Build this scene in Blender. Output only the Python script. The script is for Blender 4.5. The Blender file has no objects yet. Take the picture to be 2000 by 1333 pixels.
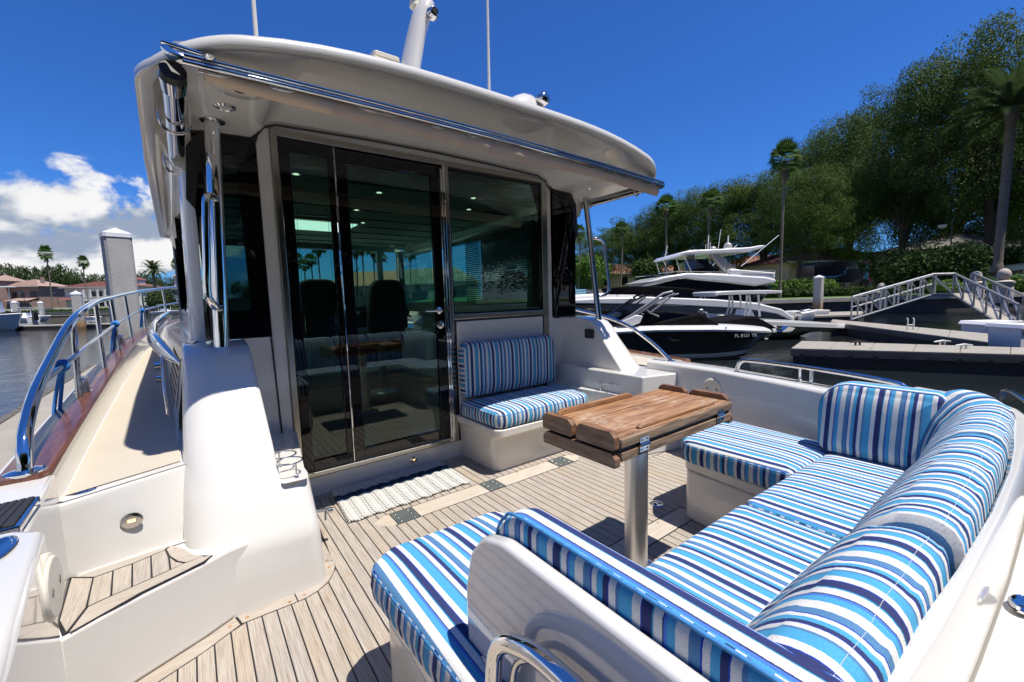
import bpy, bmesh, math, random
import numpy as np
from mathutils import Vector, Matrix
random.seed(7); RNG = np.random.default_rng(11)
SC = bpy.context.scene
COL = SC.collection
# ------------------------------------------------------------------ camera
EYE = Vector((0, 0, 1.1))
FPX = 834.25
YAW, PITCH, ROLL = math.radians(36.849), math.radians(5.931), math.radians(-1.588)
_f = Vector((math.sin(YAW)*math.cos(PITCH), math.cos(YAW)*math.cos(PITCH), -math.sin(PITCH)))
_r0 = Vector((math.cos(YAW), -math.sin(YAW), 0)); _u0 = _r0.cross(_f)
_r = _r0*math.cos(ROLL) + _u0*math.sin(ROLL)
_u = -_r0*math.sin(ROLL) + _u0*math.cos(ROLL)
camd = bpy.data.cameras.new("camera"); cam = bpy.data.objects.new("camera", camd); COL.objects.link(cam)
camd.sensor_width = 36.0; camd.lens = 36.0*FPX/2000.0; camd.clip_start = 0.02; camd.clip_end = 6000
cam.matrix_world = Matrix(((_r.x, _u.x, -_f.x, EYE.x), (_r.y, _u.y, -_f.y, EYE.y), (_r.z, _u.z, -_f.z, EYE.z), (0, 0, 0, 1)))
SC.camera = cam
def at(px, py, d=None, z=None, X=None, Y=None):
    """point seen at pixel (px,py) of the 2000 px photograph at a given depth / height / plane"""
    v = _f + _r*((px-1000)/FPX) - _u*((py-666.5)/FPX)
    if d is not None: t = d
    elif z is not None: t = (z-EYE.z)/v.z
    elif X is not None: t = X/v.x
    else: t = Y/v.y
    return EYE + v*t
# ------------------------------------------------------------------ world, sun, exposure
SUNV = Vector((0.14, -0.34, 1.0)).normalized()
wd = bpy.data.worlds.new("World"); SC.world = wd; wd.use_nodes = True
nt = wd.node_tree; nt.nodes.clear()
def N(t, typ, **kw):
    n = t.nodes.new(typ)
    for k, v in kw.items():
        if k == 'ins':
            for a, b in v.items(): n.inputs[a].default_value = b
        else: setattr(n, k, v)
    return n
out = N(nt, 'ShaderNodeOutputWorld'); bg = N(nt, 'ShaderNodeBackground')
sky = N(nt, 'ShaderNodeTexSky', sky_type='NISHITA'); sky.sun_disc = False
sky.sun_elevation = math.asin(SUNV.z); sky.sun_rotation = math.atan2(SUNV.x, SUNV.y)
sky.air_density = 1.0; sky.dust_density = 0.25; sky.ozone_density = 3.0; sky.altitude = 0
SKY_STR = 0.13
tint = N(nt, 'ShaderNodeMixRGB', blend_type='MULTIPLY', ins={0: 1.0, 2: (0.125, 0.30, 0.60, 1)})
nt.links.new(sky.outputs[0], tint.inputs[1])
tc = N(nt, 'ShaderNodeTexCoord')
sep = N(nt, 'ShaderNodeSeparateXYZ'); nt.links.new(tc.outputs['Generated'], sep.inputs[0])
def M(t, op, a, b=None, c=None, clamp=False):
    n = t.nodes.new('ShaderNodeMath'); n.operation = op; n.use_clamp = clamp
    for i, v in enumerate((a, b, c)):
        if v is None: continue
        if isinstance(v, (int, float)): n.inputs[i].default_value = v
        else: t.links.new(v, n.inputs[i])
    return n.outputs[0]
def MR(t, v, a, b, c=0.0, d=1.0, smooth=True):
    n = t.nodes.new('ShaderNodeMapRange'); n.interpolation_type = 'SMOOTHSTEP' if smooth else 'LINEAR'
    t.links.new(v, n.inputs[0])
    for i, q in enumerate((a, b, c, d)): n.inputs[i+1].default_value = q
    return n.outputs[0]
mp = N(nt, 'ShaderNodeMapping', ins={'Scale': (1, 1, 1.7), 'Location': (0.33, 0.12, 0.4)}); nt.links.new(tc.outputs['Generated'], mp.inputs[0])
n1 = N(nt, 'ShaderNodeTexNoise', ins={'Scale': 5.2, 'Detail': 9.0, 'Roughness': 0.56, 'Distortion': 0.25}); nt.links.new(mp.outputs[0], n1.inputs['Vector'])
mp2 = N(nt, 'ShaderNodeMapping', ins={'Scale': (1, 1, 1.7), 'Location': (0.34, 0.12, 0.33)}); nt.links.new(tc.outputs['Generated'], mp2.inputs[0])
n2 = N(nt, 'ShaderNodeTexNoise', ins={'Scale': 5.2, 'Detail': 5.0, 'Roughness': 0.56, 'Distortion': 0.25}); nt.links.new(mp2.outputs[0], n2.inputs['Vector'])
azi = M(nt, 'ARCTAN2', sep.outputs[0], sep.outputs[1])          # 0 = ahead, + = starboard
azm = M(nt, 'MAXIMUM', MR(nt, azi, 0.34, 0.0), MR(nt, azi, 1.95, 2.5))  # clouds abeam to port and astern are out of view, added as neutral fill
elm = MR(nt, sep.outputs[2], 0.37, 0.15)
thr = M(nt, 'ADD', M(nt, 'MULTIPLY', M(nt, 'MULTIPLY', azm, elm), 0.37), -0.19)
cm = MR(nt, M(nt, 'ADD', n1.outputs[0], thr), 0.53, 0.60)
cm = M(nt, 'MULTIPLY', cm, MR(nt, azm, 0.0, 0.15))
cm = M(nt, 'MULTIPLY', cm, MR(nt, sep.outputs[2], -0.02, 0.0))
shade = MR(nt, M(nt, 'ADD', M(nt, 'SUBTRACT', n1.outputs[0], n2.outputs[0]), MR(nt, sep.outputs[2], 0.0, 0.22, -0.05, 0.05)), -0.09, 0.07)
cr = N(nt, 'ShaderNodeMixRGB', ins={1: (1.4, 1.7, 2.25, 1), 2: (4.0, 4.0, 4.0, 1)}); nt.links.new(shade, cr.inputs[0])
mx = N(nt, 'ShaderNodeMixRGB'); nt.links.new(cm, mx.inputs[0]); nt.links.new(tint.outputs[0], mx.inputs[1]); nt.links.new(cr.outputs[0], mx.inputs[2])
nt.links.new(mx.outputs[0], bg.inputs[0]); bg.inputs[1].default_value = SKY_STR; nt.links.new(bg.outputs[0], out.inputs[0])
sl = bpy.data.lights.new("sun", 'SUN'); sl.energy = 3.6; sl.angle = math.radians(0.53); sl.color = (1, 0.94, 0.85)
sun = bpy.data.objects.new("sun", sl); COL.objects.link(sun); sun.rotation_euler = SUNV.to_track_quat('Z', 'Y').to_euler()
SC.view_settings.view_transform = 'Standard'; SC.view_settings.look = 'None'; SC.view_settings.exposure = 0.85; SC.view_settings.gamma = 1.0
SC.view_settings.use_curve_mapping = False
SC.render.engine = 'CYCLES'
SC.cycles.max_bounces = 10; SC.cycles.diffuse_bounces = 8; SC.cycles.transparent_max_bounces = 16; SC.cycles.caustics_reflective = False; SC.cycles.caustics_refractive = False
SC.cycles.sample_clamp_indirect = 6.0

# ------------------------------------------------------------------ materials
def mat(name, col, rough=0.5, metal=0.0, coat=0.0, spec=None):
    m = bpy.data.materials.new(name); m.use_nodes = True
    b = m.node_tree.nodes['Principled BSDF']
    b.inputs['Base Color'].default_value = (*col, 1); b.inputs['Roughness'].default_value = rough; b.inputs['Metallic'].default_value = metal
    b.inputs['Coat Weight'].default_value = coat; b.inputs['Coat Roughness'].default_value = 0.05
    if spec is not None: b.inputs['Specular IOR Level'].default_value = spec
    return m
def noise(t, scale, detail=4.0, rough=0.55, vec='Object', map_scale=(1, 1, 1), dist=0.0):
    c = N(t, 'ShaderNodeTexCoord'); p = N(t, 'ShaderNodeMapping', ins={'Scale': map_scale}); t.links.new(c.outputs[vec], p.inputs[0])
    n = N(t, 'ShaderNodeTexNoise', ins={'Scale': scale, 'Detail': detail, 'Roughness': rough, 'Distortion': dist}); t.links.new(p.outputs[0], n.inputs['Vector'])
    return n.outputs[0]
def ramp(t, v, stops, interp='LINEAR'):
    r = N(t, 'ShaderNodeValToRGB'); r.color_ramp.interpolation = interp
    e = r.color_ramp.elements
    while len(e) < len(stops): e.new(0.5)
    for i, (p, c) in enumerate(stops): e[i].position = p; e[i].color = (*c, 1)
    t.links.new(v, r.inputs[0]); return r.outputs[0]
def bump(m, h, strength=0.3, dist=0.01):
    t = m.node_tree; b = N(t, 'ShaderNodeBump', ins={'Strength': strength, 'Distance': dist}); t.links.new(h, b.inputs['Height'])
    t.links.new(b.outputs[0], t.nodes['Principled BSDF'].inputs['Normal'])
def varied(name, c1, c2, scale, rough=0.6, metal=0, coat=0, bs=0.0, bd=0.01, bscale=None, ms=(1, 1, 1), lo=0.3, hi=0.7, detail=5.0):
    m = mat(name, c1, rough, metal, coat); t = m.node_tree
    n = noise(t, scale, detail, 0.6, map_scale=ms)
    t.links.new(ramp(t, n, [(lo, c1), (hi, c2)]), t.nodes['Principled BSDF'].inputs['Base Color'])
    if bs: bump(m, noise(t, bscale or scale, 5.0, 0.6, map_scale=ms), bs, bd)
    return m
MT = {}
MT['gel'] = varied('white_gelcoat', (0.655, 0.645, 0.615), (0.625, 0.612, 0.578), 2.2, 0.18, coat=0.5, lo=0.35, hi=0.75)
MT['gel_cream'] = varied('cream_gelcoat', (0.70, 0.67, 0.60), (0.66, 0.63, 0.56), 2.0, 0.22, coat=0.4)
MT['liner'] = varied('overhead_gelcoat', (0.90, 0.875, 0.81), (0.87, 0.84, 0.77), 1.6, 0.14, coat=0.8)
MT['nonskid'] = varied('nonskid_deck', (0.49, 0.44, 0.36), (0.455, 0.41, 0.335), 3.0, 0.75, bs=0.25, bd=0.002, bscale=420)
MT['chrome'] = mat('polished_steel', (0.76, 0.76, 0.77), 0.045, 1.0)
MT['chrome_dim'] = mat('stainless_steel', (0.62, 0.61, 0.59), 0.16, 1.0)
MT['alu'] = varied('brushed_aluminium', (0.78, 0.78, 0.77), (0.66, 0.66, 0.66), 30, 0.36, metal=1.0, ms=(1, 1, .15))
MT['black'] = mat('black_frame', (0.004, 0.004, 0.005), 0.02, spec=0.5)
MT['steel_satin'] = mat('satin_steel', (0.38, 0.36, 0.32), 0.24, 1.0)
MT['gel_gloss'] = mat('glossy_gelcoat', (0.62, 0.61, 0.585), 0.06, coat=1.0)
MT['rubber'] = mat('black_rubber', (0.02, 0.02, 0.022), 0.55)
MT['caulk'] = mat('deck_caulk', (0.012, 0.012, 0.014), 0.6)
MT['white'] = mat('white_paint', (0.8, 0.8, 0.8), 0.35)
MT['plate'] = varied('grey_plate', (0.07, 0.085, 0.085), (0.11, 0.125, 0.12), 14, 0.45)
MT['plastic'] = varied('ivory_plastic', (0.74, 0.70, 0.60), (0.68, 0.63, 0.50), 5, 0.35)
MT['canvas_tan'] = varied('tan_canvas', (0.72, 0.56, 0.41), (0.63, 0.48, 0.345), 6, 0.9)
MT['canvas_black'] = varied('black_canvas', (0.006, 0.006, 0.007), (0.010, 0.010, 0.012), 4, 1.0, bs=0.4, bd=0.02, bscale=5)
MT['canvas_black'].node_tree.nodes['Principled BSDF'].inputs['Specular IOR Level'].default_value = 0.08
MT['blue_rope'] = varied('blue_rope', (0.01, 0.13, 0.55), (0.05, 0.3, 0.75), 120, 0.8, bs=0.8, bd=0.003, bscale=160)
def teak(name, a, b, c, ms=(150, 5, 150), coat=0.0, rough=0.72, bs=0.35, rnd=0.35):
    m = mat(name, a, rough, 0, coat); t = m.node_tree; bs_ = t.nodes['Principled BSDF']
    oi = N(t, 'ShaderNodeObjectInfo'); tcn = N(t, 'ShaderNodeTexCoord')
    off = N(t, 'ShaderNodeVectorMath', operation='MULTIPLY_ADD'); off.inputs[1].default_value = (1, 1, 1)
    cmb = N(t, 'ShaderNodeCombineXYZ'); r10 = M(t, 'MULTIPLY', oi.outputs['Random'], 9.0)
    t.links.new(r10, cmb.inputs[0]); t.links.new(r10, cmb.inputs[1]); t.links.new(r10, cmb.inputs[2])
    t.links.new(tcn.outputs['Object'], off.inputs[0]); t.links.new(cmb.outputs[0], off.inputs[2])
    mpn = N(t, 'ShaderNodeMapping', ins={'Scale': ms}); t.links.new(off.outputs[0], mpn.inputs[0])
    g = N(t, 'ShaderNodeTexNoise', ins={'Scale': 1.0, 'Detail': 6.0, 'Roughness': 0.62, 'Distortion': 0.2}); t.links.new(mpn.outputs[0], g.inputs['Vector'])
    big = N(t, 'ShaderNodeTexNoise', ins={'Scale': 4.0, 'Detail': 3.0}); t.links.new(off.outputs[0], big.inputs['Vector'])
    col1 = ramp(t, g.outputs[0], [(0.30, c), (0.46, a), (0.62, b)])
    hue = N(t, 'ShaderNodeMixRGB', blend_type='MULTIPLY'); hue.inputs[0].default_value = 0.8
    t.links.new(col1, hue.inputs[1])
    k = ramp(t, M(t, 'ADD', M(t, 'MULTIPLY', big.outputs[0], 0.75), M(t, 'MULTIPLY', oi.outputs['Random'], rnd)), [(0.25, (0.98, 0.88, 0.74)), (0.42, (0.90, 0.86, 0.80)), (0.55, (0.98, 0.95, 0.91)), (0.70, (0.84, 0.83, 0.83)), (0.85, (0.94, 0.93, 0.92))])
    t.links.new(k, hue.inputs[2]); t.links.new(hue.outputs[0], bs_.inputs['Base Color'])
    bump(m, g.outputs[0], bs, 0.002)
    return m
MT['teak'] = teak('weathered_teak_deck', (0.365, 0.325, 0.28), (0.445, 0.41, 0.365), (0.25, 0.20, 0.15), ms=(360, 9, 360))
MT['teak_x'] = teak('weathered_teak_crosswise', (0.39, 0.35, 0.305), (0.46, 0.425, 0.385), (0.28, 0.23, 0.18), ms=(9, 320, 320))
MT['teak_pale'] = teak('pale_teak_board', (0.49, 0.44, 0.375), (0.54, 0.50, 0.44), (0.41, 0.34, 0.27), ms=(6, 200, 200))
MT['table_teak'] = teak('worn_brown_teak', (0.27, 0.135, 0.06), (0.42, 0.25, 0.135), (0.11, 0.055, 0.027), ms=(5, 60, 60), rough=0.6, bs=0.6, rnd=0.1)
MT['table_edge'] = teak('worn_grey_teak_edge', (0.20, 0.125, 0.075), (0.30, 0.22, 0.15), (0.06, 0.036, 0.022), ms=(7, 50, 90), rough=0.65, bs=0.6, rnd=0.1)
MT['table_end'] = teak('dark_teak_end_cleat', (0.17, 0.085, 0.045), (0.27, 0.15, 0.08), (0.06, 0.032, 0.018), ms=(60, 9, 70), rough=0.5, bs=0.4, rnd=0.2)
def worn(m):
    t = m.node_tree; b = t.nodes['Principled BSDF']; src = b.inputs['Base Color'].links[0].from_socket
    f = M(t, 'MULTIPLY', MR(t, noise(t, 3.2, 3.0, .6), .50, .66), MR(t, noise(t, 1.0, 6.0, .75, map_scale=(26, 70, 60)), .42, .60))
    mxn = N(t, 'ShaderNodeMixRGB', ins={2: (.46, .36, .27, 1)}); t.links.new(M(t, 'MULTIPLY', f, .8), mxn.inputs[0]); t.links.new(src, mxn.inputs[1]); t.links.new(mxn.outputs[0], b.inputs['Base Color'])
worn(MT['table_teak'])
MT['varnish'] = teak('varnished_teak', (0.11, 0.042, 0.028), (0.17, 0.07, 0.042), (0.065, 0.026, 0.017), ms=(60, 3, 60), coat=0.3, rough=0.35, bs=0.08, rnd=0.2)
MT['varnish_lt'] = teak('varnished_teak_honey', (0.32, 0.14, 0.05), (0.42, 0.2, 0.08), (0.2, 0.08, 0.03), ms=(60, 3, 60), coat=1.0, rough=0.25, bs=0.05, rnd=0.2)
# striped sun-fabric: stripe sequence read off the cushions, period 0.167 m
def fabric():
    m = mat('striped_fabric', (0.8, 0.8, 0.8), 0.85, spec=0.25); t = m.node_tree; b = t.nodes['Principled BSDF']
    uv = N(t, 'ShaderNodeUVMap'); uv.uv_map = 'UVMap'; s = N(t, 'ShaderNodeSeparateXYZ'); t.links.new(uv.outputs[0], s.inputs[0])
    jit = N(t, 'ShaderNodeTexNoise', ins={'Scale': 190.0, 'Detail': 1.0}); t.links.new(uv.outputs[0], jit.inputs['Vector'])
    v = M(t, 'ADD', s.outputs[0], M(t, 'MULTIPLY', M(t, 'SUBTRACT', jit.outputs[0], 0.5), 0.0013))
    v = M(t, 'FRACT', M(t, 'DIVIDE', v, 0.167))
    W_ = (0.67, 0.66, 0.62); NV = (0.030, 0.040, 0.13); SK = (0.07, 0.34, 0.56); SL = (0.085, 0.21, 0.38); RY = (0.012, 0.06, 0.38); VI = (0.07, 0.19, 0.58); TE = (0.03, 0.27, 0.45)
    seq = [(0, NV), (.015, RY), (.0165, W_), (.030, SK), (.051, SL), (.057, W_), (.069, RY), (.0705, NV), (.080, SK), (.091, W_), (.100, RY), (.1025, SL), (.117, W_), (.134, SK), (.145, VI), (.150, NV), (.1515, W_), (.164, TE)]
    c = ramp(t, v, [(p/.167, q) for p, q in seq], 'CONSTANT')
    # weave
    wv = N(t, 'ShaderNodeTexNoise', ins={'Scale': 1.0, 'Detail': 2.0}); mpn = N(t, 'ShaderNodeMapping', ins={'Scale': (330, 700, 400)}); t.links.new(uv.outputs[0], mpn.inputs[0]); t.links.new(mpn.outputs[0], wv.inputs['Vector'])
    mul = N(t, 'ShaderNodeMixRGB', blend_type='MULTIPLY'); mul.inputs[0].default_value = 1.0
    t.links.new(c, mul.inputs[1]); t.links.new(ramp(t, wv.outputs[0], [(0.3, (.74, .75, .79)), (0.6, (1, 1, 1))]), mul.inputs[2]); t.links.new(mul.outputs[0], b.inputs['Base Color'])
    big = noise(t, 14, 2.0)
    hs = M(t, 'ADD', M(t, 'MULTIPLY', wv.outputs[0], 0.12), big)
    bump(m, hs, 0.35, 0.006)
    b.inputs['Sheen Weight'].default_value = 0.0
    return m
MT['fabric'] = fabric()
MT['piping'] = varied('blue_piping', (0.06, 0.27, 0.55), (0.03, 0.16, 0.40), 60, 0.8)
MT['seam'] = mat('white_stitching', (0.75, 0.78, 0.8), 0.7)
def glass(name, tint_, rough=0.0, refl=1.0):
    m = bpy.data.materials.new(name); m.use_nodes = True; t = m.node_tree; t.nodes.clear()
    o = N(t, 'ShaderNodeOutputMaterial'); mxs = N(t, 'ShaderNodeMixShader'); tr = N(t, 'ShaderNodeBsdfTransparent', ins={'Color': (*tint_, 1)})
    g = N(t, 'ShaderNodeBsdfGlossy', ins={'Color': (1, 1, 1, 1), 'Roughness': rough}); fr = N(t, 'ShaderNodeFresnel', ins={'IOR': 1.5})
    f2 = M(t, 'MULTIPLY', fr.outputs[0], refl, clamp=True)
    t.links.new(f2, mxs.inputs[0]); t.links.new(tr.outputs[0], mxs.inputs[1]); t.links.new(g.outputs[0], mxs.inputs[2]); t.links.new(mxs.outputs[0], o.inputs[0])
    return m
MT['glass'] = glass('tinted_green_glass', (0.55, 0.73, 0.65), refl=1.1)
MT['glass_dark'] = glass('dark_window_glass', (0.22, 0.36, 0.38), refl=1.2)
MT['glass_clear'] = glass('clear_glass', (0.8, 0.9, 0.88))
MT['glass_teal'] = glass('teal_side_glass', (0.22, 0.62, 0.66), refl=1.2)
def emis(name, col, s):
    m = mat(name, col, 0.5); b = m.node_tree.nodes['Principled BSDF']; b.inputs['Emission Color'].default_value = (*col, 1); b.inputs['Emission Strength'].default_value = s; return m
MT['lamp_warm'] = emis('warm_courtesy_lamp', (1.0, 0.6, 0.25), 1.2)
MT['lens'] = mat('frosted_lens', (0.7, 0.68, 0.62), 0.25)
# background materials
MT['concrete'] = varied('concrete', (0.40, 0.385, 0.35), (0.30, 0.29, 0.265), 1.7, 0.85, bs=0.3, bd=0.01, bscale=40)
MT['conc_dock'] = varied('dock_concrete', (0.33, 0.305, 0.26), (0.26, 0.24, 0.205), 2.3, 0.85, bs=0.4, bd=0.004, bscale=220)
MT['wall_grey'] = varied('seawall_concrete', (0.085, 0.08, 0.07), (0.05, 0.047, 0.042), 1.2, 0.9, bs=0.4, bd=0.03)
MT['dark'] = mat('dark_void', (0.012, 0.012, 0.012), 0.8)
MT['bark'] = varied('bark', (0.10, 0.075, 0.055), (0.05, 0.038, 0.03), 6, 0.95, bs=0.8, bd=0.05)
MT['palmbark'] = varied('palm_bark', (0.22, 0.19, 0.155), (0.12, 0.10, 0.08), 5, 0.95, bs=0.9, bd=0.05, ms=(1, 1, 3))
def leafmat(name, a, b, rough=0.55):
    m = mat(name, a, 0.6, spec=0.12); t = m.node_tree; bs_ = t.nodes['Principled BSDF']
    oi = N(t, 'ShaderNodeObjectInfo')
    g = noise(t, 0.9, 5.0, 0.7); 
    f = M(t, 'ADD', M(t, 'MULTIPLY', g, 0.9), M(t, 'MULTIPLY', oi.outputs['Random'], 0.15))
    c = ramp(t, f, [(0.35, a), (0.75, b)]); t.links.new(c, bs_.inputs['Base Color'])
    tr = N(t, 'ShaderNodeBsdfTranslucent'); t.links.new(c, tr.inputs[0])
    mxs = N(t, 'ShaderNodeMixShader'); mxs.inputs[0].default_value = 0.25
    o = t.nodes['Material Output']; t.links.new(bs_.outputs[0], mxs.inputs[1]); t.links.new(tr.outputs[0], mxs.inputs[2]); t.links.new(mxs.outputs[0], o.inputs[0])
    return m
MT['oak'] = leafmat('oak_leaves', (0.045, 0.085, 0.017), (0.125, 0.180, 0.038))
MT['oak_far'] = leafmat('far_oak_leaves', (0.035, 0.062, 0.022), (0.075, 0.11, 0.035))
MT['palm'] = leafmat('palm_fronds', (0.065, 0.125, 0.03), (0.12, 0.20, 0.045))
MT['palm_date'] = leafmat('date_palm_fronds', (0.05, 0.085, 0.03), (0.09, 0.13, 0.045))
MT['shrub'] = leafmat('bright_shrub_leaves', (0.06, 0.13, 0.02), (0.13, 0.24, 0.04))
MT['hedge'] = leafmat('hedge_leaves', (0.028, 0.055, 0.014), (0.06, 0.10, 0.025))
MT['grass'] = varied('lawn', (0.07, 0.12, 0.03), (0.10, 0.15, 0.045), 3, 0.9)
MT['tile_red'] = varied('red_clay_tiles', (0.20, 0.075, 0.06), (0.13, 0.05, 0.045), 2.5, 0.8)
MT['tile_pink'] = varied('pink_clay_tiles', (0.36, 0.25, 0.205), (0.29, 0.195, 0.16), 2.5, 0.8)
MT['tile_orange'] = varied('orange_clay_tiles', (0.38, 0.20, 0.12), (0.30, 0.155, 0.095), 2.5, 0.8)
MT['tile_grey'] = varied('grey_clay_tiles', (0.24, 0.23, 0.19), (0.18, 0.17, 0.15), 2.5, 0.8)
MT['stucco_pink'] = varied('pink_stucco', (0.31, 0.215, 0.185), (0.27, 0.185, 0.16), 1.0, 0.9)
MT['stucco_white'] = varied('white_stucco', (0.66, 0.65, 0.61), (0.6, 0.59, 0.55), 1.0, 0.9)
MT['stucco_tan'] = varied('tan_stucco', (0.52, 0.38, 0.26), (0.46, 0.33, 0.22), 1.0, 0.9)
MT['win'] = mat('house_window', (0.012, 0.015, 0.018), 0.08)
MT['boat_white'] = mat('boat_gelcoat', (0.72, 0.72, 0.71), 0.2, coat=0.5)
MT['boat_black'] = mat('black_hull', (0.006, 0.007, 0.010), 0.12, coat=0.6)
MT['boat_grey'] = mat('grey_hull', (0.17, 0.165, 0.16), 0.2, coat=0.6)
MT['boat_silver'] = mat('silver_paint', (0.36, 0.34, 0.32), 0.25, coat=0.5)
MT['boat_blue'] = mat('pale_blue_hull', (0.30, 0.42, 0.52), 0.2, coat=0.5)
MT['boat_green'] = mat('olive_grey_hull', (0.20, 0.22, 0.16), 0.25, coat=0.4)
MT['tinted'] = mat('boat_tinted_window', (0.008, 0.010, 0.016), 0.06, coat=0.5)
MT['grey_alu'] = mat('grey_painted_aluminium', (0.30, 0.31, 0.33), 0.4, metal=0.6)
MT['alu_white'] = mat('bare_aluminium', (0.62, 0.62, 0.60), 0.45, metal=0.3)

# ------------------------------------------------------------------ mesh helpers
def link(name, verts, faces, m, parent=None, smooth=35, bev=0.0, seg=2, uv=None, quiet=False):
    me = bpy.data.meshes.new(name)
    off = parent_loc(parent)
    vs = [(v[0]-off[0], v[1]-off[1], v[2]-off[2]) for v in verts]
    me.from_pydata(vs, [], faces); me.validate(clean_customdata=False)
    o = bpy.data.objects.new(name, me); COL.objects.link(o)
    ms = m if isinstance(m, (list, tuple)) else [m]
    for q in ms: me.materials.append(q)
    if uv is not None:
        ul = me.uv_layers.new(name='UVMap'); ul.data.foreach_set('uv', np.array(uv, dtype=np.float32).ravel())
    if smooth:
        me.shade_smooth()
        if smooth < 180: me.set_sharp_from_angle(angle=math.radians(smooth))
    if bev:
        b = o.modifiers.new('Bevel', 'BEVEL'); b.width = bev; b.segments = seg; b.limit_method = 'ANGLE'; b.angle_limit = math.radians(30); b.harden_normals = False
    if parent is not None: o.parent = parent
    return o
def parent_loc(p):
    v = Vector((0, 0, 0))
    while p is not None: v = v + p.location; p = p.parent
    return v
def thing(name, label, cat, loc=(0, 0, 0), group=None):
    o = bpy.data.objects.new(name, None); COL.objects.link(o); o.location = loc; o.empty_display_size = 0.1
    o['label'] = label; o['category'] = cat
    if group: o['group'] = group
    return o
def tag(o, label, cat, group=None):
    o['label'] = label; o['category'] = cat
    if group: o['group'] = group
    return o
class MB:
    def __init__(s): s.v = []; s.f = []; s.mi = []
    def add(s, v, f, mi=0):
        n = len(s.v); s.v += [tuple(p) for p in v]; s.f += [tuple(i+n for i in q) for q in f]; s.mi += [mi]*len(f); return s
    def box(s, a, b, mi=0, fr=None):
        x0, y0, z0 = a; x1, y1, z1 = b
        v = [(x0, y0, z0), (x1, y0, z0), (x1, y1, z0), (x0, y1, z0), (x0, y0, z1), (x1, y0, z1), (x1, y1, z1), (x0, y1, z1)]
        if fr: v = [fr(*p) for p in v]
        return s.add(v, [(0, 3, 2, 1), (4, 5, 6, 7), (0, 1, 5, 4), (1, 2, 6, 5), (2, 3, 7, 6), (3, 0, 4, 7)], mi)
    def prism(s, poly, h0, h1, mi=0, fr=None):
        """poly = [(a,b)], extruded h0..h1; fr maps (a,b,h) -> xyz"""
        fr = fr or (lambda a, b, h: (a, b, h)); n = len(poly)
        v = [fr(p[0], p[1], h0) for p in poly] + [fr(p[0], p[1], h1) for p in poly]
        f = [tuple(range(n-1, -1, -1)), tuple(range(n, 2*n))] + [(i, (i+1) % n, n+(i+1) % n, n+i) for i in range(n)]
        return s.add(v, f, mi)
    def tube(s, path, r, n=10, mi=0, caps=True, closed=False):
        P = [Vector(p) for p in path]; L = len(P); rr = r if isinstance(r, (list, tuple)) else [r]*L
        v = []; prev = None
        for i, p in enumerate(P):
            if closed: t = (P[(i+1) % L]-P[i-1]).normalized()
            else: t = (P[min(i+1, L-1)]-P[max(i-1, 0)]).normalized()
            if prev is None: a = t.orthogonal().normalized()
            else: a = (prev - t*prev.dot(t)).normalized()
            prev = a; b = t.cross(a)
            for k in range(n):
                w = 2*math.pi*k/n; v.append(p + (a*math.cos(w)+b*math.sin(w))*rr[i])
        f = []
        for i in range(L if closed else L-1):
            j = (i+1) % L
            for k in range(n): f.append((i*n+k, i*n+(k+1) % n, j*n+(k+1) % n, j*n+k))
        if caps and not closed: f += [tuple(range(n-1, -1, -1)), tuple(range((L-1)*n, L*n))]
        return s.add(v, f, mi)
    def lathe(s, prof, c=(0, 0, 0), axis='z', n=24, mi=0, fr=None):
        """prof=[(r,h)]"""
        v = []; c = Vector(c)
        for r, h in prof:
            for k in range(n):
                w = 2*math.pi*k/n; a, b = r*math.cos(w), r*math.sin(w)
                p = fr(a, b, h) if fr else {'z': (a, b, h), 'y': (a, h, b), 'x': (h, a, b)}[axis]
                v.append(Vector(p)+c)
        f = []
        for i in range(len(prof)-1):
            for k in range(n): f.append((i*n+k, i*n+(k+1) % n, (i+1)*n+(k+1) % n, (i+1)*n+k))
        f += [tuple(range(n-1, -1, -1)), tuple(range((len(prof)-1)*n, len(prof)*n))]
        return s.add(v, f, mi)
    def loft(s, rings, closed=True, cap0=True, cap1=True, mi=0):
        n = len(rings[0]); v = [p for r in rings for p in r]; f = []
        for i in range(len(rings)-1):
            for k in range(n if closed else n-1): f.append((i*n+k, i*n+(k+1) % n, (i+1)*n+(k+1) % n, (i+1)*n+k))
        if cap0: f.append(tuple(range(n-1, -1, -1)))
        if cap1: f.append(tuple(range((len(rings)-1)*n, len(rings)*n)))
        return s.add(v, f, mi)
    def build(s, name, m, parent=None, smooth=35, bev=0.0, seg=2, fix=True):
        o = link(name, s.v, s.f, m, parent, smooth, bev, seg)
        if any(s.mi) and len(o.data.polygons) == len(s.mi): o.data.polygons.foreach_set('material_index', s.mi)
        if fix:
            b = bmesh.new(); b.from_mesh(o.data); bmesh.ops.recalc_face_normals(b, faces=b.faces); b.to_mesh(o.data); b.free()
            if smooth and smooth < 180: o.data.set_sharp_from_angle(angle=math.radians(smooth))
        return o
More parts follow.
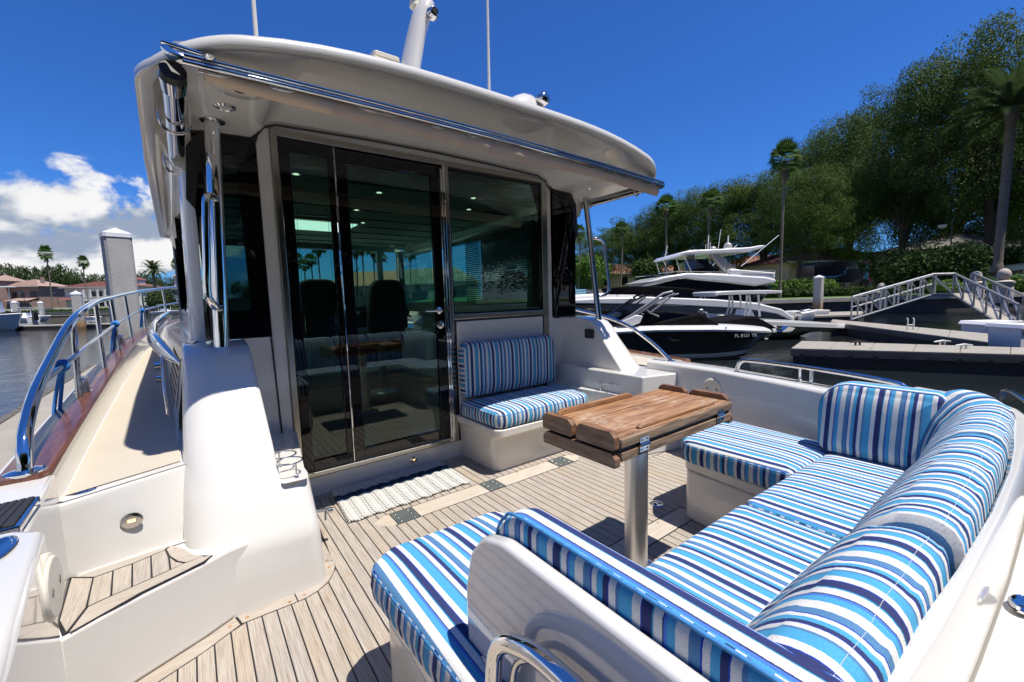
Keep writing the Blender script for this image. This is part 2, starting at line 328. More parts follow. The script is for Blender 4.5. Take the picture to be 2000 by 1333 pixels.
def rpoly(pts, rad, seg=6):
    """round the corners of a polygon; rad = float or list"""
    n = len(pts); out_ = []
    for i in range(n):
        p = Vector(pts[i][:2]); a = Vector(pts[i-1][:2]); b = Vector(pts[(i+1) % n][:2])
        r = rad[i] if isinstance(rad, (list, tuple)) else rad
        if r <= 1e-5: out_.append((p.x, p.y)); continue
        da = (a-p).normalized(); db = (b-p).normalized(); ang = da.angle(db); t = r/math.tan(ang/2)
        t = min(t, (a-p).length*0.49, (b-p).length*0.49); r2 = t*math.tan(ang/2)
        c = p + (da+db).normalized()*(r2/math.sin(ang/2)); s0 = p+da*t-c; s1 = p+db*t-c
        a0 = math.atan2(s0.y, s0.x); d = math.atan2(s1.y, s1.x)-a0
        while d > math.pi: d -= 2*math.pi
        while d < -math.pi: d += 2*math.pi
        for k in range(seg+1):
            w = a0+d*k/seg; out_.append((c.x+r2*math.cos(w), c.y+r2*math.sin(w)))
    return out_
def smoothpath(pts, n=8):
    P = [Vector(p) for p in pts]; Q = [P[0]*2-P[1]]+P+[P[-1]*2-P[-2]]; o = []
    for i in range(1, len(Q)-2):
        for k in range(n):
            t = k/n; a, b, c, d = Q[i-1], Q[i], Q[i+1], Q[i+2]
            o.append(0.5*((2*b)+(c-a)*t+(2*a-5*b+4*c-d)*t*t+(3*b-a-3*c+d)*t**3))
    o.append(P[-1]); return o
def lerp(x, xs, ys): return float(np.interp(x, xs, ys))
def copy_tree(o, parent=None):
    c = o.copy(); COL.objects.link(c)
    if parent is not None: c.parent = parent
    for ch in list(o.children): copy_tree(ch, c)
    return c
def text_mesh(name, body, size, m, parent, origin, xdir, ydir, ext=0.002, bold=False, space=1.0):
    cu = bpy.data.curves.new(name, 'FONT'); cu.body = body; cu.size = size; cu.extrude = ext; cu.space_character = space
    if bold: cu.offset = size*0.02
    to = bpy.data.objects.new(name, cu); COL.objects.link(to)
    dg = bpy.context.evaluated_depsgraph_get(); me = bpy.data.meshes.new_from_object(to.evaluated_get(dg))
    bpy.data.objects.remove(to); bpy.data.curves.remove(cu)
    o = bpy.data.objects.new(name, me); COL.objects.link(o); me.materials.clear(); me.materials.append(m)
    x = Vector(xdir).normalized(); y = Vector(ydir).normalized(); z = x.cross(y)
    org = Vector(origin) - parent_loc(parent)
    o.matrix_local = Matrix(((x.x, y.x, z.x, org.x), (x.y, y.y, z.y, org.y), (x.z, y.z, z.z, org.z), (0, 0, 0, 1)))
    o.parent = parent; return o

# ================================================================== SETTING: water, land
def sheet(name, poly, z, m, kind='structure'):
    o = link(name, [(x, y, z) for x, y in poly], [tuple(range(len(poly)))], m, None, 0); o['kind'] = kind; return o
mw = mat('marina_water', (0.012, 0.016, 0.018), 0.04, spec=0.6); t = mw.node_tree
h1 = noise(t, 1.0, 6.0, 0.62, map_scale=(1.5, 2.6, 1), dist=0.5); bump(mw, h1, 0.22, 0.07)
MT['water'] = mw
sheet('water', [(-900, -700), (900, -700), (900, 1100), (-900, 1100)], -0.62, mw)

# ================================================================== OUR YACHT
CX = 1.33
yacht = thing('motor_yacht', 'white motor yacht whose teak cockpit, cabin door and overhanging hardtop fill the foreground', 'yacht', (1.3, 1.3, 0))
# ---- cockpit sole: caulk bed, planks
sole = MB().box((-0.6, -0.1, -0.06), (3.3, 2.62, -0.0035)).build('cockpit_sole', MT['caulk'], yacht, 0)
NM = [(-.6, 1.36), (-.166, 1.562), (-.053, 1.61), (-.025, 1.627), (.053, 1.674), (.232, 1.67), (.258, 1.671), (.304, 1.686), (.352, 1.719), (.386, 1.769), (.399, 1.802), (.4055, 1.9), (.406, 2.49),
      (2.254, 2.49), (2.255, 1.9), (2.262, 1.802), (2.275, 1.769), (2.309, 1.719), (2.357, 1.686), (2.403, 1.671), (2.43, 1.67), (2.608, 1.674), (2.69, 1.63), (3.3, 1.40)]
def yN(x): return lerp(x, [p[0] for p in NM], [p[1] for p in NM])
G = 0.0022
def plank(x0, x1, ya0, ya1, yb0, yb1, m='teak', name='deck_plank', par=None, z0=-0.0033, z1=0.0):
    mb = MB().prism([(x0, ya0), (x1, ya1), (x1, yb1), (x0, yb0)], z0, z1)
    return mb.build(name, MT[m], par or sole, 0, bev=0.0006, seg=1)
k0 = -6
for k in range(-6, 71):
    a = -0.027+0.0468*k; b = a+0.0468
    if a < -0.30 or b > 3.05: continue
    cuts = []
    mid = (a+b)/2
    if 0.70 < mid < 1.98: cuts.append((1.953, 2.082))
    if 0.88 < mid < 1.95: cuts.append((1.068, 1.176))
    segs = [(0.12, None)]
    y = 0.12; iv = []
    for c0, c1 in sorted(cuts): iv.append((y, c0)); y = c1
    iv.append((y, None))
    for (s0, s1) in iv:
        if s1 is None: e0, e1 = yN(a+G), yN(b-G)
        else: e0 = e1 = s1-G
        s = s0+(G if s0 > 0.2 else 0)
        # break long planks with a butt joint now and then
        if e0-s > 1.0 and k % 5 == 2 and mid < 0.7:
            yb = 1.12; plank(a+G, b-G, s, s, yb-G, yb-G); s = yb+G
        if e0-s > 0.02 and e1-s > 0.02: plank(a+G, b-G, s, s, e0-G, e1-G)
# beam boards and plates of the hatch band
for (x0, x1, m) in ((.735, .852, 'plate'), (.856, 1.280, 'teak_pale'), (1.284, 1.390, 'plate'), (1.394, 1.820, 'teak_pale'), (1.824, 1.950, 'plate')):
    nm = 'hinge_plate' if m == 'plate' else 'beam_board'
    o = plank(x0, x1, 1.957, 1.957, 2.078, 2.078, m, nm, z1=0.001 if m == 'plate' else 0.0)
    if m == 'plate':
        for dx in (.2, .8):
            for dy in (.15, .5, .85): MB().lathe([(0.006, 0), (0.0045, 0.0015)], (x0+(x1-x0)*dx, 1.957+.121*dy, .001), n=8).build('screw', MT['chrome_dim'], sole)
MB().prism([(.703, 1.957), (.731, 1.957), (.731, 2.078), (.70, 2.072), (.665, 2.055), (.638, 2.025), (.655, 2.0), (.68, 1.975)], -.0033, .0004).build('corner_board', MT['teak_pale'], sole, 0)
MB().prism([(1.955, 1.957), (1.99, 1.962), (2.03, 1.985), (2.045, 2.02), (2.02, 2.055), (1.955, 2.078)], -.0033, .0004).build('corner_board', MT['teak_pale'], sole, 0)
for (x0, x1) in ((.90, 1.42), (1.424, 1.93)): plank(x0, x1, 1.071, 1.071, 1.172, 1.172, 'teak_pale', 'beam_board')
# margin boards round the wings and along the bulkhead
def strip(outer, inner, name='margin_board', m='teak_x', z1=0.0006, z0=-.0033, par=None):
    MB().prism(list(outer)+list(reversed(inner)), z0, z1).build(name, MT[m], par or sole, 0, bev=0.0006, seg=1)
def marg(mirror):
    f = (lambda p: (2*CX-p[0], p[1])) if mirror else (lambda p: p)
    A = [[(-.30, 1.51), (-.166, 1.566), (-.053, 1.614), (-.025, 1.631), (.048, 1.675)], [(-.30, 1.57), (-.218, 1.603), (-.051, 1.68), (.0, 1.71), (.034, 1.735)]]
    B = [[(.055, 1.678), (.228, 1.674)], [(.041, 1.737), (.226, 1.73)]]
    C = [[(.232, 1.674), (.258, 1.675), (.304, 1.690), (.349, 1.722), (.382, 1.771), (.395, 1.804), (.401, 1.85)], [(.230, 1.73), (.258, 1.732), (.29, 1.745), (.320, 1.775), (.338, 1.81), (.345, 1.84), (.349, 1.862)]]
    D = [[(.402, 1.855), (.402, 2.486)], [(.338, 1.862), (.398, 2.486)]]
    for o_, i_ in (A, B, C, D): strip([f(p) for p in o_], [f(p) for p in i_], m='teak' if (o_ is D[0]) else 'teak_x')
marg(False); marg(True)
for x0, x1 in ((.43, .95), (.953, 1.46), (1.463, 2.24)): plank(x0, x1, 2.495, 2.495, 2.552, 2.552, 'teak_x', 'margin_board')
for px, py in ((639, 1095), (643, 1108), (595, 1162), (566, 1176), (483, 1206), (449, 1224), (1285, 1021), (785, 985), (850, 962), (1010, 922)):
    p = at(px, py, z=.001); MB().lathe([(.0065, 0), (.0065, .0006)], (p.x, p.y, .0004), n=12).build('teak_bung', MT['varnish_lt' if px in (566, 850) else 'table_teak'], sole, 0)
# flush drain with finger ring
dr = MB().lathe([(0.034, 0), (0.034, 0.004), (0.026, 0.005), (0.024, 0.001)], (1.866, 1.266, 0), n=24).build('deck_drain', MT['chrome'], sole)
d2 = MB().lathe([(0.010, 0), (0.010, .0015)], (1.857, 1.270, .0012), n=12); d2.lathe([(0.006, 0), (0.006, .0015)], (1.879, 1.262, .0012), n=12); d2.build('drain_hole', MT['dark'], sole)

# ---- wings (deckhouse coamings) each side, with the cup-holder ledge
ZP = [0, .10, .20, .228, .255, .31, .37, .398, .402, .43, .48, .54, .647, .754, .80, .85, .885, .91, .922]
YP = [1.722, 1.723, 1.726, 1.732, 1.748, 1.780, 1.816, 1.834, 1.837, 1.858, 1.893, 1.937, 2.03, 2.123, 2.157, 2.195, 2.235, 2.30, 2.42]
def wing(mirror):
    sx = -1 if mirror else 1
    def fx(x): return 2*CX-x if mirror else x
    rings = []
    for z, yf in zip(ZP, YP):
        low = z < 0.401
        xi = lerp(z, [0, .39], [.352, .335]) if low else lerp(z, [.40, .92], [.232, .205])
        xb = (.437 if z < .1 else .42) if low else (.215)
        xo = lerp(z, [0, .3, .92], [-.095, -.085, -.04])
        ri = .055 if low else .018
        ro = .13 if z < .9 else .16
        pts = [(xb, 2.60), (xi, yf+.12 if low else yf+.04), (xi, yf), (xo, yf+(.0 if z > .24 else -.0)), (xo, 2.60)]
        q = rpoly(pts, [0, .0, ri, ro, 0], 8)
        rings.append([(fx(x), y, z) for x, y in q])
    o = MB().loft(rings, cap0=False).build('wing_coaming', MT['gel'], yacht, 32, bev=0.008, seg=3)
    return o
wing(False); wing(True)

# ---- port step, side-deck panel, side deck, inner liners
def U2(P): return P
st = MB().prism([(.10, 1.735), (.037, 1.7215), (-.051, 1.672), (-.218, 1.597), (-.345, 1.52), (-.36, 1.60), (-.385, 1.88), (.05, 1.90)], 0.0, .2555).build('boarding_step', MT['gel'], yacht, 30, bev=0.012, seg=3)
caulk = MB().prism([(-.006, 1.712), (-.03, 1.683), (-.18, 1.617), (-.335, 1.533), (-.36, 1.62), (-.375, 1.855), (-.12, 1.885), (-.09, 1.80), (-.05, 1.745)], .2556, .2580).build('caulk_bed', MT['caulk'], st, 0)
def sp(poly, m='teak', n='step_plank'):
    c = Vector((sum(p[0] for p in poly)/len(poly), sum(p[1] for p in poly)/len(poly)))
    q = [(c.x+(p[0]-c.x)*.985, c.y+(p[1]-c.y)*.985) for p in poly]
    MB().prism(q, .2582, .2612).build(n, MT[m], st, 0, bev=.0008, seg=1)
sp([(-.324, 1.532), (-.301, 1.632), (-.254, 1.651), (-.209, 1.665), (-.164, 1.680), (-.118, 1.697), (-.083, 1.712), (-.04, 1.716), (-.008, 1.712), (-.03, 1.688), (-.10, 1.655), (-.184, 1.621)], 'teak_x', 'step_edge_board')
sp([(-.328, 1.538), (-.305, 1.636), (-.313, 1.806), (-.366, 1.850), (-.352, 1.61)], 'teak', 'step_end_board')
sp([(-.364, 1.853), (-.311, 1.810), (-.221, 1.826), (-.139, 1.856), (-.125, 1.880)], 'teak_x', 'step_back_board')
for q in ([(-.301, 1.638), (-.256, 1.655), (-.268, 1.812), (-.310, 1.804)], [(-.252, 1.656), (-.211, 1.669), (-.222, 1.820), (-.265, 1.813)],
          [(-.207, 1.670), (-.166, 1.684), (-.176, 1.836), (-.219, 1.822)], [(-.162, 1.685), (-.121, 1.701), (-.128, 1.792), (-.138, 1.853), (-.173, 1.838)],
          [(-.117, 1.702), (-.086, 1.714), (-.106, 1.740), (-.123, 1.785)]): sp(q)
sp([(-.08, 1.717), (-.03, 1.716), (-.06, 1.755), (-.085, 1.82), (-.121, 1.876), (-.134, 1.855), (-.122, 1.795), (-.10, 1.742)], 'teak_x', 'step_corner_board')
for px, py in ((157, 1139), (144, 1197), (189, 1186), (360, 1109), (342, 1071), (366, 1092), (185, 1120)):
    p = at(px, py, z=.2615); MB().lathe([(.006, 0), (.006, .0006)], (p.x, p.y, .2610), n=12).build('teak_bung', MT['teak_x'], st, 0)
# side deck port: molded slab following the hull plan
DY = [1.84, 2.4, 3.0, 4.0, 5.0, 6.0, 7.2, 8.4, 9.4]
def deckz(y): return lerp(y, [1.8, 3, 5, 7, 9.4], [.50, .535, .60, .68, .78])
CAPI = [(1.60, -.375, .595), (1.85, -.395, .60), (2.4, -.41, .625), (2.9, -.42, .65), (3.81, -.434, .70), (4.73, -.443, .74), (5.71, -.435, .78), (6.94, -.38, .82), (8.1, -.21, .865), (9.2, .1, .90), (10.4, .7, .94), (11.0, 1.3, .95)]
def capx(y): return lerp(y, [c[0] for c in CAPI], [c[1] for c in CAPI])
def capz(y): return lerp(y, [c[0] for c in CAPI], [c[2] for c in CAPI])
for mirror in (False, True):
    fx = (lambda x: 2*CX-x) if mirror else (lambda x: x)
    zz = 0.04 if mirror else 0.0
    mb = MB(); rings = []
    for y in np.linspace(1.95, 9.2, 30):
        dz = deckz(y)+zz; cxo = capx(y); cz = capz(y)-zz*1.6
        inn = -.05 if y < 2.6 else lerp(y, [2.6, 4.5, 6.4, 9.2], [-.07, -.14, -.22, .4])
        rings.append([(fx(inn+.25), y, dz), (fx(cxo+.036), y, dz), (fx(cxo+.024), y, dz+.006), (fx(cxo+.016), y, dz+.025), (fx(cxo+.012), y, cz-.012), (fx(cxo-.12), y, cz-.012), (fx(cxo-.17), y, -.1), (fx(cxo-.05), y, -.62)])
    rings.insert(0, [(p[0], 1.848, p[2]) for i, p in enumerate(rings[0])])
    if not mirror: rings = [[(p[0], p[1]+(.457*(max(p[0], cx0_)+.395)*max(0, 1-(p[1]-1.848)/1.3)), p[2]) for p in r_] for r_, cx0_ in zip(rings, [-.42]*99)]
    mb.loft(rings, closed=False, cap0=False, cap1=False)
    sd = mb.build('side_deck', MT['gel'], yacht, 40)
    # nonskid panel
    mb = MB(); rings = []
    for y in np.linspace(1.93, 8.6, 26):
        dz = deckz(y)+zz+.0045; cxo = capx(y)
        inn = lerp(y, [1.9, 2.6, 4.5, 6.4, 9.2], [-.075, -.11, -.17, -.25, .3])
        sk = (lambda x: 0) if mirror else (lambda x, y=y: .457*(x+.395)*max(0, 1-(y-1.93)/1.3))
        rings.append([(fx(inn), y+sk(inn)-.035*(y < 1.94), dz), (fx(cxo+.030), y+sk(cxo+.03)-.035*(y < 1.94), dz)])
    mb.loft(rings, closed=False, cap0=False, cap1=False); mb.build('nonskid_panel', MT['nonskid'], sd, 0)
    if not mirror:
        # aft face of the side deck with its radiused edge
        MB().prism([(-.40, 1.84), (-.02, 2.0), (.05, 2.05), (.05, 1.885), (-.126, 1.872), (-.38, 1.852)], .26, .26001).build('riser_foot', MT['gel'], yacht, 0)
        P0 = [(-.385, 1.857), (-.126, 1.879), (.02, 1.905)]; P1 = [(-.395, 1.842), (-.045, 2.002), (.06, 2.05)]
        rings = []
        for s_ in (0, .25, .5, .75, .93, 1.0):
            z = .24+s_*(.492-.24); r_ = []
            for i in range(9):
                u_ = i/8; a_ = Vector(P0[0]).lerp(Vector(P0[2]), u_); b_ = Vector(P1[0]).lerp(Vector(P1[2]), u_)
                c_ = a_.lerp(b_, s_**1.3); r_.append((c_.x, c_.y, z))
            rings.append(r_)
        rings.append([(p[0], p[1]+.003, .4985) for p in rings[-1]]); rings.append([(p[0], p[1]+.008, .5018) for p in rings[-1]]); rings.append([(p[0], p[1]+.016, .503) for p in rings[-1]]); rings.append([(p[0], p[1]+.10, .503) for p in rings[-1]])
        MB().loft(rings, closed=False, cap0=False, cap1=False).build('deck_riser', MT['gel'], yacht, 50)
        rg = MB().lathe([(.026, 0), (.026, -.006), (.020, -.009), (.014, -.009)], (0, 0, 0), 'y', 28)
        cen = Vector((-.216, 1.890, .382)); rg.v = [tuple(Vector((v[0]*1.15, v[1], v[2]))+cen) for v in rg.v]
        lt = rg.build('courtesy_light', MT['chrome_dim'], yacht)
        MB().box((-.226, 1.879, .378), (-.206, 1.883, .387)).build('light_slot', MT['lamp_warm'], lt, 0)
        fl = MB().lathe([(.030, 0), (.030, .003), (.02, .0045)], (-.335, 1.93, .503), n=24); fl.v = [(v[0]*1.3+.335*.3, v[1], v[2]) for v in fl.v]
        fl.build('fuel_filler', MT['chrome'], yacht)
    # varnished caprail
    pr_ = []
    for y in np.linspace(1.86, 10.6, 40):
        cxo = capx(y); cz = capz(y)-(0.045 if mirror else 0)
        nx = .105
        pr_.append([(fx(cxo+.012), y, cz-.014), (fx(cxo+.018), y, cz), (fx(cxo+.008), y, cz+.012), (fx(cxo-nx+.012), y, cz+.012), (fx(cxo-nx), y, cz), (fx(cxo-nx+.006), y, cz-.014)])
    first = pr_[0]; c0 = Vector(first[0]).lerp(Vector(first[4]), .5)
    pr_.insert(0, [tuple(Vector((c0.x+(p[0]-c0.x)*.72, 1.835, p[2]))) for p in first])
    MB().loft(pr_).build('caprail', MT['varnish' if not mirror else 'varnish_lt'], yacht, 50)

# port aft coaming (with the round hatch and oval filler), just left of the camera
zc = .62
inner = [(-.215, .30), (-.235, .80), (-.272, 1.12), (-.296, 1.345)]
poly = rpoly(inner+[(-.345, 1.385), (-.60, 1.40), (-.62, .30)], [0, 0, 0, .03, .03, 0, 0], 5)
MB().prism(poly, -.05, zc).build('aft_coaming', MT['gel_gloss'], yacht, 30, bev=.018, seg=4)
MB().prism([(-.338, 1.375), (-.372, 1.87), (-.60, 1.87), (-.60, 1.375)], -.05, .598).build('coaming_wall', MT['gel'], yacht, 30, bev=.012, seg=3)
def disc_hatch(c, nx, r=.068):
    fr = lambda a, b, h: (h*nx, a, b)
    hp = MB().lathe([(r, 0), (r, .010), (r-.004, .013), (r-.007, .013), (r-.008, .016), (r-.012, .019), (.0, .019)][:6], c, fr=fr, n=40)
    o = hp.build('inspection_hatch', MT['plastic'], yacht, 30)
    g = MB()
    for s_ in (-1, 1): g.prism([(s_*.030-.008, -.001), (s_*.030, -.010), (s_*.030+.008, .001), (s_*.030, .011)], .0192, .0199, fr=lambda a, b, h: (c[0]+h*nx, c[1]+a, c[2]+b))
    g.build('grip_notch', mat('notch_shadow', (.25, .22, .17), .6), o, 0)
disc_hatch((-.297, 1.285, .510), 1, .072)
# chrome oval filler on the coaming top
ov = MB().lathe([(1, 0), (1, .003), (.9, .005), (.74, .0055), (.7, .004), (.0001, .004)], n=36)
ov.v = [(v[0]*.030-.352, v[1]*.068+1.275, v[2]+zc) for v in ov.v]; ov.build('deck_filler', MT['chrome'], yacht)
# ribbed step pad, chrome edged
a0 = [(-.352, 1.604), (-.430, 1.597), (-.465, 1.40), (-.345, 1.405)]
MB().prism(a0, .600, .618).build('step_pad_frame', MT['chrome'], yacht, 0, bev=.004)
for i in range(5):
    f0, f1 = .10+i*.17, .10+(i+1)*.17-.02
    L0 = Vector(a0[0]).lerp(Vector(a0[1]), f0); L1 = Vector(a0[0]).lerp(Vector(a0[1]), f1); R0 = Vector(a0[3]).lerp(Vector(a0[2]), f0); R1 = Vector(a0[3]).lerp(Vector(a0[2]), f1)
    MB().prism([L0.lerp(R0, .05), L1.lerp(R1, .05), L1.lerp(R1, .95), L0.lerp(R0, .95)], .618, .623).build('grip_rib', MT['rubber'], yacht, 0, bev=.0015)

# starboard cockpit coaming, following measured top edge
SC_ = [(1.90, 2.66), (1.61, 2.64), (1.37, 2.62), (1.19, 2.56), (1.00, 2.51), (.74, 2.42), (.50, 2.36), (.33, 2.31), (.22, 2.26)]
ins, outs = [], []
rings = []
for y, x in SC_:
    w = .16
    rings.append([(x+.06, y, -.02), (x+.03, y, .2), (x, y, .585), (x+.008, y, .600), (x+.03, y, .606), (x+w-.02, y, .606), (x+w, y, .59), (x+w+.12, y, .1), (x+w-.05, y, -.62)])
MB().loft(rings, closed=False, cap0=False, cap1=False).build('side_coaming', MT['gel'], yacht, 50)
disc_hatch((2.625, 1.375, .482), -1, .070)
# ledge (side-deck end) seen past the starboard wing
MB().prism(rpoly([(2.36, 1.72), (2.628, 1.645), (2.80, 1.62), (2.80, 2.6), (2.36, 2.6)], [.02, .02, 0, 0, 0]), 0, .546).build('deck_riser', MT['gel'], yacht, 30, bev=.01, seg=3)
# starboard chrome grab rail on the coaming
gp = smoothpath([(2.65, 1.245, .60), (2.65, 1.238, .64), (2.645, 1.215, .672), (2.64, 1.17, .682), (2.60, .95, .684), (2.545, .72, .682), (2.49, .50, .672), (2.475, .44, .655), (2.468, .42, .60)], 6)
gr = MB().tube(gp, .0125, 12); gr.tube([(2.577, .825, .60), (2.577, .825, .682)], .0105, 10); gr.tube([(2.604, .825+.06, .60), (2.592, .825+.06, .683)], .008, 8)
for p in (gp[0], gp[-1]): gr.lathe([(.024, -.002), (.024, .004), (.014, .008)], p, n=16)
gr.build('grab_rail', MT['chrome'], yacht, 60)

# ---- transom cap and stern outside
TC = [(.40, .12, .083), (.54, .112, .083), (.70, .102, .073), (.88, .091, .066), (1.16, .080, .058), (1.45, .078, .056), (1.68, .086, .060), (1.95, .105, .075), (2.12, .135, .095), (2.22, .185, .115), (2.285, .27, .17), (2.34, .40, .24)]
rings = []
for x, yi, yo in TC:
    d = Vector((0, -1)) if x < 1.9 else Vector((lerp(x, [1.9, 2.34], [0, .95]), -lerp(x, [1.9, 2.34], [1, .3]))).normalized()
    b = Vector((x, yi)); th = .05 if x < 1.9 else .06
    def q(s_, z): p = b+d*s_; return (p.x, p.y, z)
    rings.append([q(-.005, .0), q(0, .66), q(.006, .677), q(.014, .681), q(yi-yo-.004 if x < 1.9 else .05, .681), q((yi-yo)+.002 if x < 1.9 else .058, .672), q((yi-yo)+.004 if x < 1.9 else .062, .60), q((yi-yo)+.010 if x < 1.9 else .07, .556)])
MB().loft(rings, closed=False, cap0=False, cap1=False).build('transom_cap', MT['gel'], yacht, 40)
rings = []
for x, yi, yo in TC:
    if x > 1.9: continue
    rings.append([(x, yo-.004, .40), (x, yo-.006, .545), (x, yo-.014, .553), (x, yo-.05, .556), (x, -.35, .55), (x, -.5, .2)])
MB().loft(rings, closed=False, cap0=False, cap1=False).build('stern_shell', MT['gel_cream'], yacht, 40)
sf = MB().lathe([(.040, 0), (.040, .004), (.033, .007), (.026, .004), (.0001, .004)], (0, 0, 0), n=36); sfc = at(2003, 1185, z=.562); sf.v = [(v[0]*.75+sfc.x, v[1]*.5+sfc.y, v[2]+.562) for v in sf.v]; sf.build('stern_fitting', MT['chrome'], yacht)
MB().tube(smoothpath([at(1955, 778, z=.66), at(1962, 766, z=.70), at(1985, 772, z=.71), at(2040, 815, z=.70), at(2090, 860, z=.69)], 5), .010, 12).build('stern_rail', MT['chrome'], yacht, 60)
MB().box((.3, .03, .50), (2.0, .075, .54)).build('gasket', MT['rubber'], yacht, 0)

# ---- end panel of the settee beside the transom gate, with lock and chrome handle
pp = [(.10, .02), (.10, .672), (.58, .674), (.645, .655), (.69, .60), (.712, .52), (.715, .02)]
pp = rpoly(pp, [0, .01, .09, .05, .05, .04, 0], 5)
MB().prism(pp, .398, .428, fr=lambda a, b, h: (h, a, b)).build('settee_end_panel', MT['gel_gloss'], yacht, 40, bev=.008, seg=3)
hd = smoothpath([(.398, .560, .30), (.372, .562, .33), (.36, .560, .42), (.358, .548, .505), (.358, .52, .548), (.358, .475, .572), (.358, .43, .586), (.358, .36, .592), (.362, .28, .590), (.398, .25, .585)], 6)
hb = MB().tube(hd, .0145, 16)
hb.build('gate_handle', MT['chrome'], yacht, 60)
hd2 = smoothpath([(.398, .535, .30), (.378, .53, .40), (.376, .52, .49), (.376, .485, .535), (.376, .43, .558), (.376, .30, .565)], 6)
MB().tube(hd2, .006, 10).build('gate_handle_lip', MT['chrome_dim'], yacht, 60)
lk = MB().lathe([(.026, 0), (.026, .006), (.020, .009), (.012, .009)], (.398, .640, .380), fr=lambda a, b, h: (-h, a, b*1.35), n=28).build('gate_lock', MT['chrome_dim'], yacht)
MB().tube([(.389, .632, .375), (.388, .640, .372), (.389, .648, .385), (.389, .640, .392)], .002, 6, closed=True).build('lock_ring', MT['rubber'], lk)
MB().box((.388, .634, .396), (.3895, .648, .400)).build('lock_slot', MT['rubber'], lk, 0)

# ---- settee and bench bases
rb = MB()
rb.prism(rpoly([(.355, 1.10), (.355, .12), (.50, .12), (2.20, .12), (2.20, 1.14), (1.86, 1.112), (1.80, .60), (.80, .60), (.80, 1.10)], [.05, 0, 0, 0, 0, .05, .04, .04, .05]), .0, .245)
rb.build('settee_base', MT['gel_cream'], yacht, 30, bev=.008, seg=2)
MB().prism(rpoly([(.352, 1.104), (.352, .118), (2.24, .118), (2.24, 1.145), (1.855, 1.118), (1.795, .605), (.806, .605), (.806, 1.104)], [.05, 0, 0, 0, .05, .04, .04, .05]), .250, .296).build('settee_lid', MT['gel_cream'], yacht, 30, bev=.006, seg=2)
bb = MB(); rings = []
for z, yo, xo in ((0, 2.150, 1.462), (.235, 2.128, 1.440)): pass
def rr(x0, x1, y0, y1, r): return rpoly([(x0, y1), (x0, y0), (x1, y0), (x1, y1)], [0, r, r, 0], 7)
rings = [[(x, y, z) for x, y in rr(x0, 2.32, y0, 2.55, .055)] for z, x0, y0 in ((0, 1.455, 2.145), (.22, 1.435, 2.120), (.24, 1.425, 2.100), (.252, 1.418, 2.062), (.256, 1.413, 2.048), (.295, 1.41, 2.045), (.30, 1.415, 2.05))]
MB().loft(rings).build('bench_base', MT['gel_cream'], yacht, 35)
MB().lathe([(.006, 0), (.006, .003)], (1.455, 2.055, .246), n=10, fr=lambda a, b, h: (a, -h, b)).build('screw', MT['chrome_dim'], yacht)

# ---- deckhouse aft bulkhead
bh = MB()
Yb = 2.554
# sill, pillars, header, panel
bh.box((.40, Yb, -.01), (2.44, Yb+.06, .112))
bh.box((.336, Yb, .30), (.402, Yb+.06, 2.0)); bh.box((2.285, Yb, -.01), (2.352, Yb+.06, 2.0))
bh.box((.336, Yb, 1.99), (2.352, Yb+.06, 2.06))
bh.build('aft_bulkhead', MT['gel'], yacht, 0, bev=.006)
MB().prism(rpoly([(.20, .40), (.336, .38), (.336, .93), (.20, .93)], 0), Yb+.001, Yb+.05, fr=lambda a, b, h: (a, h, b)).build('corner_panel', MT['gel'], yacht, 0)
MB().box((2.352, Yb+.001, .40), (2.46, Yb+.05, .915)).build('corner_panel', MT['gel'], yacht, 0)
tr = MB().tube([(.345, Yb-.002, .36), (.330, Yb-.002, .93)], .004, 6); tr.build('joint_trim', MT['rubber'], yacht)
# stainless surround (brushed)
fr_ = MB()
def fbar(mb, x0, z0, x1, z1, y0=Yb-.010, y1=Yb+.03): mb.box((x0, y0, z0), (x1, y1, z1))
fbar(fr_, .402, .113, .434, 1.99); fbar(fr_, 2.228, .113, 2.283, 1.99); fbar(fr_, .434, 1.955, 2.228, 1.99); fbar(fr_, 1.392, .113, 1.424, 1.955)
fbar(fr_, .434, .113, 1.392, .140); fbar(fr_, 1.424, .955, 2.228, .990)
fr_.build('door_surround', MT['steel_satin'], yacht, 0, bev=.004)
fbar(MB(), 0, 0, 0, 0)
MB().box((1.36, Yb-.016, .12), (1.372, Yb-.008, 1.93)).build('chrome_strip', MT['chrome'], yacht, 0, bev=.002)
MB().box((1.376, Yb-.018, .12), (1.392, Yb-.009, 1.955)).build('chrome_strip', MT['chrome'], yacht, 0, bev=.002)
MB().box((.434, Yb-.016, .136), (1.37, Yb-.009, .146)).build('chrome_strip', MT['chrome'], yacht, 0, bev=.002)
# lower white panel under the window, black gasket
MB().box((1.426, Yb-.006, .115), (2.226, Yb+.01, .952)).build('gasket', MT['rubber'], yacht, 0)
MB().box((1.440, Yb-.012, .125), (2.214, Yb+.012, .940)).build('bulkhead_panel', MT['gel'], yacht, 0, bev=.004)
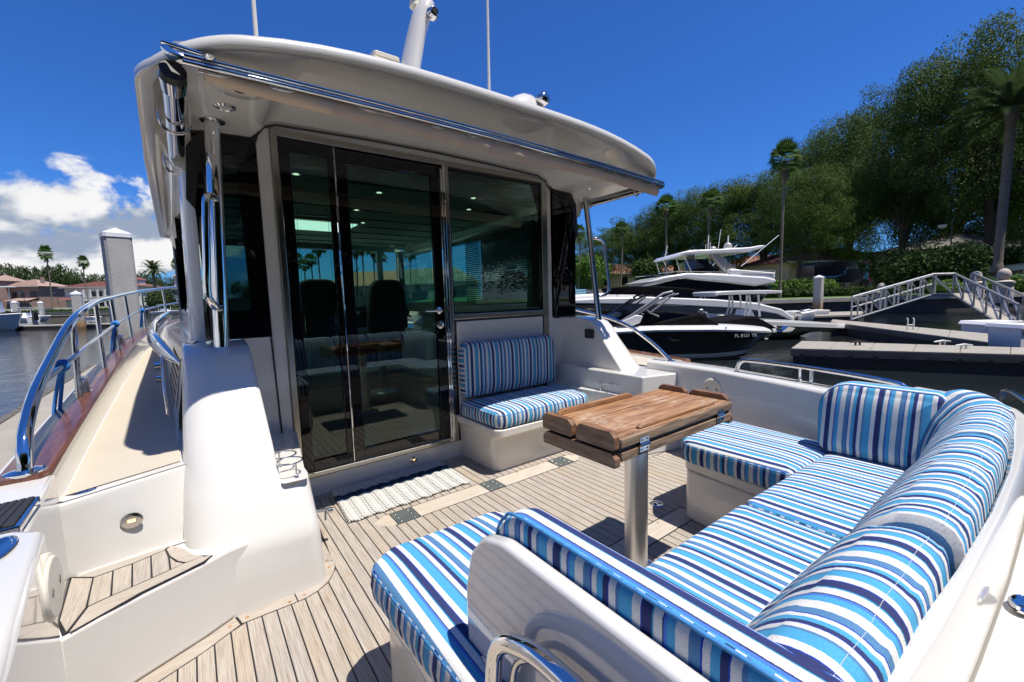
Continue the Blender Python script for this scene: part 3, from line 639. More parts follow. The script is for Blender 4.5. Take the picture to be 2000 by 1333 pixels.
# doors: black frames with glass
def leaf(x0, x1, z0, z1, fl, frr, ft, fb, name, rad):
    d = MB()
    d.box((x0, Yb-.006, z0), (x0+fl, Yb+.022, z1)); d.box((x1-frr, Yb-.006, z0), (x1, Yb+.022, z1))
    d.box((x0+fl, Yb-.006, z1-ft), (x1-frr, Yb+.022, z1)); d.box((x0+fl, Yb-.006, z0), (x1-frr, Yb+.022, z0+fb))
    o = d.build(name, MT['black'], yacht, 0, bev=.003)
    MB().box((x0+fl-.002, Yb+.004, z0+fb-.002), (x1-frr+.002, Yb+.010, z1-ft+.002)).build('pane', MT['glass'], o, 0)
    # bevelled inner pane edge
    e = MB()
    for (xa, xb, za, zb) in ((x0+fl+.012, x0+fl+.016, z0+fb+.012, z1-ft-.012), (x1-frr-.016, x1-frr-.012, z0+fb+.012, z1-ft-.012)): e.box((xa, Yb+.0105, za), (xb, Yb+.014, zb))
    for (za) in (z0+fb+.012, z1-ft-.016): e.box((x0+fl+.012, Yb+.0105, za), (x1-frr-.012, Yb+.014, za+.004))
    e.build('pane_edge', MT['glass_clear'], o, 0)
    return o
d1 = leaf(.436, .706, .147, 1.953, .052, .03, .055, .06, 'fixed_door_leaf', 0)
d2 = leaf(.716, 1.358, .147, 1.945, .062, .062, .065, .07, 'cabin_door', 0)
for z in (.42, 1.02, 1.62):
    MB().tube([(.711, Yb-.010, z-.06), (.711, Yb-.010, z+.06)], .0055, 8).build('hinge', MT['chrome'], d2)
MB().tube([(.711, Yb-.007, .15), (.711, Yb-.007, 1.95)], .003, 8).build('hinge_strip', MT['chrome'], d2)
h = MB().lathe([(.022, 0), (.022, -.006), (.012, -.010), (.010, -.045)], (1.312, Yb-.006, 1.022), 'y', 20); h.tube([(1.312, Yb-.05, 1.022), (1.29, Yb-.052, 1.022), (1.20, Yb-.048, 1.022)], [.009, .008, .006], 10)
h.build('door_handle', MT['chrome'], d2, 60)
MB().lathe([(.026, 0), (.026, -.005), (.014, -.009), (.012, -.006)], (1.318, Yb-.006, .928), 'y', 24).build('door_lock', MT['chrome_dim'], d2)
# window
w = MB(); 
for (xa, za, xb, zb) in ((1.425, .992, 1.433, 1.954), (2.215, .992, 2.227, 1.954), (1.433, 1.940, 2.215, 1.954), (1.433, .992, 2.215, 1.000)): w.box((xa, Yb-.003, za), (xb, Yb+.02, zb))
w = w.build('aft_window', MT['black'], yacht, 0)
MB().box((1.433, Yb+.004, 1.0), (2.215, Yb+.010, 1.94)).build('pane', MT['glass'], w, 0)
# courtesy light in the sill
cl = MB().lathe([(.022, 0), (.022, -.004), (.016, -.007), (.010, -.006)], (1.085, Yb, .060), 'y', 28); cl.v = [((v[0]-1.085)*1.2+1.085, v[1], v[2]) for v in cl.v]
cl = cl.build('sill_light', MT['chrome_dim'], yacht); MB().box((1.077, Yb-.0075, .058), (1.093, Yb-.005, .064)).build('light_slot', MT['lamp_warm'], cl, 0)
# door hook on the port wing
hk = MB().tube([(.37, 2.02, .16), (.43, 2.0, .16)], .008, 10); hk.tube([(.425, 1.99, .16), (.445, 1.985, .16)], .013, 10); hk.tube([(.415, 2.0, .155), (.41, 1.985, .12)], .005, 8)
hk.build('door_hook', MT['chrome_dim'], yacht, 60)
# quarter windows (glass wraps round the corner), side walls
for mirror in (False, True):
    fx = (lambda x: 2*CX-x) if mirror else (lambda x: x)
    fr3 = lambda a, b, h: (fx(a), h, b)
    # black surround on the aft face
    outer = [(.335, .925), (.07, .925), (.062, 1.55), (.095, 1.80), (.16, 1.915), (.335, 1.925)]
    innr = [(.255, 1.04), (.125, 1.04), (.118, 1.52), (.145, 1.74), (.20, 1.83), (.245, 1.84)]
    mb = MB(); n = 6
    v = [fr3(a, b, Yb) for a, b in outer]+[fr3(a, b, Yb) for a, b in innr]+[fr3(a, b, Yb+.03) for a, b in outer]+[fr3(a, b, Yb+.03) for a, b in innr]
    f = []
    for i in range(n):
        j = (i+1) % n; f += [(i, j, n+j, n+i), (2*n+j, 2*n+i, 3*n+i, 3*n+j), (i, 2*n+i, 2*n+j, j), (n+j, 3*n+j, 3*n+i, n+i)]
    qw = mb.add(v, f).build('quarter_window', MT['black'], yacht, 0)
    MB().prism(innr, Yb+.012, Yb+.018, fr=fr3).build('pane', MT['glass_dark'], qw, 0)
    # black gasket sweep up to the roof corner
    MB().prism([(.062, 1.55), (.095, 1.80), (.16, 1.918), (.335, 1.926), (.335, 1.95), (.13, 1.945), (.05, 1.84), (.03, 1.60)], Yb-.004, Yb+.04, fr=fr3).build('window_gasket', MT['rubber'], yacht, 0, bev=.004)
    # corner pillar, rounded
    ang = [(.066+.0, Yb+.0), (.045, Yb+.006), (.026, Yb+.03), (.014, Yb+.075), (.008, Yb+.16), (.004, Yb+.30), (.03, Yb+.30), (.066, Yb+.06)]
    rings = [[(fx(x+dx), y, z) for x, y in ang] for z, dx in ((.90, -.016), (1.2, -.008), (1.6, .0), (1.75, .004))]
    if mirror: rings = [[(p[0]-.03, p[1], p[2]) for p in r_] for r_ in rings]
    MB().loft(rings).build('corner_pillar', MT['gel'] if not mirror else MT['black'], yacht, 60)
    # house side: lower coachroof side, upper wall with window band
    rings = []
    for y in np.linspace(2.5, 6.6, 12):
        b0 = lerp(y, [2.14, 2.72, 3.7, 4.5, 6.6], [-.07, -.10, -.147, -.185, -.28]); t0 = lerp(y, [2.5, 6.6], [-.02, -.10])
        rings.append([(fx(b0), y, deckz(y)-.02), (fx(b0+.006), y, deckz(y)+.06), (fx(b0+.046), y, .84), (fx(t0), y, .915), (fx(t0+.03), y, .93)])
    MB().loft(rings, closed=False, cap0=False, cap1=False).build('house_side', MT['gel'], yacht, 40)
    rings = []
    for y in np.linspace(2.7, 6.6, 6):
        t0 = lerp(y, [2.5, 6.6], [.004, -.08])
        rings.append([(fx(t0), y, .92), (fx(t0), y, 1.06), (fx(t0+.02), y, 1.061), (fx(t0+.02), y, .92)])
    MB().loft(rings).build('window_sill_band', MT['gel'], yacht, 0)
    for i in range(3):
        ya, yb2 = 2.86+i*1.25, 2.86+i*1.25+1.17
        q = MB(); ta, tb = lerp(ya, [2.5, 6.6], [.006, -.078]), lerp(yb2, [2.5, 6.6], [.006, -.078])
        q.add([(fx(ta), ya, 1.06), (fx(tb), yb2, 1.06), (fx(tb+.05), yb2, 1.84), (fx(ta+.05), ya, 1.84)], [(0, 1, 2, 3)])
        q.build('side_window', MT['glass_dark'] if not mirror else MT['glass_teal'], yacht, 0)
        MB().box(*(((fx(tb)-.006, yb2, 1.06), (fx(tb)+.05, yb2+.08, 1.86)))).build('window_post', MT['black'], yacht, 0)
# grille and chrome vents on the port house side
gpz = MB()
for i in range(9):
    for j in range(6):
        y = 2.75+i*.11; z = .60+j*.045
        def gp_(yy, v): b_ = lerp(yy, [2.14, 2.72, 3.7, 4.5], [-.07, -.10, -.147, -.185]); return (b_+.004+(.045)*v-.008, yy, .585+.25*v)
        v0 = (j+.12)/6; v1 = (j+.88)/6; vm = (v0+v1)/2; gpz.add([gp_(y+.045, v0), gp_(y+.092, vm), gp_(y+.045, v1), gp_(y, vm)], [(0, 1, 2, 3)])
gl = MB().prism([(2.70, 0), (3.80, 0), (3.78, 1), (2.72, 1)], 0, .005, fr=lambda a, b, h: (gp_(a, b)[0]+.006-h, a, gp_(a, b)[2])).build('air_grille', MT['gel'], yacht, 0)
gpz.build('grille_hole', MT['dark'], gl, 0, fix=False)['kind'] = 'stuff'
MB().tube([(-.128, 2.66, .56), (-.130, 2.64, .70), (-.135, 2.9, .88)], .006, 8).build('grille_stay', MT['chrome'], gl, 60)
cs = MB()
rings = []
for y, x, z, r in ((2.50, -.055, .83, .002), (2.62, -.075, .84, .010), (2.75, -.10, .855, .02), (2.9, -.13, .875, .028), (3.4, -.19, .90, .036), (4.0, -.215, .925, .04), (5.0, -.22, .96, .04), (6.4, -.2, 1.0, .03)):
    rings.append([(x+r*.9*math.cos(w), y, z+r*math.sin(w)*1.6) for w in np.linspace(0, 2*math.pi, 13)[:-1]])
MB().loft(rings).build('rub_moulding', MT['chrome'], yacht, 60)
kb = MB().tube([(-.14, 2.80, .80), (-.165, 2.80, .80)], .022, 14); kb.tube([(-.14, 2.80, .735), (-.165, 2.80, .735)], .022, 14); kb.build('vent_knob', MT['chrome_dim'], yacht, 60)
# forward wall of the saloon with windscreen openings, roof inside
fw = MB()
fw.box((-.1, 6.6, .4), (2.76, 6.66, 1.18)); fw.box((-.1, 6.55, 1.85), (2.76, 6.66, 2.0))
for xa, xb in ((-.1, .12), (2.38, 2.46), (2.70, 2.76)): fw.box((xa, 6.58, 1.18), (xb, 6.64, 1.85))
fw.build('windscreen_frame', MT['gel'], yacht, 0)
for xa, xb in ((.12, 2.38), (2.46, 2.70)): MB().box((xa, 6.60, 1.18), (xb, 6.605, 1.85)).build('windscreen', MT['glass_clear'], yacht, 0)
wp = MB()
for xx in (1.05, 2.15): wp.tube([(xx, 6.70, 1.10), (xx-.35, 6.69, 1.60)], .008, 6); wp.tube([(xx-.3, 6.69, 1.36), (xx-.02, 6.69, 1.60)], .006, 6)
wp.build('wiper', MT['rubber'], yacht)
MB().prism([(-.05, 6.6), (2.7, 6.6), (2.3, 10.4), (1.33, 11.2), (.35, 10.4)], .72, .80).build('foredeck', MT['gel_cream'], yacht, 0, bev=.05)

# ---- saloon interior seen through the glass
MT['lamp_int'] = emis('lit_ceiling_lamp', (1, .93, .8), 1.0)
wood = varied('saloon_wood', (0.22, 0.11, 0.05), (0.16, 0.075, 0.035), 8, 0.35, ms=(1, 8, 8))
MT['headliner'] = mat('headliner', (0.82, 0.80, 0.75), 0.7)
MB().box((.0, 2.62, -.02), (2.66, 6.55, .0)).build('saloon_floor', wood, yacht, 0)
hl = MB(); 
for i in range(9): hl.box((.0, 2.64+i*.44, 1.915), (2.66, 2.64+i*.44+.41, 1.925))
hl.build('headliner', MT['headliner'], yacht, 0)
bt = MB()
for i in range(10): bt.box((.0, 2.61+i*.44, 1.905), (2.66, 2.61+i*.44+.03, 1.925))
bt.build('ceiling_batten', wood, yacht, 0)
for x, y in ((.60, 3.0), (.62, 3.55), (1.2, 3.2), (1.25, 3.9), (1.9, 3.0), (2.1, 3.4), (.7, 4.3), (1.5, 4.5)):
    s_ = MB().lathe([(.035, 0), (.035, -.008), (.022, -.009)], (x, y, 1.906), n=16).build('ceiling_spotlight', MT['chrome_dim'], yacht)
    MB().lathe([(.020, 0), (.018, -.002)], (x, y, 1.8965), n=12).build('lamp', MT['lamp_int'], s_)
MB().box((.45, 4.55, 1.898), (1.55, 5.25, 1.904)).build('skylight_frame', wood, yacht, 0)
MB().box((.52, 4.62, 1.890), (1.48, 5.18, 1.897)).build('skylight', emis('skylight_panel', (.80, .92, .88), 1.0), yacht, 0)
cb = MB(); cb.box((.02, 2.9, 0), (.40, 5.6, .78)); cb.box((2.15, 2.75, 0), (2.62, 4.2, .80)); cb.build('saloon_cabinet', wood, yacht, 0, bev=.01)
MB().box((2.1, 2.70, .80), (2.63, 4.25, .84)).build('countertop', MT['white'], yacht, 0, bev=.008)
MB().box((.30, 5.8, .2), (2.4, 6.5, .98)).build('helm_console', mat('console_black', (.02, .02, .02), .5), yacht, 0, bev=.05)
MB().box((.0, 6.25, 1.02), (2.66, 6.58, 1.10)).build('dashboard', mat('dash_white', (.6, .6, .55), .5), yacht, 0)
# blinds and curtain behind the aft window (starboard side)
bl = MB()
for i in range(34): bl.box((2.585, 2.75, 1.02+i*.022), (2.60, 4.3, 1.02+i*.022+.012))
bl = bl.build('venetian_blind', mat('blind', (.30, .30, .27), .6), yacht, 0); bl['kind'] = 'stuff'
cu = [];
for i in range(25): cu.append((2.50-.02*math.sin(i*1.6), 2.70+.012*i))
MB().prism(cu+[(x+.012, y) for x, y in reversed(cu)], 1.0, 1.84).build('curtain', mat('curtain', (.45, .42, .36), .9), yacht, 60)
def helm_chair(x, y, lab):
    c = thing('helm_chair', lab, 'chair', (x, y, 0), 'helm chairs inside the cabin')
    MB().lathe([(.16, 0), (.15, .02), (.045, .04), (.045, .62), (.09, .66)], (x, y, 0), n=20).build('pedestal', MT['alu'], c, 60)
    lm = MT.setdefault('leather', mat('charcoal_leather', (.11, .105, .10), .5))
    MB().prism(rpoly([(x-.25, y-.20), (x+.25, y-.20), (x+.25, y+.24), (x-.25, y+.24)], .09), .66, .78).build('seat', lm, c, 40, bev=.04, seg=4)
    MB().prism(rpoly([(x-.24, .76), (x+.24, .76), (x+.20, 1.33), (x-.20, 1.33)], [.05, .05, .14, .14]), y-.28, y-.17, fr=lambda a, b, h: (a, h+(b-.76)*-.06, b)).build('backrest', lm, c, 40, bev=.035, seg=4)
    for s_ in (-1, 1): MB().tube([(x+s_*.27, y-.18, .95), (x+s_*.27, y+.12, .95)], .028, 10).build('armrest', lm, c, 60)
helm_chair(1.05, 4.9, 'dark leather helm chair seen through the cabin door glass, left one')
helm_chair(1.80, 5.0, 'dark leather helm chair seen at the right edge of the cabin door glass')
wc = thing('armchair', 'pale low chair just inside the left door leaf', 'chair', (.72, 3.35, 0))
wl = mat('pale_leather', (.5, .5, .45), .5)
MB().prism(rpoly([(.50, 3.15), (.95, 3.15), (.95, 3.6), (.50, 3.6)], .06), .12, .42).build('seat', wl, wc, 40, bev=.03, seg=3)
MB().prism(rpoly([(.52, .40), (.93, .40), (.90, .82), (.55, .82)], .06), 3.54, 3.62, fr=lambda a, b, h: (a, h+(b-.4)*.1, b)).build('backrest', wl, wc, 40, bev=.03, seg=3)
for dx, dy in ((.53, 3.2), (.92, 3.2), (.53, 3.55), (.92, 3.55)): MB().tube([(dx, dy, 0), (dx, dy, .14)], .014, 8).build('leg', MT['chrome_dim'], wc)
fgt = thing('flag', 'folded red, white and blue starred flag on a staff inside the left door leaf', 'flag', (1.02, 3.9, 0))
MB().tube([(1.02, 3.9, 0), (1.02, 3.9, 1.02)], .010, 8).build('staff', wood, fgt)
fm = mat('flag_cloth', (.4, .05, .05), .8); t = fm.node_tree; c_ = N(t, 'ShaderNodeTexCoord'); s_ = N(t, 'ShaderNodeSeparateXYZ'); t.links.new(c_.outputs['Object'], s_.inputs[0])
fv = M(t, 'FRACT', M(t, 'MULTIPLY', M(t, 'ADD', s_.outputs[0], M(t, 'MULTIPLY', s_.outputs[2], .18)), 14.0))
t.links.new(ramp(t, fv, [(0, (.42, .03, .04)), (.5, (.6, .58, .55))], 'CONSTANT'), t.nodes['Principled BSDF'].inputs['Base Color'])
rings = []
for i in range(9):
    z = .98-i*.085; rings.append([(1.02+.05*math.cos(w)*(1+.25*i)*(1+.3*math.sin(3*w+i*.4)), 3.9+.035*math.sin(w)*(1+.2*i), z) for w in np.linspace(0, 2*math.pi, 19)[:-1]])
fc = MB().loft(rings).build('cloth', fm, fgt, 60)
can = MB(); 
for i in range(5): can.lathe([(.008, 0), (.008, -.0015)], (1.0+.015*(i % 3), 3.9-.043-.004*i, .93-.035*i), 'y', 5)
cn2 = MB().loft([[(p[0], p[1]-.004, p[2]) for p in r_] for r_ in rings[:4]]).build('canton', mat('flag_navy', (.02, .03, .12), .8), fgt, 60); can.build('star', MT['white'], fgt, 0)

# ---- hardtop
RX, RY0, RY1 = 1.30, 1.70, 6.35
def ztop(x): return -.105*min(abs((x-1.29)/1.18), 1.12)**3.6
def zund(x):
    d = abs(x-1.34); s_ = min(max((d-.92)/.10, 0), 1); s_ = s_*s_*(3-2*s_); return 2.046-.016*d*d-.10*s_
def outline(inset, n=14):
    pts = [(-.075+inset, RY0+inset), (2.655-inset, RY0+inset), (2.76-inset, 3.0), (2.84-inset, RY1-inset), (-.20+inset, RY1-inset), (-.125+inset, 3.0)]
    return rpoly(pts, [max(.30-inset, .02), max(.30-inset, .02), 0.3, max(.30-inset, .02), max(.30-inset, .02), .3], n)
def dens(pl, m=6):
    o_ = []
    for i in range(len(pl)):
        a = Vector(pl[i]); b = Vector(pl[(i+1) % len(pl)]); k = max(1, int((b-a).length/.12))
        for j in range(k): q = a.lerp(b, j/k); o_.append((q.x, q.y))
    return o_
base = dens(outline(0)); cxy = Vector((1.32, 4.0))
def insetp(d):
    o_ = []; n = len(base)
    for i in range(n):
        a = Vector(base[i-1]); b = Vector(base[(i+1) % n]); t_ = (b-a).normalized(); nrm = Vector((-t_.y, t_.x))
        p = Vector(base[i])
        if nrm.dot(cxy-p) < 0: nrm = -nrm
        o_.append(p+nrm*d)
    return o_
def ring(d, zf): return [(p.x, p.y, zf(p)) for p in insetp(d)]
ZT = 2.055
rim_rings = [ring(.05, lambda p: ZT-.036+ztop(p.x)), ring(.010, lambda p: ZT-.042+ztop(p.x)), ring(.002, lambda p: ZT-.039+ztop(p.x)), ring(0, lambda p: ZT-.032+ztop(p.x)), ring(.002, lambda p: ZT-.010+ztop(p.x)), ring(.016, lambda p: ZT+ztop(p.x)), ring(.06, lambda p: ZT+.012+ztop(p.x)), ring(.18, lambda p: ZT+.03+ztop(p.x))]
ht_ = MB().loft(rim_rings, cap0=False, cap1=False)
tx = np.linspace(.03, 2.60, 48); ty = np.linspace(RY0+.12, RY1-.12, 20)
ht_.add([(x, y, ZT+.027+ztop(x)) for y in ty for x in tx], [(j*48+i, j*48+i+1, (j+1)*48+i+1, (j+1)*48+i) for j in range(19) for i in range(47)])
hardtop = ht_.build('hardtop', MT['gel'], yacht, 50, fix=False)
def bl_(a, b, s_): return a*(1-s_)+b*s_
un_rings = [ring(.05, lambda p: ZT-.036+ztop(p.x)), ring(.08, lambda p: bl_(ZT-.036+ztop(p.x), zund(p.x)+.0, .35)), ring(.13, lambda p: bl_(ZT-.05+ztop(p.x), zund(p.x), .8)), ring(.19, lambda p: zund(p.x)), ring(.30, lambda p: zund(p.x))]
# underside as a grid
us = MB().loft(un_rings, cap0=False, cap1=False)
gx = np.linspace(.0, 2.66, 60); gy = np.linspace(RY0+.26, RY1-.3, 22)
vv = [(x, y, zund(x)-.001) for y in gy for x in gx]; ff = [(j*60+i, j*60+i+1, (j+1)*60+i+1, (j+1)*60+i) for j in range(21) for i in range(59)]
us.add(vv, ff)
und = us.build('overhead_liner', MT['liner'], hardtop, 60, fix=False)
# header trim line between liner and bulkhead
MB().tube([(.33, Yb-.006, 1.90), (.345, Yb-.008, 1.945), (.375, Yb-.008, 1.985), (.43, Yb-.010, 2.008), (.9, Yb-.010, 2.024), (1.34, Yb-.010, 2.028), (1.8, Yb-.010, 2.02), (2.20, Yb-.010, 2.006), (2.26, Yb-.008, 1.98), (2.32, Yb-.006, 1.92), (2.44, Yb-.004, 1.895)], .006, 8).build('joint_gasket', MT['rubber'], hardtop, 60)
# speaker, down-lights
def spk(x, y):
    z = zund(x)
    s_ = MB().lathe([(.098, 0), (.098, -.004), (.09, -.009), (.036, -.011), (.034, -.013), (.0001, -.013)], (x, y, z), n=40).build('speaker', MT['liner'], hardtop, 30)
    MB().lathe([(.024, 0), (.022, -.003)], (x, y, z-.0125), n=24).build('speaker_dome', MT['dark'], s_)
    hol = MB()
    for i in range(5):
        r_ = .046+i*.009
        for k in range(int(r_*420)):
            w = 2*math.pi*k/int(r_*420); hol.lathe([(.0012, 0), (.0012, -.0004)], (x+r_*math.cos(w), y+r_*math.sin(w), z-.0107+.0012*(i/4)), n=4)
    hol.build('speaker_hole', MT['dark'], s_, 0)['kind'] = 'stuff'
spk(.225, 1.99); spk(2.52, 2.05)
def dl(x, y):
    z = zund(x); s_ = MB().lathe([(.042, 0), (.042, -.004), (.030, -.010), (.026, -.005)], (x, y, z), n=32).build('down_light', MT['chrome'], hardtop, 40)
    MB().lathe([(.027, 0), (.024, -.003)], (x, y, z-.004), n=24).build('lens', MT['lens'], s_)
dl(.19, 2.21); dl(2.585, 2.36); dl(.02, 4.6); dl(.02, 5.6)
# support tubes
tb = MB().tube([(.10, 2.33, .83), (.152, 2.40, 1.925)], .0305, 24).build('support_tube', MT['chrome'], yacht, 60)
MB().lathe([(.05, 0), (.05, -.006), (.036, -.012)], (.152, 2.40, 1.925), n=28).build('tube_flange', MT['chrome_dim'], yacht)
MB().tube([(2.575, 2.27, .80), (2.66, 2.50, 1.92)], .0225, 20).build('support_tube', MT['chrome_dim'], yacht, 60)
MB().lathe([(.036, 0), (.036, -.006), (.026, -.01)], (2.66, 2.50, 1.925), n=24).build('tube_flange', MT['chrome_dim'], yacht)
# grab handles on both tubes
MB().tube(smoothpath([(.135, 2.355, 1.57), (.118, 2.33, 1.575), (.10, 2.30, 1.56), (.092, 2.29, 1.50), (.078, 2.275, 1.30), (.068, 2.27, 1.16), (.075, 2.275, 1.12), (.095, 2.30, 1.09), (.113, 2.33, 1.085)], 6), .0155, 14).build('grab_handle', MT['chrome'], yacht, 60)
q0 = Vector((2.575, 2.27, .80)); q1 = Vector((2.66, 2.50, 1.92))
def onp(z): return q0.lerp(q1, (z-.8)/1.12)
MB().tube(smoothpath([onp(1.545), onp(1.55)+Vector((.05, -.03, .0)), onp(1.52)+Vector((.085, -.055, 0)), onp(1.45)+Vector((.095, -.06, 0)), onp(1.2)+Vector((.095, -.06, 0)), onp(1.12)+Vector((.085, -.055, 0)), onp(1.085)+Vector((.04, -.025, 0)), onp(1.085)], 6), .012, 12).build('grab_handle', MT['chrome'], yacht, 60)
# port fore-and-aft grab rail under the overhang and small chrome items
gr2 = MB().tube(smoothpath([(-.03, 4.35, 1.90), (-.03, 4.35, 1.82), (-.03, 4.45, 1.80), (-.03, 5.25, 1.80), (-.03, 5.35, 1.82), (-.03, 5.35, 1.90)], 5), .012, 10)
gr2.tube([(-.03, 4.7, 1.80), (-.03, 4.7, 1.9)], .008, 8); gr2.tube([(-.03, 5.0, 1.80), (-.03, 5.0, 1.9)], .008, 8); gr2.build('overhead_rail', MT['chrome_dim'], hardtop, 60)

# ---- awning: cross bar, roller tube under the port side, folded canvas
aw = thing('awning', 'folded tan canvas awning on polished steel poles under the hardtop edge', 'awning', (1.3, 1.78, 1.85))
pb0, pb1 = Vector((.035, 1.735, 1.866)), Vector((2.655, 1.775, 1.838))
def pb(s_, dz=0, dy=0): p = pb0.lerp(pb1, s_); return (p.x, p.y+dy, p.z+dz+.055*4*s_*(1-s_)*.35)
MB().tube([pb(s_, .010) for s_ in np.linspace(0, 1, 12)], .0095, 14).build('awning_pole', MT['chrome'], aw, 60)
MB().tube([pb(s_, -.009) for s_ in np.linspace(.0, 1, 12)], .0085, 14).build('awning_pole', MT['chrome'], aw, 60)
MB().tube([pb(s_, -.020, .014) for s_ in np.linspace(.02, .995, 12)], .006, 12).build('awning_pole', MT['chrome_dim'], aw, 60)
# end fitting and roller tube
e = MB().tube([(.005, 1.76, 1.905), (.02, 1.735, 1.87), (.05, 1.735, 1.862)], [.012, .018, .018], 14); e.tube([(.0, 1.745, 1.905), (.10, 1.735, 1.893)], .008, 10); e.lathe([(.012, -.012), (.020, 0), (.012, .012)], (.118, 1.735, 1.890), n=14)
e.build('end_fitting', MT['chrome'], aw, 60)
MB().tube([(.022, 1.775, 1.840), (.020, 1.805, 1.828)], .036, 24).build('roller_collar', MT['rubber'], aw, 60)
MB().tube([(.021, 1.800, 1.832), (.02, 1.85, 1.81)], [.039, .034], 24).build('roller_cap', MT['chrome'], aw, 60)
MB().tube([(.020, 1.83, 1.812), (.008, 2.92, 1.79)], .031, 28).build('roller_tube', MT['chrome'], aw, 60)
MB().box((.035, 1.86, 1.805), (.0495, 1.90, 1.83)).build('maker_label', MT['white'], aw, 0)
for yy in (2.13, 2.72):
    cxx = .02-(yy-1.83)*.011; zz2 = 1.806-(yy-1.83)*.02
    cl_ = [(cxx+.046*math.cos(w), yy, zz2+.044*math.sin(w)) for w in np.linspace(math.pi*1.0, math.pi*2.0, 9)]
    cl_ = [(cxx-.046, yy+.02, zz2+.09)]+cl_+[(cxx+.046, yy+.02, zz2+.09)]
    MB().tube(cl_, .0065, 8).build('tube_clamp', MT['chrome_dim'], aw, 60)
# starboard roller tube along the other edge
MB().tube([(2.655, 1.80, 1.835), (2.72, 3.35, 1.83)], .022, 20).build('roller_tube', MT['chrome_dim'], aw, 60)
for yy in (2.0, 2.45):
    MB().tube([(2.67-.03, yy, 1.88), (2.67-.03, yy, 1.83), (2.67, yy, 1.80), (2.70, yy, 1.83), (2.70, yy, 1.88)], .006, 8).build('tube_clamp', MT['chrome_dim'], aw, 60)
MB().lathe([(.02, -.02), (.026, 0), (.02, .02)], (2.665, 1.80, 1.835), 'y', 16).build('end_fitting', MT['rubber'], aw, 60)
# the canvas: strip hanging behind the bar
ca = MB(); rings = []
nS = 120
for i in range(nS+1):
    s_ = .026+i/nS*.962; b = Vector(pb(s_, -.012, .030)); fo = .005*math.sin(i*.55+2*math.sin(i*.13))+.002*math.sin(i*1.3)
    dr_ = .018+.050*min(1, s_/.25)+.006*math.sin(i*.11+1)+.0015*math.sin(i*.43); bulk = .012+.004*math.sin(i*.19)
    if s_ > .6: dr_ *= .95
    rings.append([(b.x, b.y-.012, b.z+.02), (b.x, b.y-.022+fo*.3, b.z-.008), (b.x, b.y-.020+fo, b.z-dr_*.6), (b.x, b.y-.004+fo*.8, b.z-dr_), (b.x, b.y+bulk+fo*.5, b.z-dr_*.9), (b.x, b.y+.022+bulk+fo*.3, b.z-dr_*.4), (b.x, b.y+.03, b.z+.01), (b.x, b.y+.02, b.z+.022)])
ca.loft(rings); ca.build('canvas', MT['canvas_tan'], aw, 70)

# ---- things on the roof: radar mast, horn light, vent, aerials (parts of the yacht)
ms = MB(); rings = []
for s_, (x, y, z, w, dd) in enumerate(((1.09, 2.5, 2.05, .062, .13), (1.165, 2.5, 2.45, .054, .105), (1.215, 2.5, 2.65, .052, .09), (1.26, 2.5, 2.79, .056, .085), (1.285, 2.5, 2.85, .054, .08), (1.29, 2.5, 2.885, .035, .05))):
    rings.append([(x+w*math.cos(a), y+dd*math.sin(a), z) for a in np.linspace(0, 2*math.pi, 25)[:-1]])
radar_mast = ms.loft(rings).build('mast', MT['gel'], hardtop, 60)
MB().lathe([(.035, 0), (.03, .05), (.045, .06), (.045, .09)], (1.235, 2.52, 2.84), n=20).build('mast_light', MT['plastic'], radar_mast)
hc = MB().lathe([(.036, 0), (.036, -.02), (.028, -.04), (.020, -.045), (.017, -.038), (.001, -.036)], (1.285, 2.415, 2.765), 'y', 24).build('camera_eye', MT['chrome_dim'], radar_mast)
MB().lathe([(.016, 0), (.012, -.004)], (1.285, 2.376, 2.765), 'y', 16).build('camera_lens', MT['dark'], hc)
vb = MB()
for i in range(5): vb.prism(rpoly([(.93+.008*i, 2.5+.004*i), (1.12, 2.5+.004*i), (1.12, 2.80), (.93+.008*i, 2.80)], .02), 2.36+i*.034, 2.36+i*.034+.026)
vb.build('louvred_vent', MT['plastic'], hardtop, 0, bev=.003)
MB().box((.96, 2.56, 2.04), (1.10, 2.76, 2.37)).build('vent_stem', MT['plastic'], hardtop, 0)
sl_ = MB(); rings = []
for x, w, hh in ((1.36, .02, .02), (1.44, .05, .075), (1.50, .07, .12), (1.55, .08, .145), (1.60, .085, .148), (1.65, .075, .12), (1.69, .05, .07), (1.73, .02, .02)):
    rings.append([(x, 1.92+w*math.cos(a), 2.06+ztop(x)*.0+hh*max(math.sin(a), -.2)*1.0) for a in np.linspace(0, 2*math.pi, 21)[:-1]])
sh = MB().loft(rings).build('light_housing', MT['gel'], hardtop, 60)
MB().lathe([(.034, .0), (.036, .02), (.030, .045), (.015, .052)], (1.635, 1.86, 2.165), fr=lambda a, b, h: (a, -h, b), n=24).build('searchlight', MT['chrome_dim'], sh, 60)
MB().tube([(.325, 2.2, 2.02), (.325, 2.2, 2.10), (.335, 2.2, 3.9)], [.014, .010, .005], 10).build('whip_aerial', MT['gel'], hardtop, 60)
MB().tube([(1.528, 2.2, 2.0), (1.528, 2.2, 2.10), (1.56, 2.2, 4.4)], [.014, .009, .005], 10).build('whip_aerial', MT['gel'], hardtop, 60)

# cove between the overhang and the house side
for mirror in (False, True):
    fx = (lambda x: 2*CX-x) if mirror else (lambda x: x)
    rings = []
    for y in np.linspace(2.56, 6.2, 8):
        dx = lerp(y, [2.5, 6.6], [0, -.085]); rings.append([(fx(.075+dx), y, 1.94), (fx(.07+dx), y, 1.78), (fx(.03+dx), y, 1.735), (fx(.002+dx), y, 1.745), (fx(-.02+dx), y, 1.80), (fx(-.05+dx), y, 1.88), (fx(-.07+dx), y, 1.95)])
    MB().loft(rings).build('overhead_cove', MT['liner'], hardtop, 60)
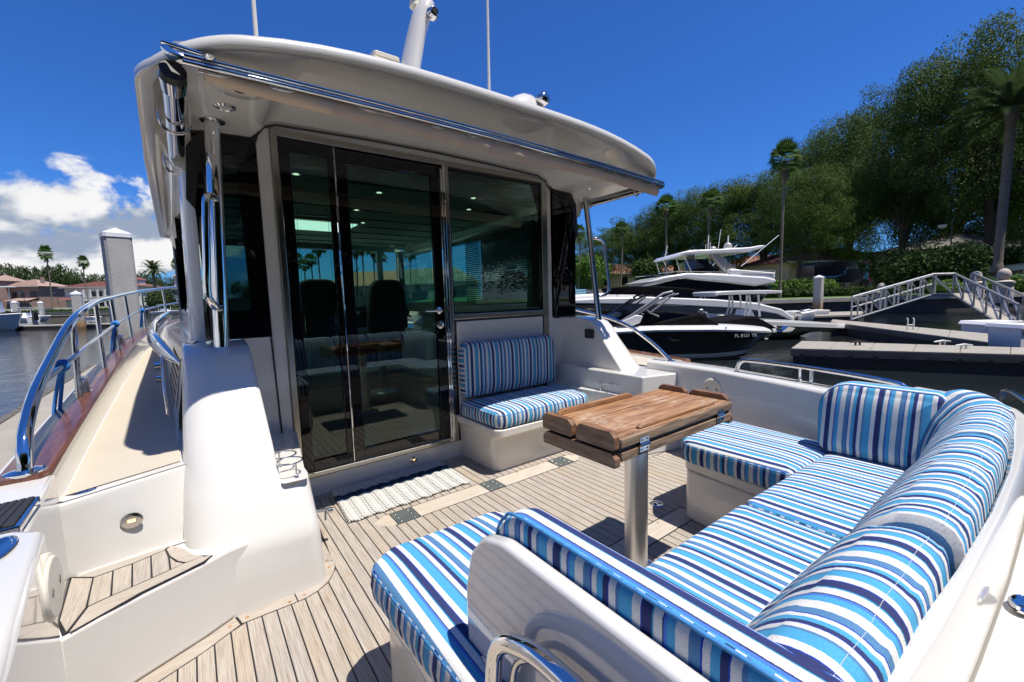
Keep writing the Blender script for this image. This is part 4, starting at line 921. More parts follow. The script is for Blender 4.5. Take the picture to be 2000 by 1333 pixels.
# ---- cup holders (rings on posts)
def cups(c, pts, lab):
    o = thing('cup_holder', lab, 'cup holder', c)
    for (dx, dy, hz) in pts:
        mb = MB(); mb.tube([(c[0]+dx+.046*math.cos(w), c[1]+dy+.046*math.sin(w), c[2]+hz) for w in np.linspace(0, 2*math.pi, 29)[:-1]], .0033, 8, closed=True)
        mb.build('ring', MT['chrome'], o, 60)
    for (dx, dy, hz), (ax, ay) in zip(pts, ((.014, -.044), (-.012, .043))):
        pm = MB(); pm.tube([(c[0]+dx+ax, c[1]+dy+ay, c[2]), (c[0]+dx+ax, c[1]+dy+ay, c[2]+hz)], .0036, 8); pm.lathe([(.009, 0), (.009, .003), (.005, .006)], (c[0]+dx+ax, c[1]+dy+ay, c[2]), n=12)
        pm.build('post', MT['chrome'], o, 60)
    return o
cups((.276, 1.92, .405), [(-.004, -.033, .058), (-.012, .050, .062)], 'twin chrome cup rings on the white ledge left of the cabin door')
cups((2.375, 1.99, .403), [(0.0, -.04, .060), (-.02, .035, .060)], 'twin chrome cup rings on the ledge beside the small bench')
MB().prism(rpoly([(.228, 1.812), (.325, 1.806), (.335, 2.5), (.228, 2.5)], [.02, .02, 0, 0]), .4025, .4045).build('ledge_pad', MT['gel'], yacht, 0, bev=.0015)
# black fitting on starboard wing inside
MB().prism(rpoly([(2.16, .765), (2.075, .765), (2.075, .835), (2.16, .835)], .008), 2.425, 2.447, fr=lambda a, b, h: (h, a+.14, b)).build('shore_socket', MT['rubber'], yacht, 0, bev=.006)

# ---- port guard rail
rail = thing('guard_rail', 'long chrome guard rail with two bars along the port side deck', 'railing', (-.47, 2, .6))
RT = [(50, 930, -.436, None), (47, 880, -.436, None), (52, 830, -.438, None), (70, 765, -.442, None), (100, 700, -.452, None), (143, 625, None, 2.93), (186, 590, None, 3.85), (216, 582, None, 4.78), (243, 575, None, 5.75), (276, 569, None, 7.0), (317, 564, None, 8.2), (352, 560, None, 9.3)]
pts = []
for px, py, X_, Y_ in RT: pts.append(at(px, py, X=X_) if X_ else at(px, py, Y=Y_))
pts[0] = at(50, 928, X=-.436); pts[0].z = .612
top = smoothpath(pts, 6)
MB().tube(top, .0185, 18).build('top_rail', MT['chrome'], rail, 60)
MR_ = [(84, 746, 2.45), (154, 690, 2.93), (197, 654, 3.83), (226, 634, 4.75), (251, 618, 5.73), (279, 606, 6.97), (322, 596, 8.15), (352, 591, 9.2)]
mid = [at(a, b, Y=c) for a, b, c in MR_]
MB().tube(smoothpath(mid, 5), .011, 12).build('mid_rail', MT['chrome'], rail, 60)
MB().lathe([(.046, 0), (.046, .008), (.028, .013)], (pts[0].x, pts[0].y, .611), n=28).build('rail_foot', MT['chrome'], rail)
for (bx, by, yy), tp in zip(((155, 783, 2.93), (205, 721, 3.82), (234, 686, 4.75), (258, 662, 5.73), (285, 644, 6.97), (328, 629, 8.15)), pts[5:11]):
    b = at(bx, by, Y=yy)
    MB().tube([b, tp], .0125, 14).build('stanchion', MT['chrome'], rail, 60)
    MB().lathe([(.034, -.002), (.034, .005), (.016, .009)], b, n=20).build('stanchion_foot', MT['chrome_dim'], rail)
# starboard guard rail glimpsed
r2 = thing('guard_rail', 'short curving chrome guard rail ending on the honey teak cap at starboard', 'railing', (2.9, 2, .6))
sp_ = smoothpath([at(1309, 704, X=2.74), at(1297, 692, X=2.745), at(1285, 680, X=2.75), at(1262, 661, X=2.76), at(1225, 636, X=2.80), at(1180, 619, X=2.88), at(1140, 609, X=2.95), at(1100, 600, X=3.0)], 6)
MB().tube(sp_, .0145, 14).build('top_rail', MT['chrome'], r2, 60)
MB().lathe([(.035, 0), (.035, .006), (.018, .01)], at(1309, 706, X=2.74), n=20).build('rail_foot', MT['chrome'], r2)
tk = [at(1328, 712, X=2.70), at(1290, 706, X=2.71), at(1240, 698, X=2.73)]
# cleats along the port caprail
def cleat(c, s_, lab, r_):
    o = thing('cleat', lab, 'cleat', c, None); c = Vector(c)
    q = MB().tube([c+Vector((0, -.085, .045))*s_, c+Vector((0, -.05, .055))*s_, c+Vector((0, .05, .055))*s_, c+Vector((0, .085, .045))*s_], [.009*s_, .016*s_, .016*s_, .009*s_], 12)
    q.build('horn', MT['chrome'], o, 60)
    b = MB()
    for dy in (-.035, .035): b.tube([c+Vector((0, dy, 0))*s_, c+Vector((0, dy, .05))*s_], [.018*s_, .012*s_], 10)
    b.prism(rpoly([(c.x-.03*s_, c.y-.06*s_), (c.x+.03*s_, c.y-.06*s_), (c.x+.03*s_, c.y+.06*s_), (c.x-.03*s_, c.y+.06*s_)], .015*s_), c.z-.002, c.z+.006)
    b.build('cleat_base', MT['chrome_dim'], o, 60)
cleat((-.475, 3.10, .668), 1.1, 'chrome cleat on the varnished cap nearest the camera', 0)
cleat((-.53, 5.35, .772), 1.1, 'chrome cleat farther forward on the port cap', 0)

# ---- blue ropes tied to the rail
def rope_tie(px, py, yy, drop_pts, lab):
    c = at(px, py, Y=yy); o = thing('mooring_line', lab, 'rope', c)
    mb = MB(); ax = (mid[1]-mid[0]).normalized()
    hel = []
    for i in range(49):
        w = 2*math.pi*3*i/48; a = ax.orthogonal().normalized(); b = ax.cross(a)
        hel.append(c+ax*(-.025+.05*i/48)+(a*math.cos(w)+b*math.sin(w))*.019)
    mb.tube(hel, .008, 8); mb.build('knot', MT['blue_rope'], o, 60)
    q = MB(); q.tube(smoothpath([c]+[Vector(p) for p in drop_pts], 6), .007, 8); q.tube(smoothpath([c+ax*.03]+[Vector(p)+Vector((.012, .03, 0)) for p in drop_pts], 6), .007, 8); q.build('hanging_end', MT['blue_rope'], o, 60)
rope_tie(120, 716, 2.68, [at(108, 780, Y=2.70), at(103, 840, Y=2.68), at(98, 870, Y=2.64)], 'blue mooring rope knotted round the mid rail nearest the camera')
rope_tie(225, 634, 4.7, [at(219, 660, Y=4.72), at(217, 690, Y=4.74), at(213, 705, Y=4.76)], 'blue mooring rope knotted on the rail in front of the big piling')
rope_tie(277, 607, 6.9, [at(275, 628, Y=6.92), at(274, 640, Y=6.92)], 'blue mooring rope knotted on the rail right of the big piling')

# ================================================================== CUSHIONS, TABLE, MAT
def densify(pl, step=.035):
    o_ = []
    for i in range(len(pl)):
        a = Vector(pl[i]); b = Vector(pl[(i+1) % len(pl)]); k = max(1, int((b-a).length/step))
        for j in range(k): q = a.lerp(b, j/k); o_.append(q)
    return o_
def pillow(name, outline_, w0, w1, fr, m='fabric', parent=None, r=.022, puff=.012, main='u', side='auto', phase=0.0, puff0=0.0, piping=True, wob=.0):
    P = densify(outline_); n = len(P)
    area = sum(P[i-1].x*P[i].y-P[i].x*P[i-1].y for i in range(n))
    if area < 0: P.reverse()
    nr = []
    for i in range(n):
        t_ = (P[(i+1) % n]-P[i-1]).normalized(); nr.append(Vector((t_.y, -t_.x)))
    c = sum(P, Vector((0, 0)))/n
    rings = []; sg_ = 1 if w1 > w0 else -1; rw_ = r*sg_
    K = 5
    def inset(d): return [P[i]-nr[i]*d for i in range(n)]
    # bottom cap rings
    for s_ in (.15, .6): rings.append(([c.lerp(q, s_) for q in inset(r)], w0-puff0*(1-s_*s_), 'b'))
    for k in range(K+1):
        a = math.pi/2*k/K; rings.append((inset(r*(1-math.sin(a))), w0+rw_*(1-math.cos(a)), 'b' if (k < 4 and side == 'w') else 's'))
    rings.append((inset(-.004), (w0+w1)/2, 's'))
    for k in range(K+1):
        a = math.pi/2*k/K; rings.append((inset(r*(1-math.cos(a))), w1-rw_*(1-math.sin(a)), 's' if k < 2 else 't'))
    for s_ in (.97, .92, .84, .72, .56, .38, .2, .06):
        rings.append(([c.lerp(q, s_) for q in inset(r)], w1+puff*(1-s_**4)**.8, 't'))
    V = []; 
    for q, w, _ in rings:
        for p in q: V.append((p.x, p.y, w))
    if wob:
        V = [(u_, v_, w_+wob*math.sin(u_*23+1.3*math.sin(v_*17))*math.sin(v_*19+u_*7)) for u_, v_, w_ in V]
    F, UV = [], []
    def uvf(idx, kind, i):
        out_ = []
        nn = nr[i % n] if i is not None else None
        for k in idx:
            u_, v_, w_ = V[k]
            if kind == 't' or nn is None: a, b = (u_, v_) if main == 'u' else (v_, u_)
            else:
                if side == 'w': a, b = (w_, u_+v_)
                elif side == 'auto': a, b = ((u_, w_) if abs(nn.y) > abs(nn.x) else (v_, w_))
                elif side == 'main': a, b = ((u_, w_+v_) if main == 'u' else (v_, w_+u_))
            out_.append((a+phase, b))
        return out_
    for j in range(len(rings)-1):
        for i in range(n):
            q = (j*n+i, j*n+(i+1) % n, (j+1)*n+(i+1) % n, (j+1)*n+i)
            kind = 't' if rings[j][2] != 's' else 's'
            F.append(q); UV.append(uvf(q, kind, i))
    q = tuple(range(n-1, -1, -1)); F.append(q); UV.append(uvf(q, 't', None))
    q = tuple(range((len(rings)-1)*n, len(rings)*n)); F.append(q); UV.append(uvf(q, 't', None))
    W3 = [tuple(fr(*v)) for v in V]
    # orientation
    me_uv = [c_ for face in UV for c_ in face]
    o = bpy.data.objects.new(name, bpy.data.meshes.new(name)); off = parent_loc(parent)
    o.data.from_pydata([(a-off[0], b-off[1], c_-off[2]) for a, b, c_ in W3], [], F)
    ul = o.data.uv_layers.new(name='UVMap'); ul.data.foreach_set('uv', np.array(me_uv, dtype=np.float32).ravel())
    o.data.materials.append(MT[m]); COL.objects.link(o)
    if parent is not None: o.parent = parent
    bm_ = bmesh.new(); bm_.from_mesh(o.data); bmesh.ops.recalc_face_normals(bm_, faces=bm_.faces); bm_.to_mesh(o.data); bm_.free()
    o.data.shade_smooth()
    if piping:
        pth = [fr(*( (P[i]+nr[i]*-.004).x, (P[i]+nr[i]*-.004).y, w1-rw_*.62)) for i in range(n)]
        MB().tube(pth, .0028, 6, closed=True).build('piping', MT['piping'], o if parent is None else parent, 180)
    return o
XY = lambda u, v, w: (u, v, w)
XZ = lambda u, v, w: (u, w, v)      # u=X, v=Z, w=Y
YZ = lambda u, v, w: (w, u, v)      # u=Y, v=Z, w=X
FAB = 'striped cushions of the cockpit'
# small bench
def cthing(lab, loc): return thing('cushion', lab, 'cushion', loc, FAB)
c = cthing('striped seat cushion of the small bench beside the cabin door, half in shade', (1.85, 2.27, .3))
pillow('seat_pad', rpoly([(1.405, 2.50), (1.418, 2.045), (2.20, 2.035), (2.30, 2.49)], [.035, .06, .07, .035], 6), .302, .405, XY, parent=c, r=.030, puff=.012, phase=.05)
c = cthing('upright striped back cushion of the small bench against the white bulkhead panel', (1.85, 2.48, .41))
pillow('back_pad', rpoly([(1.43, .425), (2.262, .425), (2.238, .793), (1.425, .800)], [.035, .035, .06, .06], 6), 2.535, 2.435, XZ, parent=c, r=.028, puff=-.016, phase=.03)
# port leg of the settee
c = cthing('striped seat cushion at the near left end of the settee, white stripe on its edge', (.55, .85, .3))
pillow('seat_pad', rpoly([(.322, 1.10), (.352, .30), (.80, .30), (.80, 1.06), (.75, 1.135), (.40, 1.15)], [.06, .03, .03, .05, .05, .05], 6), .298, .402, XY, parent=c, r=.026, puff=.014, phase=-.0604+.167, side='auto')
# starboard leg
c = cthing('striped seat cushion on the far right leg of the settee, upright stripes on its edge', (2.0, .9, .3))
pillow('seat_pad', rpoly([(1.80, 1.08), (1.79, .62), (2.27, .60), (2.32, 1.17), (1.96, 1.19)], [.08, .03, .03, .08, .08], 6), .298, .400, XY, parent=c, r=.026, puff=.012, phase=.02)
# long centre seat
c = cthing('longest striped seat cushion, running across the stern between the two settee legs', (1.3, .4, .3))
pillow('seat_pad', rpoly([(.80, .27), (1.42, .27), (1.42, .640), (.80, .64)], [.03, .03, .03, .05], 5), .298, .402, XY, parent=c, r=.024, puff=.008, phase=.045)
c = cthing('striped corner seat cushion in front of the upright starboard backrest', (1.8, .4, .3))
pillow('seat_pad', rpoly([(1.425, .27), (2.22, .27), (2.20, .615), (1.425, .638)], [.03, .03, .03, .03], 5), .298, .402, XY, parent=c, r=.022, puff=.008, phase=.045, piping=False)
# starboard backrest: upright, faces port
c = cthing('upright striped backrest with a big rounded corner at the starboard end of the settee', (2.15, .45, .4))
pillow('back_pad', rpoly([(.27, .405), (.650, .405), (.668, .700), (.27, .700)], [.033, .05, .11, .033], 8), 2.235, 2.105, lambda u, v, w: (w+(v-.4)*.16, u, v), parent=c, r=.030, puff=-.018, main='u', side='w', phase=.06)
# stern backrests: swept section along X (front leaning), built as a loft with stripes across
def backrest(lab, xs, path, phase=0.0, h=1.0, n=26, endr=.03, uo=0.0, thick=1.0, start=True):
    """path(s) -> (point on inner bottom, inward normal); s in 0..1"""
    c = cthing(lab, (0, 0, .4)); 
    sec = [(0, .405), (.003, .45), (.012, .52), (.034, .60), (.062, .655), (.090, .688), (.120, .707), (.152, .714), (.174, .710), (.191, .697), (.199, .672), (.203, .61), (.204, .41)]
    sec = [(p.x, p.y) for p in smoothpath([(a_, b_, 0) for a_, b_ in sec], 3)]
    # sec: (distance outwards from front-bottom line, z)
    V, F, UV = [], [], []; m_ = len(sec); S = np.linspace(0, 1, n); L = 0; prev = None; arc = []
    for s_ in S:
        p, nn = path(s_); 
        if prev is not None: L += (p-prev).length
        prev = p.copy(); arc.append(L)
    for s_, a in zip(S, arc):
        p, nn = path(s_); e = min(a, L-a) if start else L-a; k = 1.0
        sh = 0 if e >= endr else (1-math.sqrt(max(0, 1-((endr-e)/endr)**2)))
        for (d, z) in sec:
            dc, zc_ = .11, .56; dd = dc+(d*thick-dc)*(1-.22*sh); z2 = zc_+(z-zc_)*(1-.16*sh)*1.0
            puff = .006*math.sin(math.pi*min(1, e/.25)/2)*(1 if d < .05 else .4 if z > .7 else 0)
            q = p-nn*dd+nn*puff
            V.append((q.x, q.y, .405+(z2-.405)*h+(.004*math.sin(a*40) if z > .7 else 0)))
    for i in range(n-1):
        for k in range(m_):
            k2 = (k+1) % m_; q = (i*m_+k, i*m_+k2, (i+1)*m_+k2, (i+1)*m_+k); F.append(q)
            for idx in q: ii = idx//m_; UV.append((arc[ii]+phase, sec[idx % m_][1]+sec[idx % m_][0]))
    for q in (tuple(range(m_)), tuple(range((n-1)*m_, n*m_))):
        F.append(q)
        for idx in q: UV.append((sec[idx % m_][0]*1.0, sec[idx % m_][1]))
    o = bpy.data.objects.new('back_pad', bpy.data.meshes.new('back_pad')); off = parent_loc(c)
    o.data.from_pydata([(a-off[0], b-off[1], z-off[2]) for a, b, z in V], [], F); ul = o.data.uv_layers.new(name='UVMap'); ul.data.foreach_set('uv', np.array(UV, dtype=np.float32).ravel())
    o.data.materials.append(MT['fabric']); COL.objects.link(o); o.parent = c
    b_ = bmesh.new(); b_.from_mesh(o.data); bmesh.ops.recalc_face_normals(b_, faces=b_.faces); b_.to_mesh(o.data); b_.free(); o.data.shade_smooth(); o.data.set_sharp_from_angle(angle=math.radians(50))
    # stitched seams
    for kk, nm in (((10, 'seam'), (24, 'seam')) if not start else ((24, 'seam'),)):
        pth = [Vector(V[i*m_+kk])+Vector((0, 0, .0008)) for i in range(1, n-1)]
        st_ = MB()
        fine = smoothpath(pth, 6)
        for i in range(0, len(fine)-1, 2): st_.tube([fine[i], fine[i+1]], .0005, 4)
        so = st_.build('stitching', MT['seam'], c, 0); so['kind'] = 'stuff'
    return c
def line(x0, x1, y0=.335, y1=.335, bow=0.0):
    def f(s_):
        x = x0+(x1-x0)*s_; y = y0+(y1-y0)*s_+bow*math.sin(math.pi*s_); return Vector((x, y, 0)), Vector((0, 1, 0))
    return f
backrest('striped stern backrest nearest the camera, lower right of the photo', None, line(.468, .925, .296, .292), phase=.496, n=40, endr=.045, start=False)
backrest('striped stern backrest behind the nearest one, its squared end standing proud', None, line(.935, 1.60, .284, .284), phase=.945, n=44, endr=.014, h=1.0)
def cornerpath(s_):
    L1 = .40
    if s_ < .6:
        x = 1.605+(s_/.6)*L1; return Vector((x, .285+.018*s_, 0)), Vector((0, 1, 0))
    a = (s_-.6)/.4*math.radians(52); R_ = .20
    cx_, cy_ = 1.605+L1, .296+R_*0+.18
    return Vector((cx_+.18*math.sin(a), cy_-.18*math.cos(a), 0)), Vector((-math.sin(a), math.cos(a), 0))
backrest('striped corner backrest curving round the starboard corner of the settee', None, cornerpath, phase=1.605, n=46, endr=.02, h=1.0)
# port backrest inside the end panel: stripes run along its top band
c = cthing('low striped backrest lying just inside the glossy white end panel', (.5, .4, .4))
pillow('back_pad', rpoly([(.13, .405), (.635, .405), (.650, .655), (.60, .712), (.10, .716)], [.02, .03, .07, .09, .02], 8), .430, .492, YZ, parent=c, r=.016, puff=.012, main='u', side='w', phase=.036)
for yy, zz_ in (): pass
MB().tube(smoothpath([(.4335, .10, .7145), (.4335, .35, .7145), (.4335, .57, .7125), (.4335, .615, .695), (.4335, .642, .655), (.4335, .645, .60)], 5), .0032, 6).build('piping', MT['piping'], c, 180)
pg_ = c
# table --------------------------------------------------------------------
tb_ = thing('folding_table', 'folded brown teak table with raised edges on a round aluminium post', 'table', (1.29, .97, 0))
tL, tR, tN, tF = .962, 1.668, .800, 1.115
zt = .672
def board(n, x0, x1, y0, y1, z0, z1, m='table_teak', bev=.004): return MB().box((x0, y0, z0), (x1, y1, z1)).build(n, MT[m], tb_, 0, bev=bev)
board('upper_leaf_board', tL+.022, tR-.020, .962, tF-.004, zt-.028, zt, bev=.003)
board('upper_leaf_board', tL+.022, tR-.020, tN+.004, .9605, zt-.028, zt, bev=.003)
board('edge_lipping', tL+.022, tR-.02, tN-.012, tN+.004, zt-.030, zt-.001, 'table_edge')
# fiddles: raised lips with shaped ends
def fiddle(x0, y0, x1, y1, hgt=.020, w=.018):
    a = Vector((x0, y0)); b = Vector((x1, y1)); L = (b-a).length; t_ = (b-a)/L; nn = Vector((-t_.y, t_.x))
    prof = [(0, 0), (0, .008), (.012, .016), (.024, hgt), (L-.024, hgt), (L-.012, .016), (L, .008), (L, 0)]
    mb = MB(); mb.prism(prof, -w/2, w/2, fr=lambda s_, z, h: ((a+t_*s_+nn*h).x, (a+t_*s_+nn*h).y, zt+z-.0005)); mb.build('fiddle_rail', MT['table_teak'], tb_, 0, bev=.004)
fiddle(tL+.06, tF-.012, 1.44, tF-.012); fiddle(1.475, tF-.012, 1.475+.001, tF-.0121) if False else None
fiddle(tL+.14, tN+.020, tR-.10, tN+.020, .014)
def endblock(x0, x1, y0, y1, z0, z1):
    prof = rpoly([(y0, z0), (y1, z0), (y1, z1-.016), (y1-.016, z1), (y0+.016, z1), (y0, z1-.016)], .006, 3)
    MB().prism(prof, x0, x1, fr=lambda a, b, h: (h, a, b)).build('end_cleat', MT['table_end'], tb_, 0, bev=.003)
endblock(tL-.002, tL+.022, .972, tF, zt-.034, zt+.022); endblock(tL-.002, tL+.022, tN-.004, .952, zt-.034, zt+.022)
endblock(tR-.022, tR+.002, .985, tF, zt-.034, zt+.022); endblock(tR-.022, tR+.002, tN+.01, .968, zt-.034, zt+.022)
endblock(tL, tL+.024, tN-.006, tF, zt-.088, zt-.044); endblock(tR-.024, tR, tN-.006, tF, zt-.088, zt-.044)
board('lower_leaf_board', tL+.026, tR-.026, .962, tF-.006, zt-.072, zt-.044, bev=.003); board('lower_leaf_board', tL+.026, tR-.026, tN-.010, .960, zt-.072, zt-.044, 'table_edge', bev=.003)
MB().box((tL+.024, tN-.002, zt-.0445), (tR-.024, tF-.012, zt-.0285)).build('shadow_gap_bearer', MT['rubber'], tb_, 0)
for x in (tL+.13, tR-.11):
    hg = MB().box((x-.022, tN-.0145, zt-.060), (x+.022, tN-.0115, zt-.014)); hg.tube([(x-.024, tN-.016, zt-.037), (x+.024, tN-.016, zt-.037)], .005, 10)
    h_ = hg.build('hinge', MT['chrome_dim'], tb_, 0)
    [MB().lathe([(.003, 0), (.002, .001)], (x+dx, tN-.015, zt-.037+dz), fr=lambda a, b, h: (a, -h, b), n=8).build('screw', MT['dark'], h_) for dx in (-.014, .014) for dz in (-.015, .015)]
MB().tube([(1.29, .965, .0), (1.29, .965, zt-.075)], [.0425, .0425], 40).build('post', MT['alu'], tb_, 60)
MB().lathe([(.13, 0), (.135, .008), (.128, .020), (.10, .026), (.075, .018), (.062, .010), (.052, .022), (.046, .03), (.044, .03)], (1.29, .965, .001), n=48).build('floor_flange', MT['chrome_dim'], tb_, 60)
MB().lathe([(.09, 0), (.09, .012)], (1.29, .965, zt-.088), n=32).build('head_plate', MT['alu'], tb_)
MB().tube([(1.23, .985, .03), (1.25, .99, .035)], .014, 12).build('clamp_knob', MT['chrome'], tb_, 60)

# woven rope door mat ---------------------------------------------------------
mt_ = thing('door_mat', 'off-white woven rope mat with one navy band in front of the cabin door', 'mat', (.9, 2.3, 0))
MT['rope_w'] = varied('white_rope', (.60, .595, .56), (.46, .46, .44), 90, .9, bs=.5, bd=.002, bscale=300)
MT['rope_n'] = varied('navy_rope', (.012, .035, .075), (.02, .05, .10), 90, .9, bs=.5, bd=.002, bscale=300)
A, B, D, C_ = Vector((.562, 2.530)), Vector((1.258, 2.540)), Vector((.543, 2.112)), Vector((1.245, 2.122))
rows = 17; NW = 44
MB().add([(A.x+.012, A.y-.012, .003), (B.x-.012, B.y-.012, .003), (C_.x-.012, C_.y+.012, .003), (D.x+.012, D.y+.012, .003)], [(0, 1, 2, 3)]).build('mat_backing', mat('mat_gap', (.22, .215, .20), .9), mt_, 0)
for rw in range(rows):
    v_ = (rw+.5)/rows; a = A.lerp(D, v_); b = B.lerp(C_, v_); mm = 'rope_n' if 4 <= rw <= 6 else 'rope_w'
    for ply in (0, 1):
        path, rad = [], []
        nst = NW*8
        for i in range(nst+1):
            s_ = i/nst; w = s_*NW*math.pi+ply*math.pi+rw*math.pi
            p = a.lerp(b, s_); dy = .0115*math.cos(w)*.85; z = .0105+.0042*math.sin(w)
            wave = .0045*math.sin(s_*math.pi*11+rw*.5)
            path.append((p.x+random.uniform(-.0006, .0006), p.y+dy+wave+random.uniform(-.0005, .0005), z+.0032*math.sin(s_*math.pi*22)))
        MB().tube(path, .0062, 6).build('rope_strand', MT[mm], mt_, 180)

# ================================================================== BACKGROUND
def frm(o, x, y=None):
    """local frame on the water: o origin, x heading -> function (a along, b across to port/away, h up)"""
    x = Vector((x.x, x.y, 0)).normalized(); yv = Vector((-x.y, x.x, 0))
    return lambda a, b, h: o + x*a + yv*b + Vector((0, 0, h))
WZ = -.62
def onw(px, d):
    """point on the water under pixel column px at depth d"""
    p = at(px, 600, d=d); return Vector((p.x, p.y, WZ))
# ---------------- foliage generators
def leaf_cloud(name, blobs, n, size, m, parent=None, seed=1, flat=.8, kind=None, up=.3, hollow=.55, aspect=.5):
    """leaf-sized quads scattered through ellipsoid clumps, denser toward the shell"""
    g = np.random.default_rng(seed); blobs = np.array(blobs, dtype=float)
    vol = (blobs[:, 3]*blobs[:, 4]*blobs[:, 5])**.67; pr = vol/vol.sum(); idx = g.choice(len(blobs), n, p=pr)
    d = g.normal(size=(n, 3)); d /= np.linalg.norm(d, axis=1)[:, None]; rr_ = (hollow+(1-hollow)*g.random(n))**.6
    rr_ *= 1+.16*np.sin(d[:, 0]*7+idx)*np.sin(d[:, 1]*6+idx*2.)+.10*g.normal(size=n)
    c = blobs[idx, :3]+d*rr_[:, None]*blobs[idx, 3:6]
    nv = d*.5+g.normal(size=(n, 3))*.6; nv[:, 2] += up; nv /= np.linalg.norm(nv, axis=1)[:, None]
    t_ = np.cross(nv, g.normal(size=(n, 3))); t_ /= np.linalg.norm(t_, axis=1)[:, None]; b = np.cross(nv, t_)
    s_ = size*(.6+.8*g.random(n))[:, None]; 
    v = np.stack([c-t_*s_, c-b*s_*aspect, c+t_*s_, c+b*s_*aspect], 1).reshape(-1, 3)
    off = np.array(parent_loc(parent)); v = v-off
    me = bpy.data.meshes.new(name); me.vertices.add(4*n); me.vertices.foreach_set('co', v.astype(np.float32).ravel())
    me.loops.add(4*n); me.loops.foreach_set('vertex_index', np.arange(4*n, dtype=np.int32)); me.polygons.add(n)
    me.polygons.foreach_set('loop_start', np.arange(0, 4*n, 4, dtype=np.int32)); me.update(calc_edges=True); me.materials.append(MT[m] if isinstance(m, str) else m)
    o = bpy.data.objects.new(name, me); COL.objects.link(o)
    if parent is not None: o.parent = parent
    if kind: o['kind'] = kind
    return o
def oak_proto(seed, n=90000, H=1.0, leaf=.0066, m='oak', spread=.62, nb=34, trunk_h=.28):
    """unit-height oak at the origin"""
    g = random.Random(seed); root = bpy.data.objects.new('oak_tree', None); COL.objects.link(root)
    bl = []; tr = MB()
    tr.tube([(0, 0, -.02), (.01, 0, trunk_h*.6), (.0, .01, trunk_h)], [.035, .026, .024], 9)
    for i in range(9):
        w = i*2.4+g.random(); rad = spread*g.uniform(.45, .85)*.6; z1 = g.uniform(.5, .85)
        p1 = Vector((math.cos(w)*rad*.45, math.sin(w)*rad*.45, trunk_h+(z1-trunk_h)*.4)); p2 = Vector((math.cos(w)*rad, math.sin(w)*rad, z1))
        tr.tube(smoothpath([(0, 0, trunk_h*g.uniform(.55, .95)), p1, p2], 3), [.018, .016, .014, .012, .010, .008, .004][:7], 6)
        for k in range(2):
            w2 = w+g.uniform(-.7, .7); q = p1+Vector((math.cos(w2), math.sin(w2), g.uniform(.2, .9)))*.16; tr.tube([p1, q], [.009, .003], 5)
    for i in range(nb):
        w = g.uniform(0, 6.28); t_ = g.random()**.5; z = g.uniform(.20, .93); env = math.sin(math.pi*min(1, (z-.16)/.98))**.55
        rad = spread*.78*t_*env; s_ = g.uniform(.10, .19)*(1.15-.4*abs(z-.55))
        bl.append((math.cos(w)*rad, math.sin(w)*rad, z, s_*1.25, s_*1.25, s_*.8))
    for i in range(nb*2):
        w = g.uniform(0, 6.28); z = g.uniform(.30, 1.0); env = math.sin(math.pi*min(1, (z-.14)/.92))**.55 if z < .98 else .25
        s_ = g.uniform(.03, .085); rad = spread*env*g.uniform(.85, 1.08); bl.append((math.cos(w)*rad, math.sin(w)*rad, z, s_*1.3, s_*1.3, s_*.8))
    tr.build('trunk', MT['bark'], root, 60, fix=False)
    leaf_cloud('crown', bl, n, leaf, m, root, seed, hollow=.72, up=.8)
    return root
P_OAK = [oak_proto(3), oak_proto(8), oak_proto(21, spread=.55), oak_proto(34, spread=.5)]
P_FAR = [oak_proto(5, n=3500, leaf=.035, m='oak_far', spread=.7), oak_proto(15, n=3500, leaf=.035, m='oak_far', spread=.7)]
_used = set()
def place(proto, loc, s_, rz, label, cat, group=None, sx=1.0, name=None):
    o = proto if proto.name not in _used else copy_tree(proto)
    _used.add(proto.name)
    if name: o.name = name
    o.location = loc; o.scale = (s_*sx, s_*sx, s_); o.rotation_euler = (0, 0, rz); tag(o, label, cat, group); return o
def gz(d): return lerp(d, [27, 30, 60, 120], [.42, .50, .9, 1.3])
def oak(px, py_top, py_base, d, wpx, i, label):
    b = at(px, py_base, d=d); t_ = at(px, py_top, d=d); H = t_.z-b.z; w = wpx*d/FPX
    return place(P_OAK[i % 4], b, H, random.uniform(0, 6), label, 'oak tree', 'oaks along the starboard shore', sx=w/(H*1.15))
oak(1925, 88, 560, 34, 300, 0, 'tallest oak, its crown leaving the photo at the upper right')
oak(1760, 172, 540, 38, 240, 1, 'big oak left of the tall date palm, with bare forking limbs')
oak(1655, 250, 545, 52, 210, 2, 'broad oak right of the slim fan palm, rising over the gangway')
oak(1560, 345, 540, 36, 170, 3, 'low spreading oak in front of the tan house, limbs forking near the ground')
oak(1612, 300, 545, 56, 200, 1, 'oak behind the van, between two taller oaks')
oak(1490, 352, 560, 58, 190, 0, 'oak behind the flybridge yacht, right under the slim fan palm')
oak(1400, 372, 560, 62, 190, 2, 'oak behind the flybridge mast and antennas')
oak(1320, 405, 560, 70, 180, 3, 'oak left of the flybridge hardtop')
oak(1245, 430, 560, 78, 170, 0, 'oak second from the left end of the starboard tree row')
oak(1175, 455, 560, 86, 150, 1, 'leftmost oak of the starboard row, seen past the cabin corner')
oak(1850, 250, 560, 50, 240, 3, 'oak far behind the tall date palm, seen between trunks')
oak(1980, 300, 560, 46, 200, 2, 'oak at the right edge of the photo behind the date palm')
oak(2150, 150, 560, 36, 330, 1, 'oak just beyond the right edge of the photo')
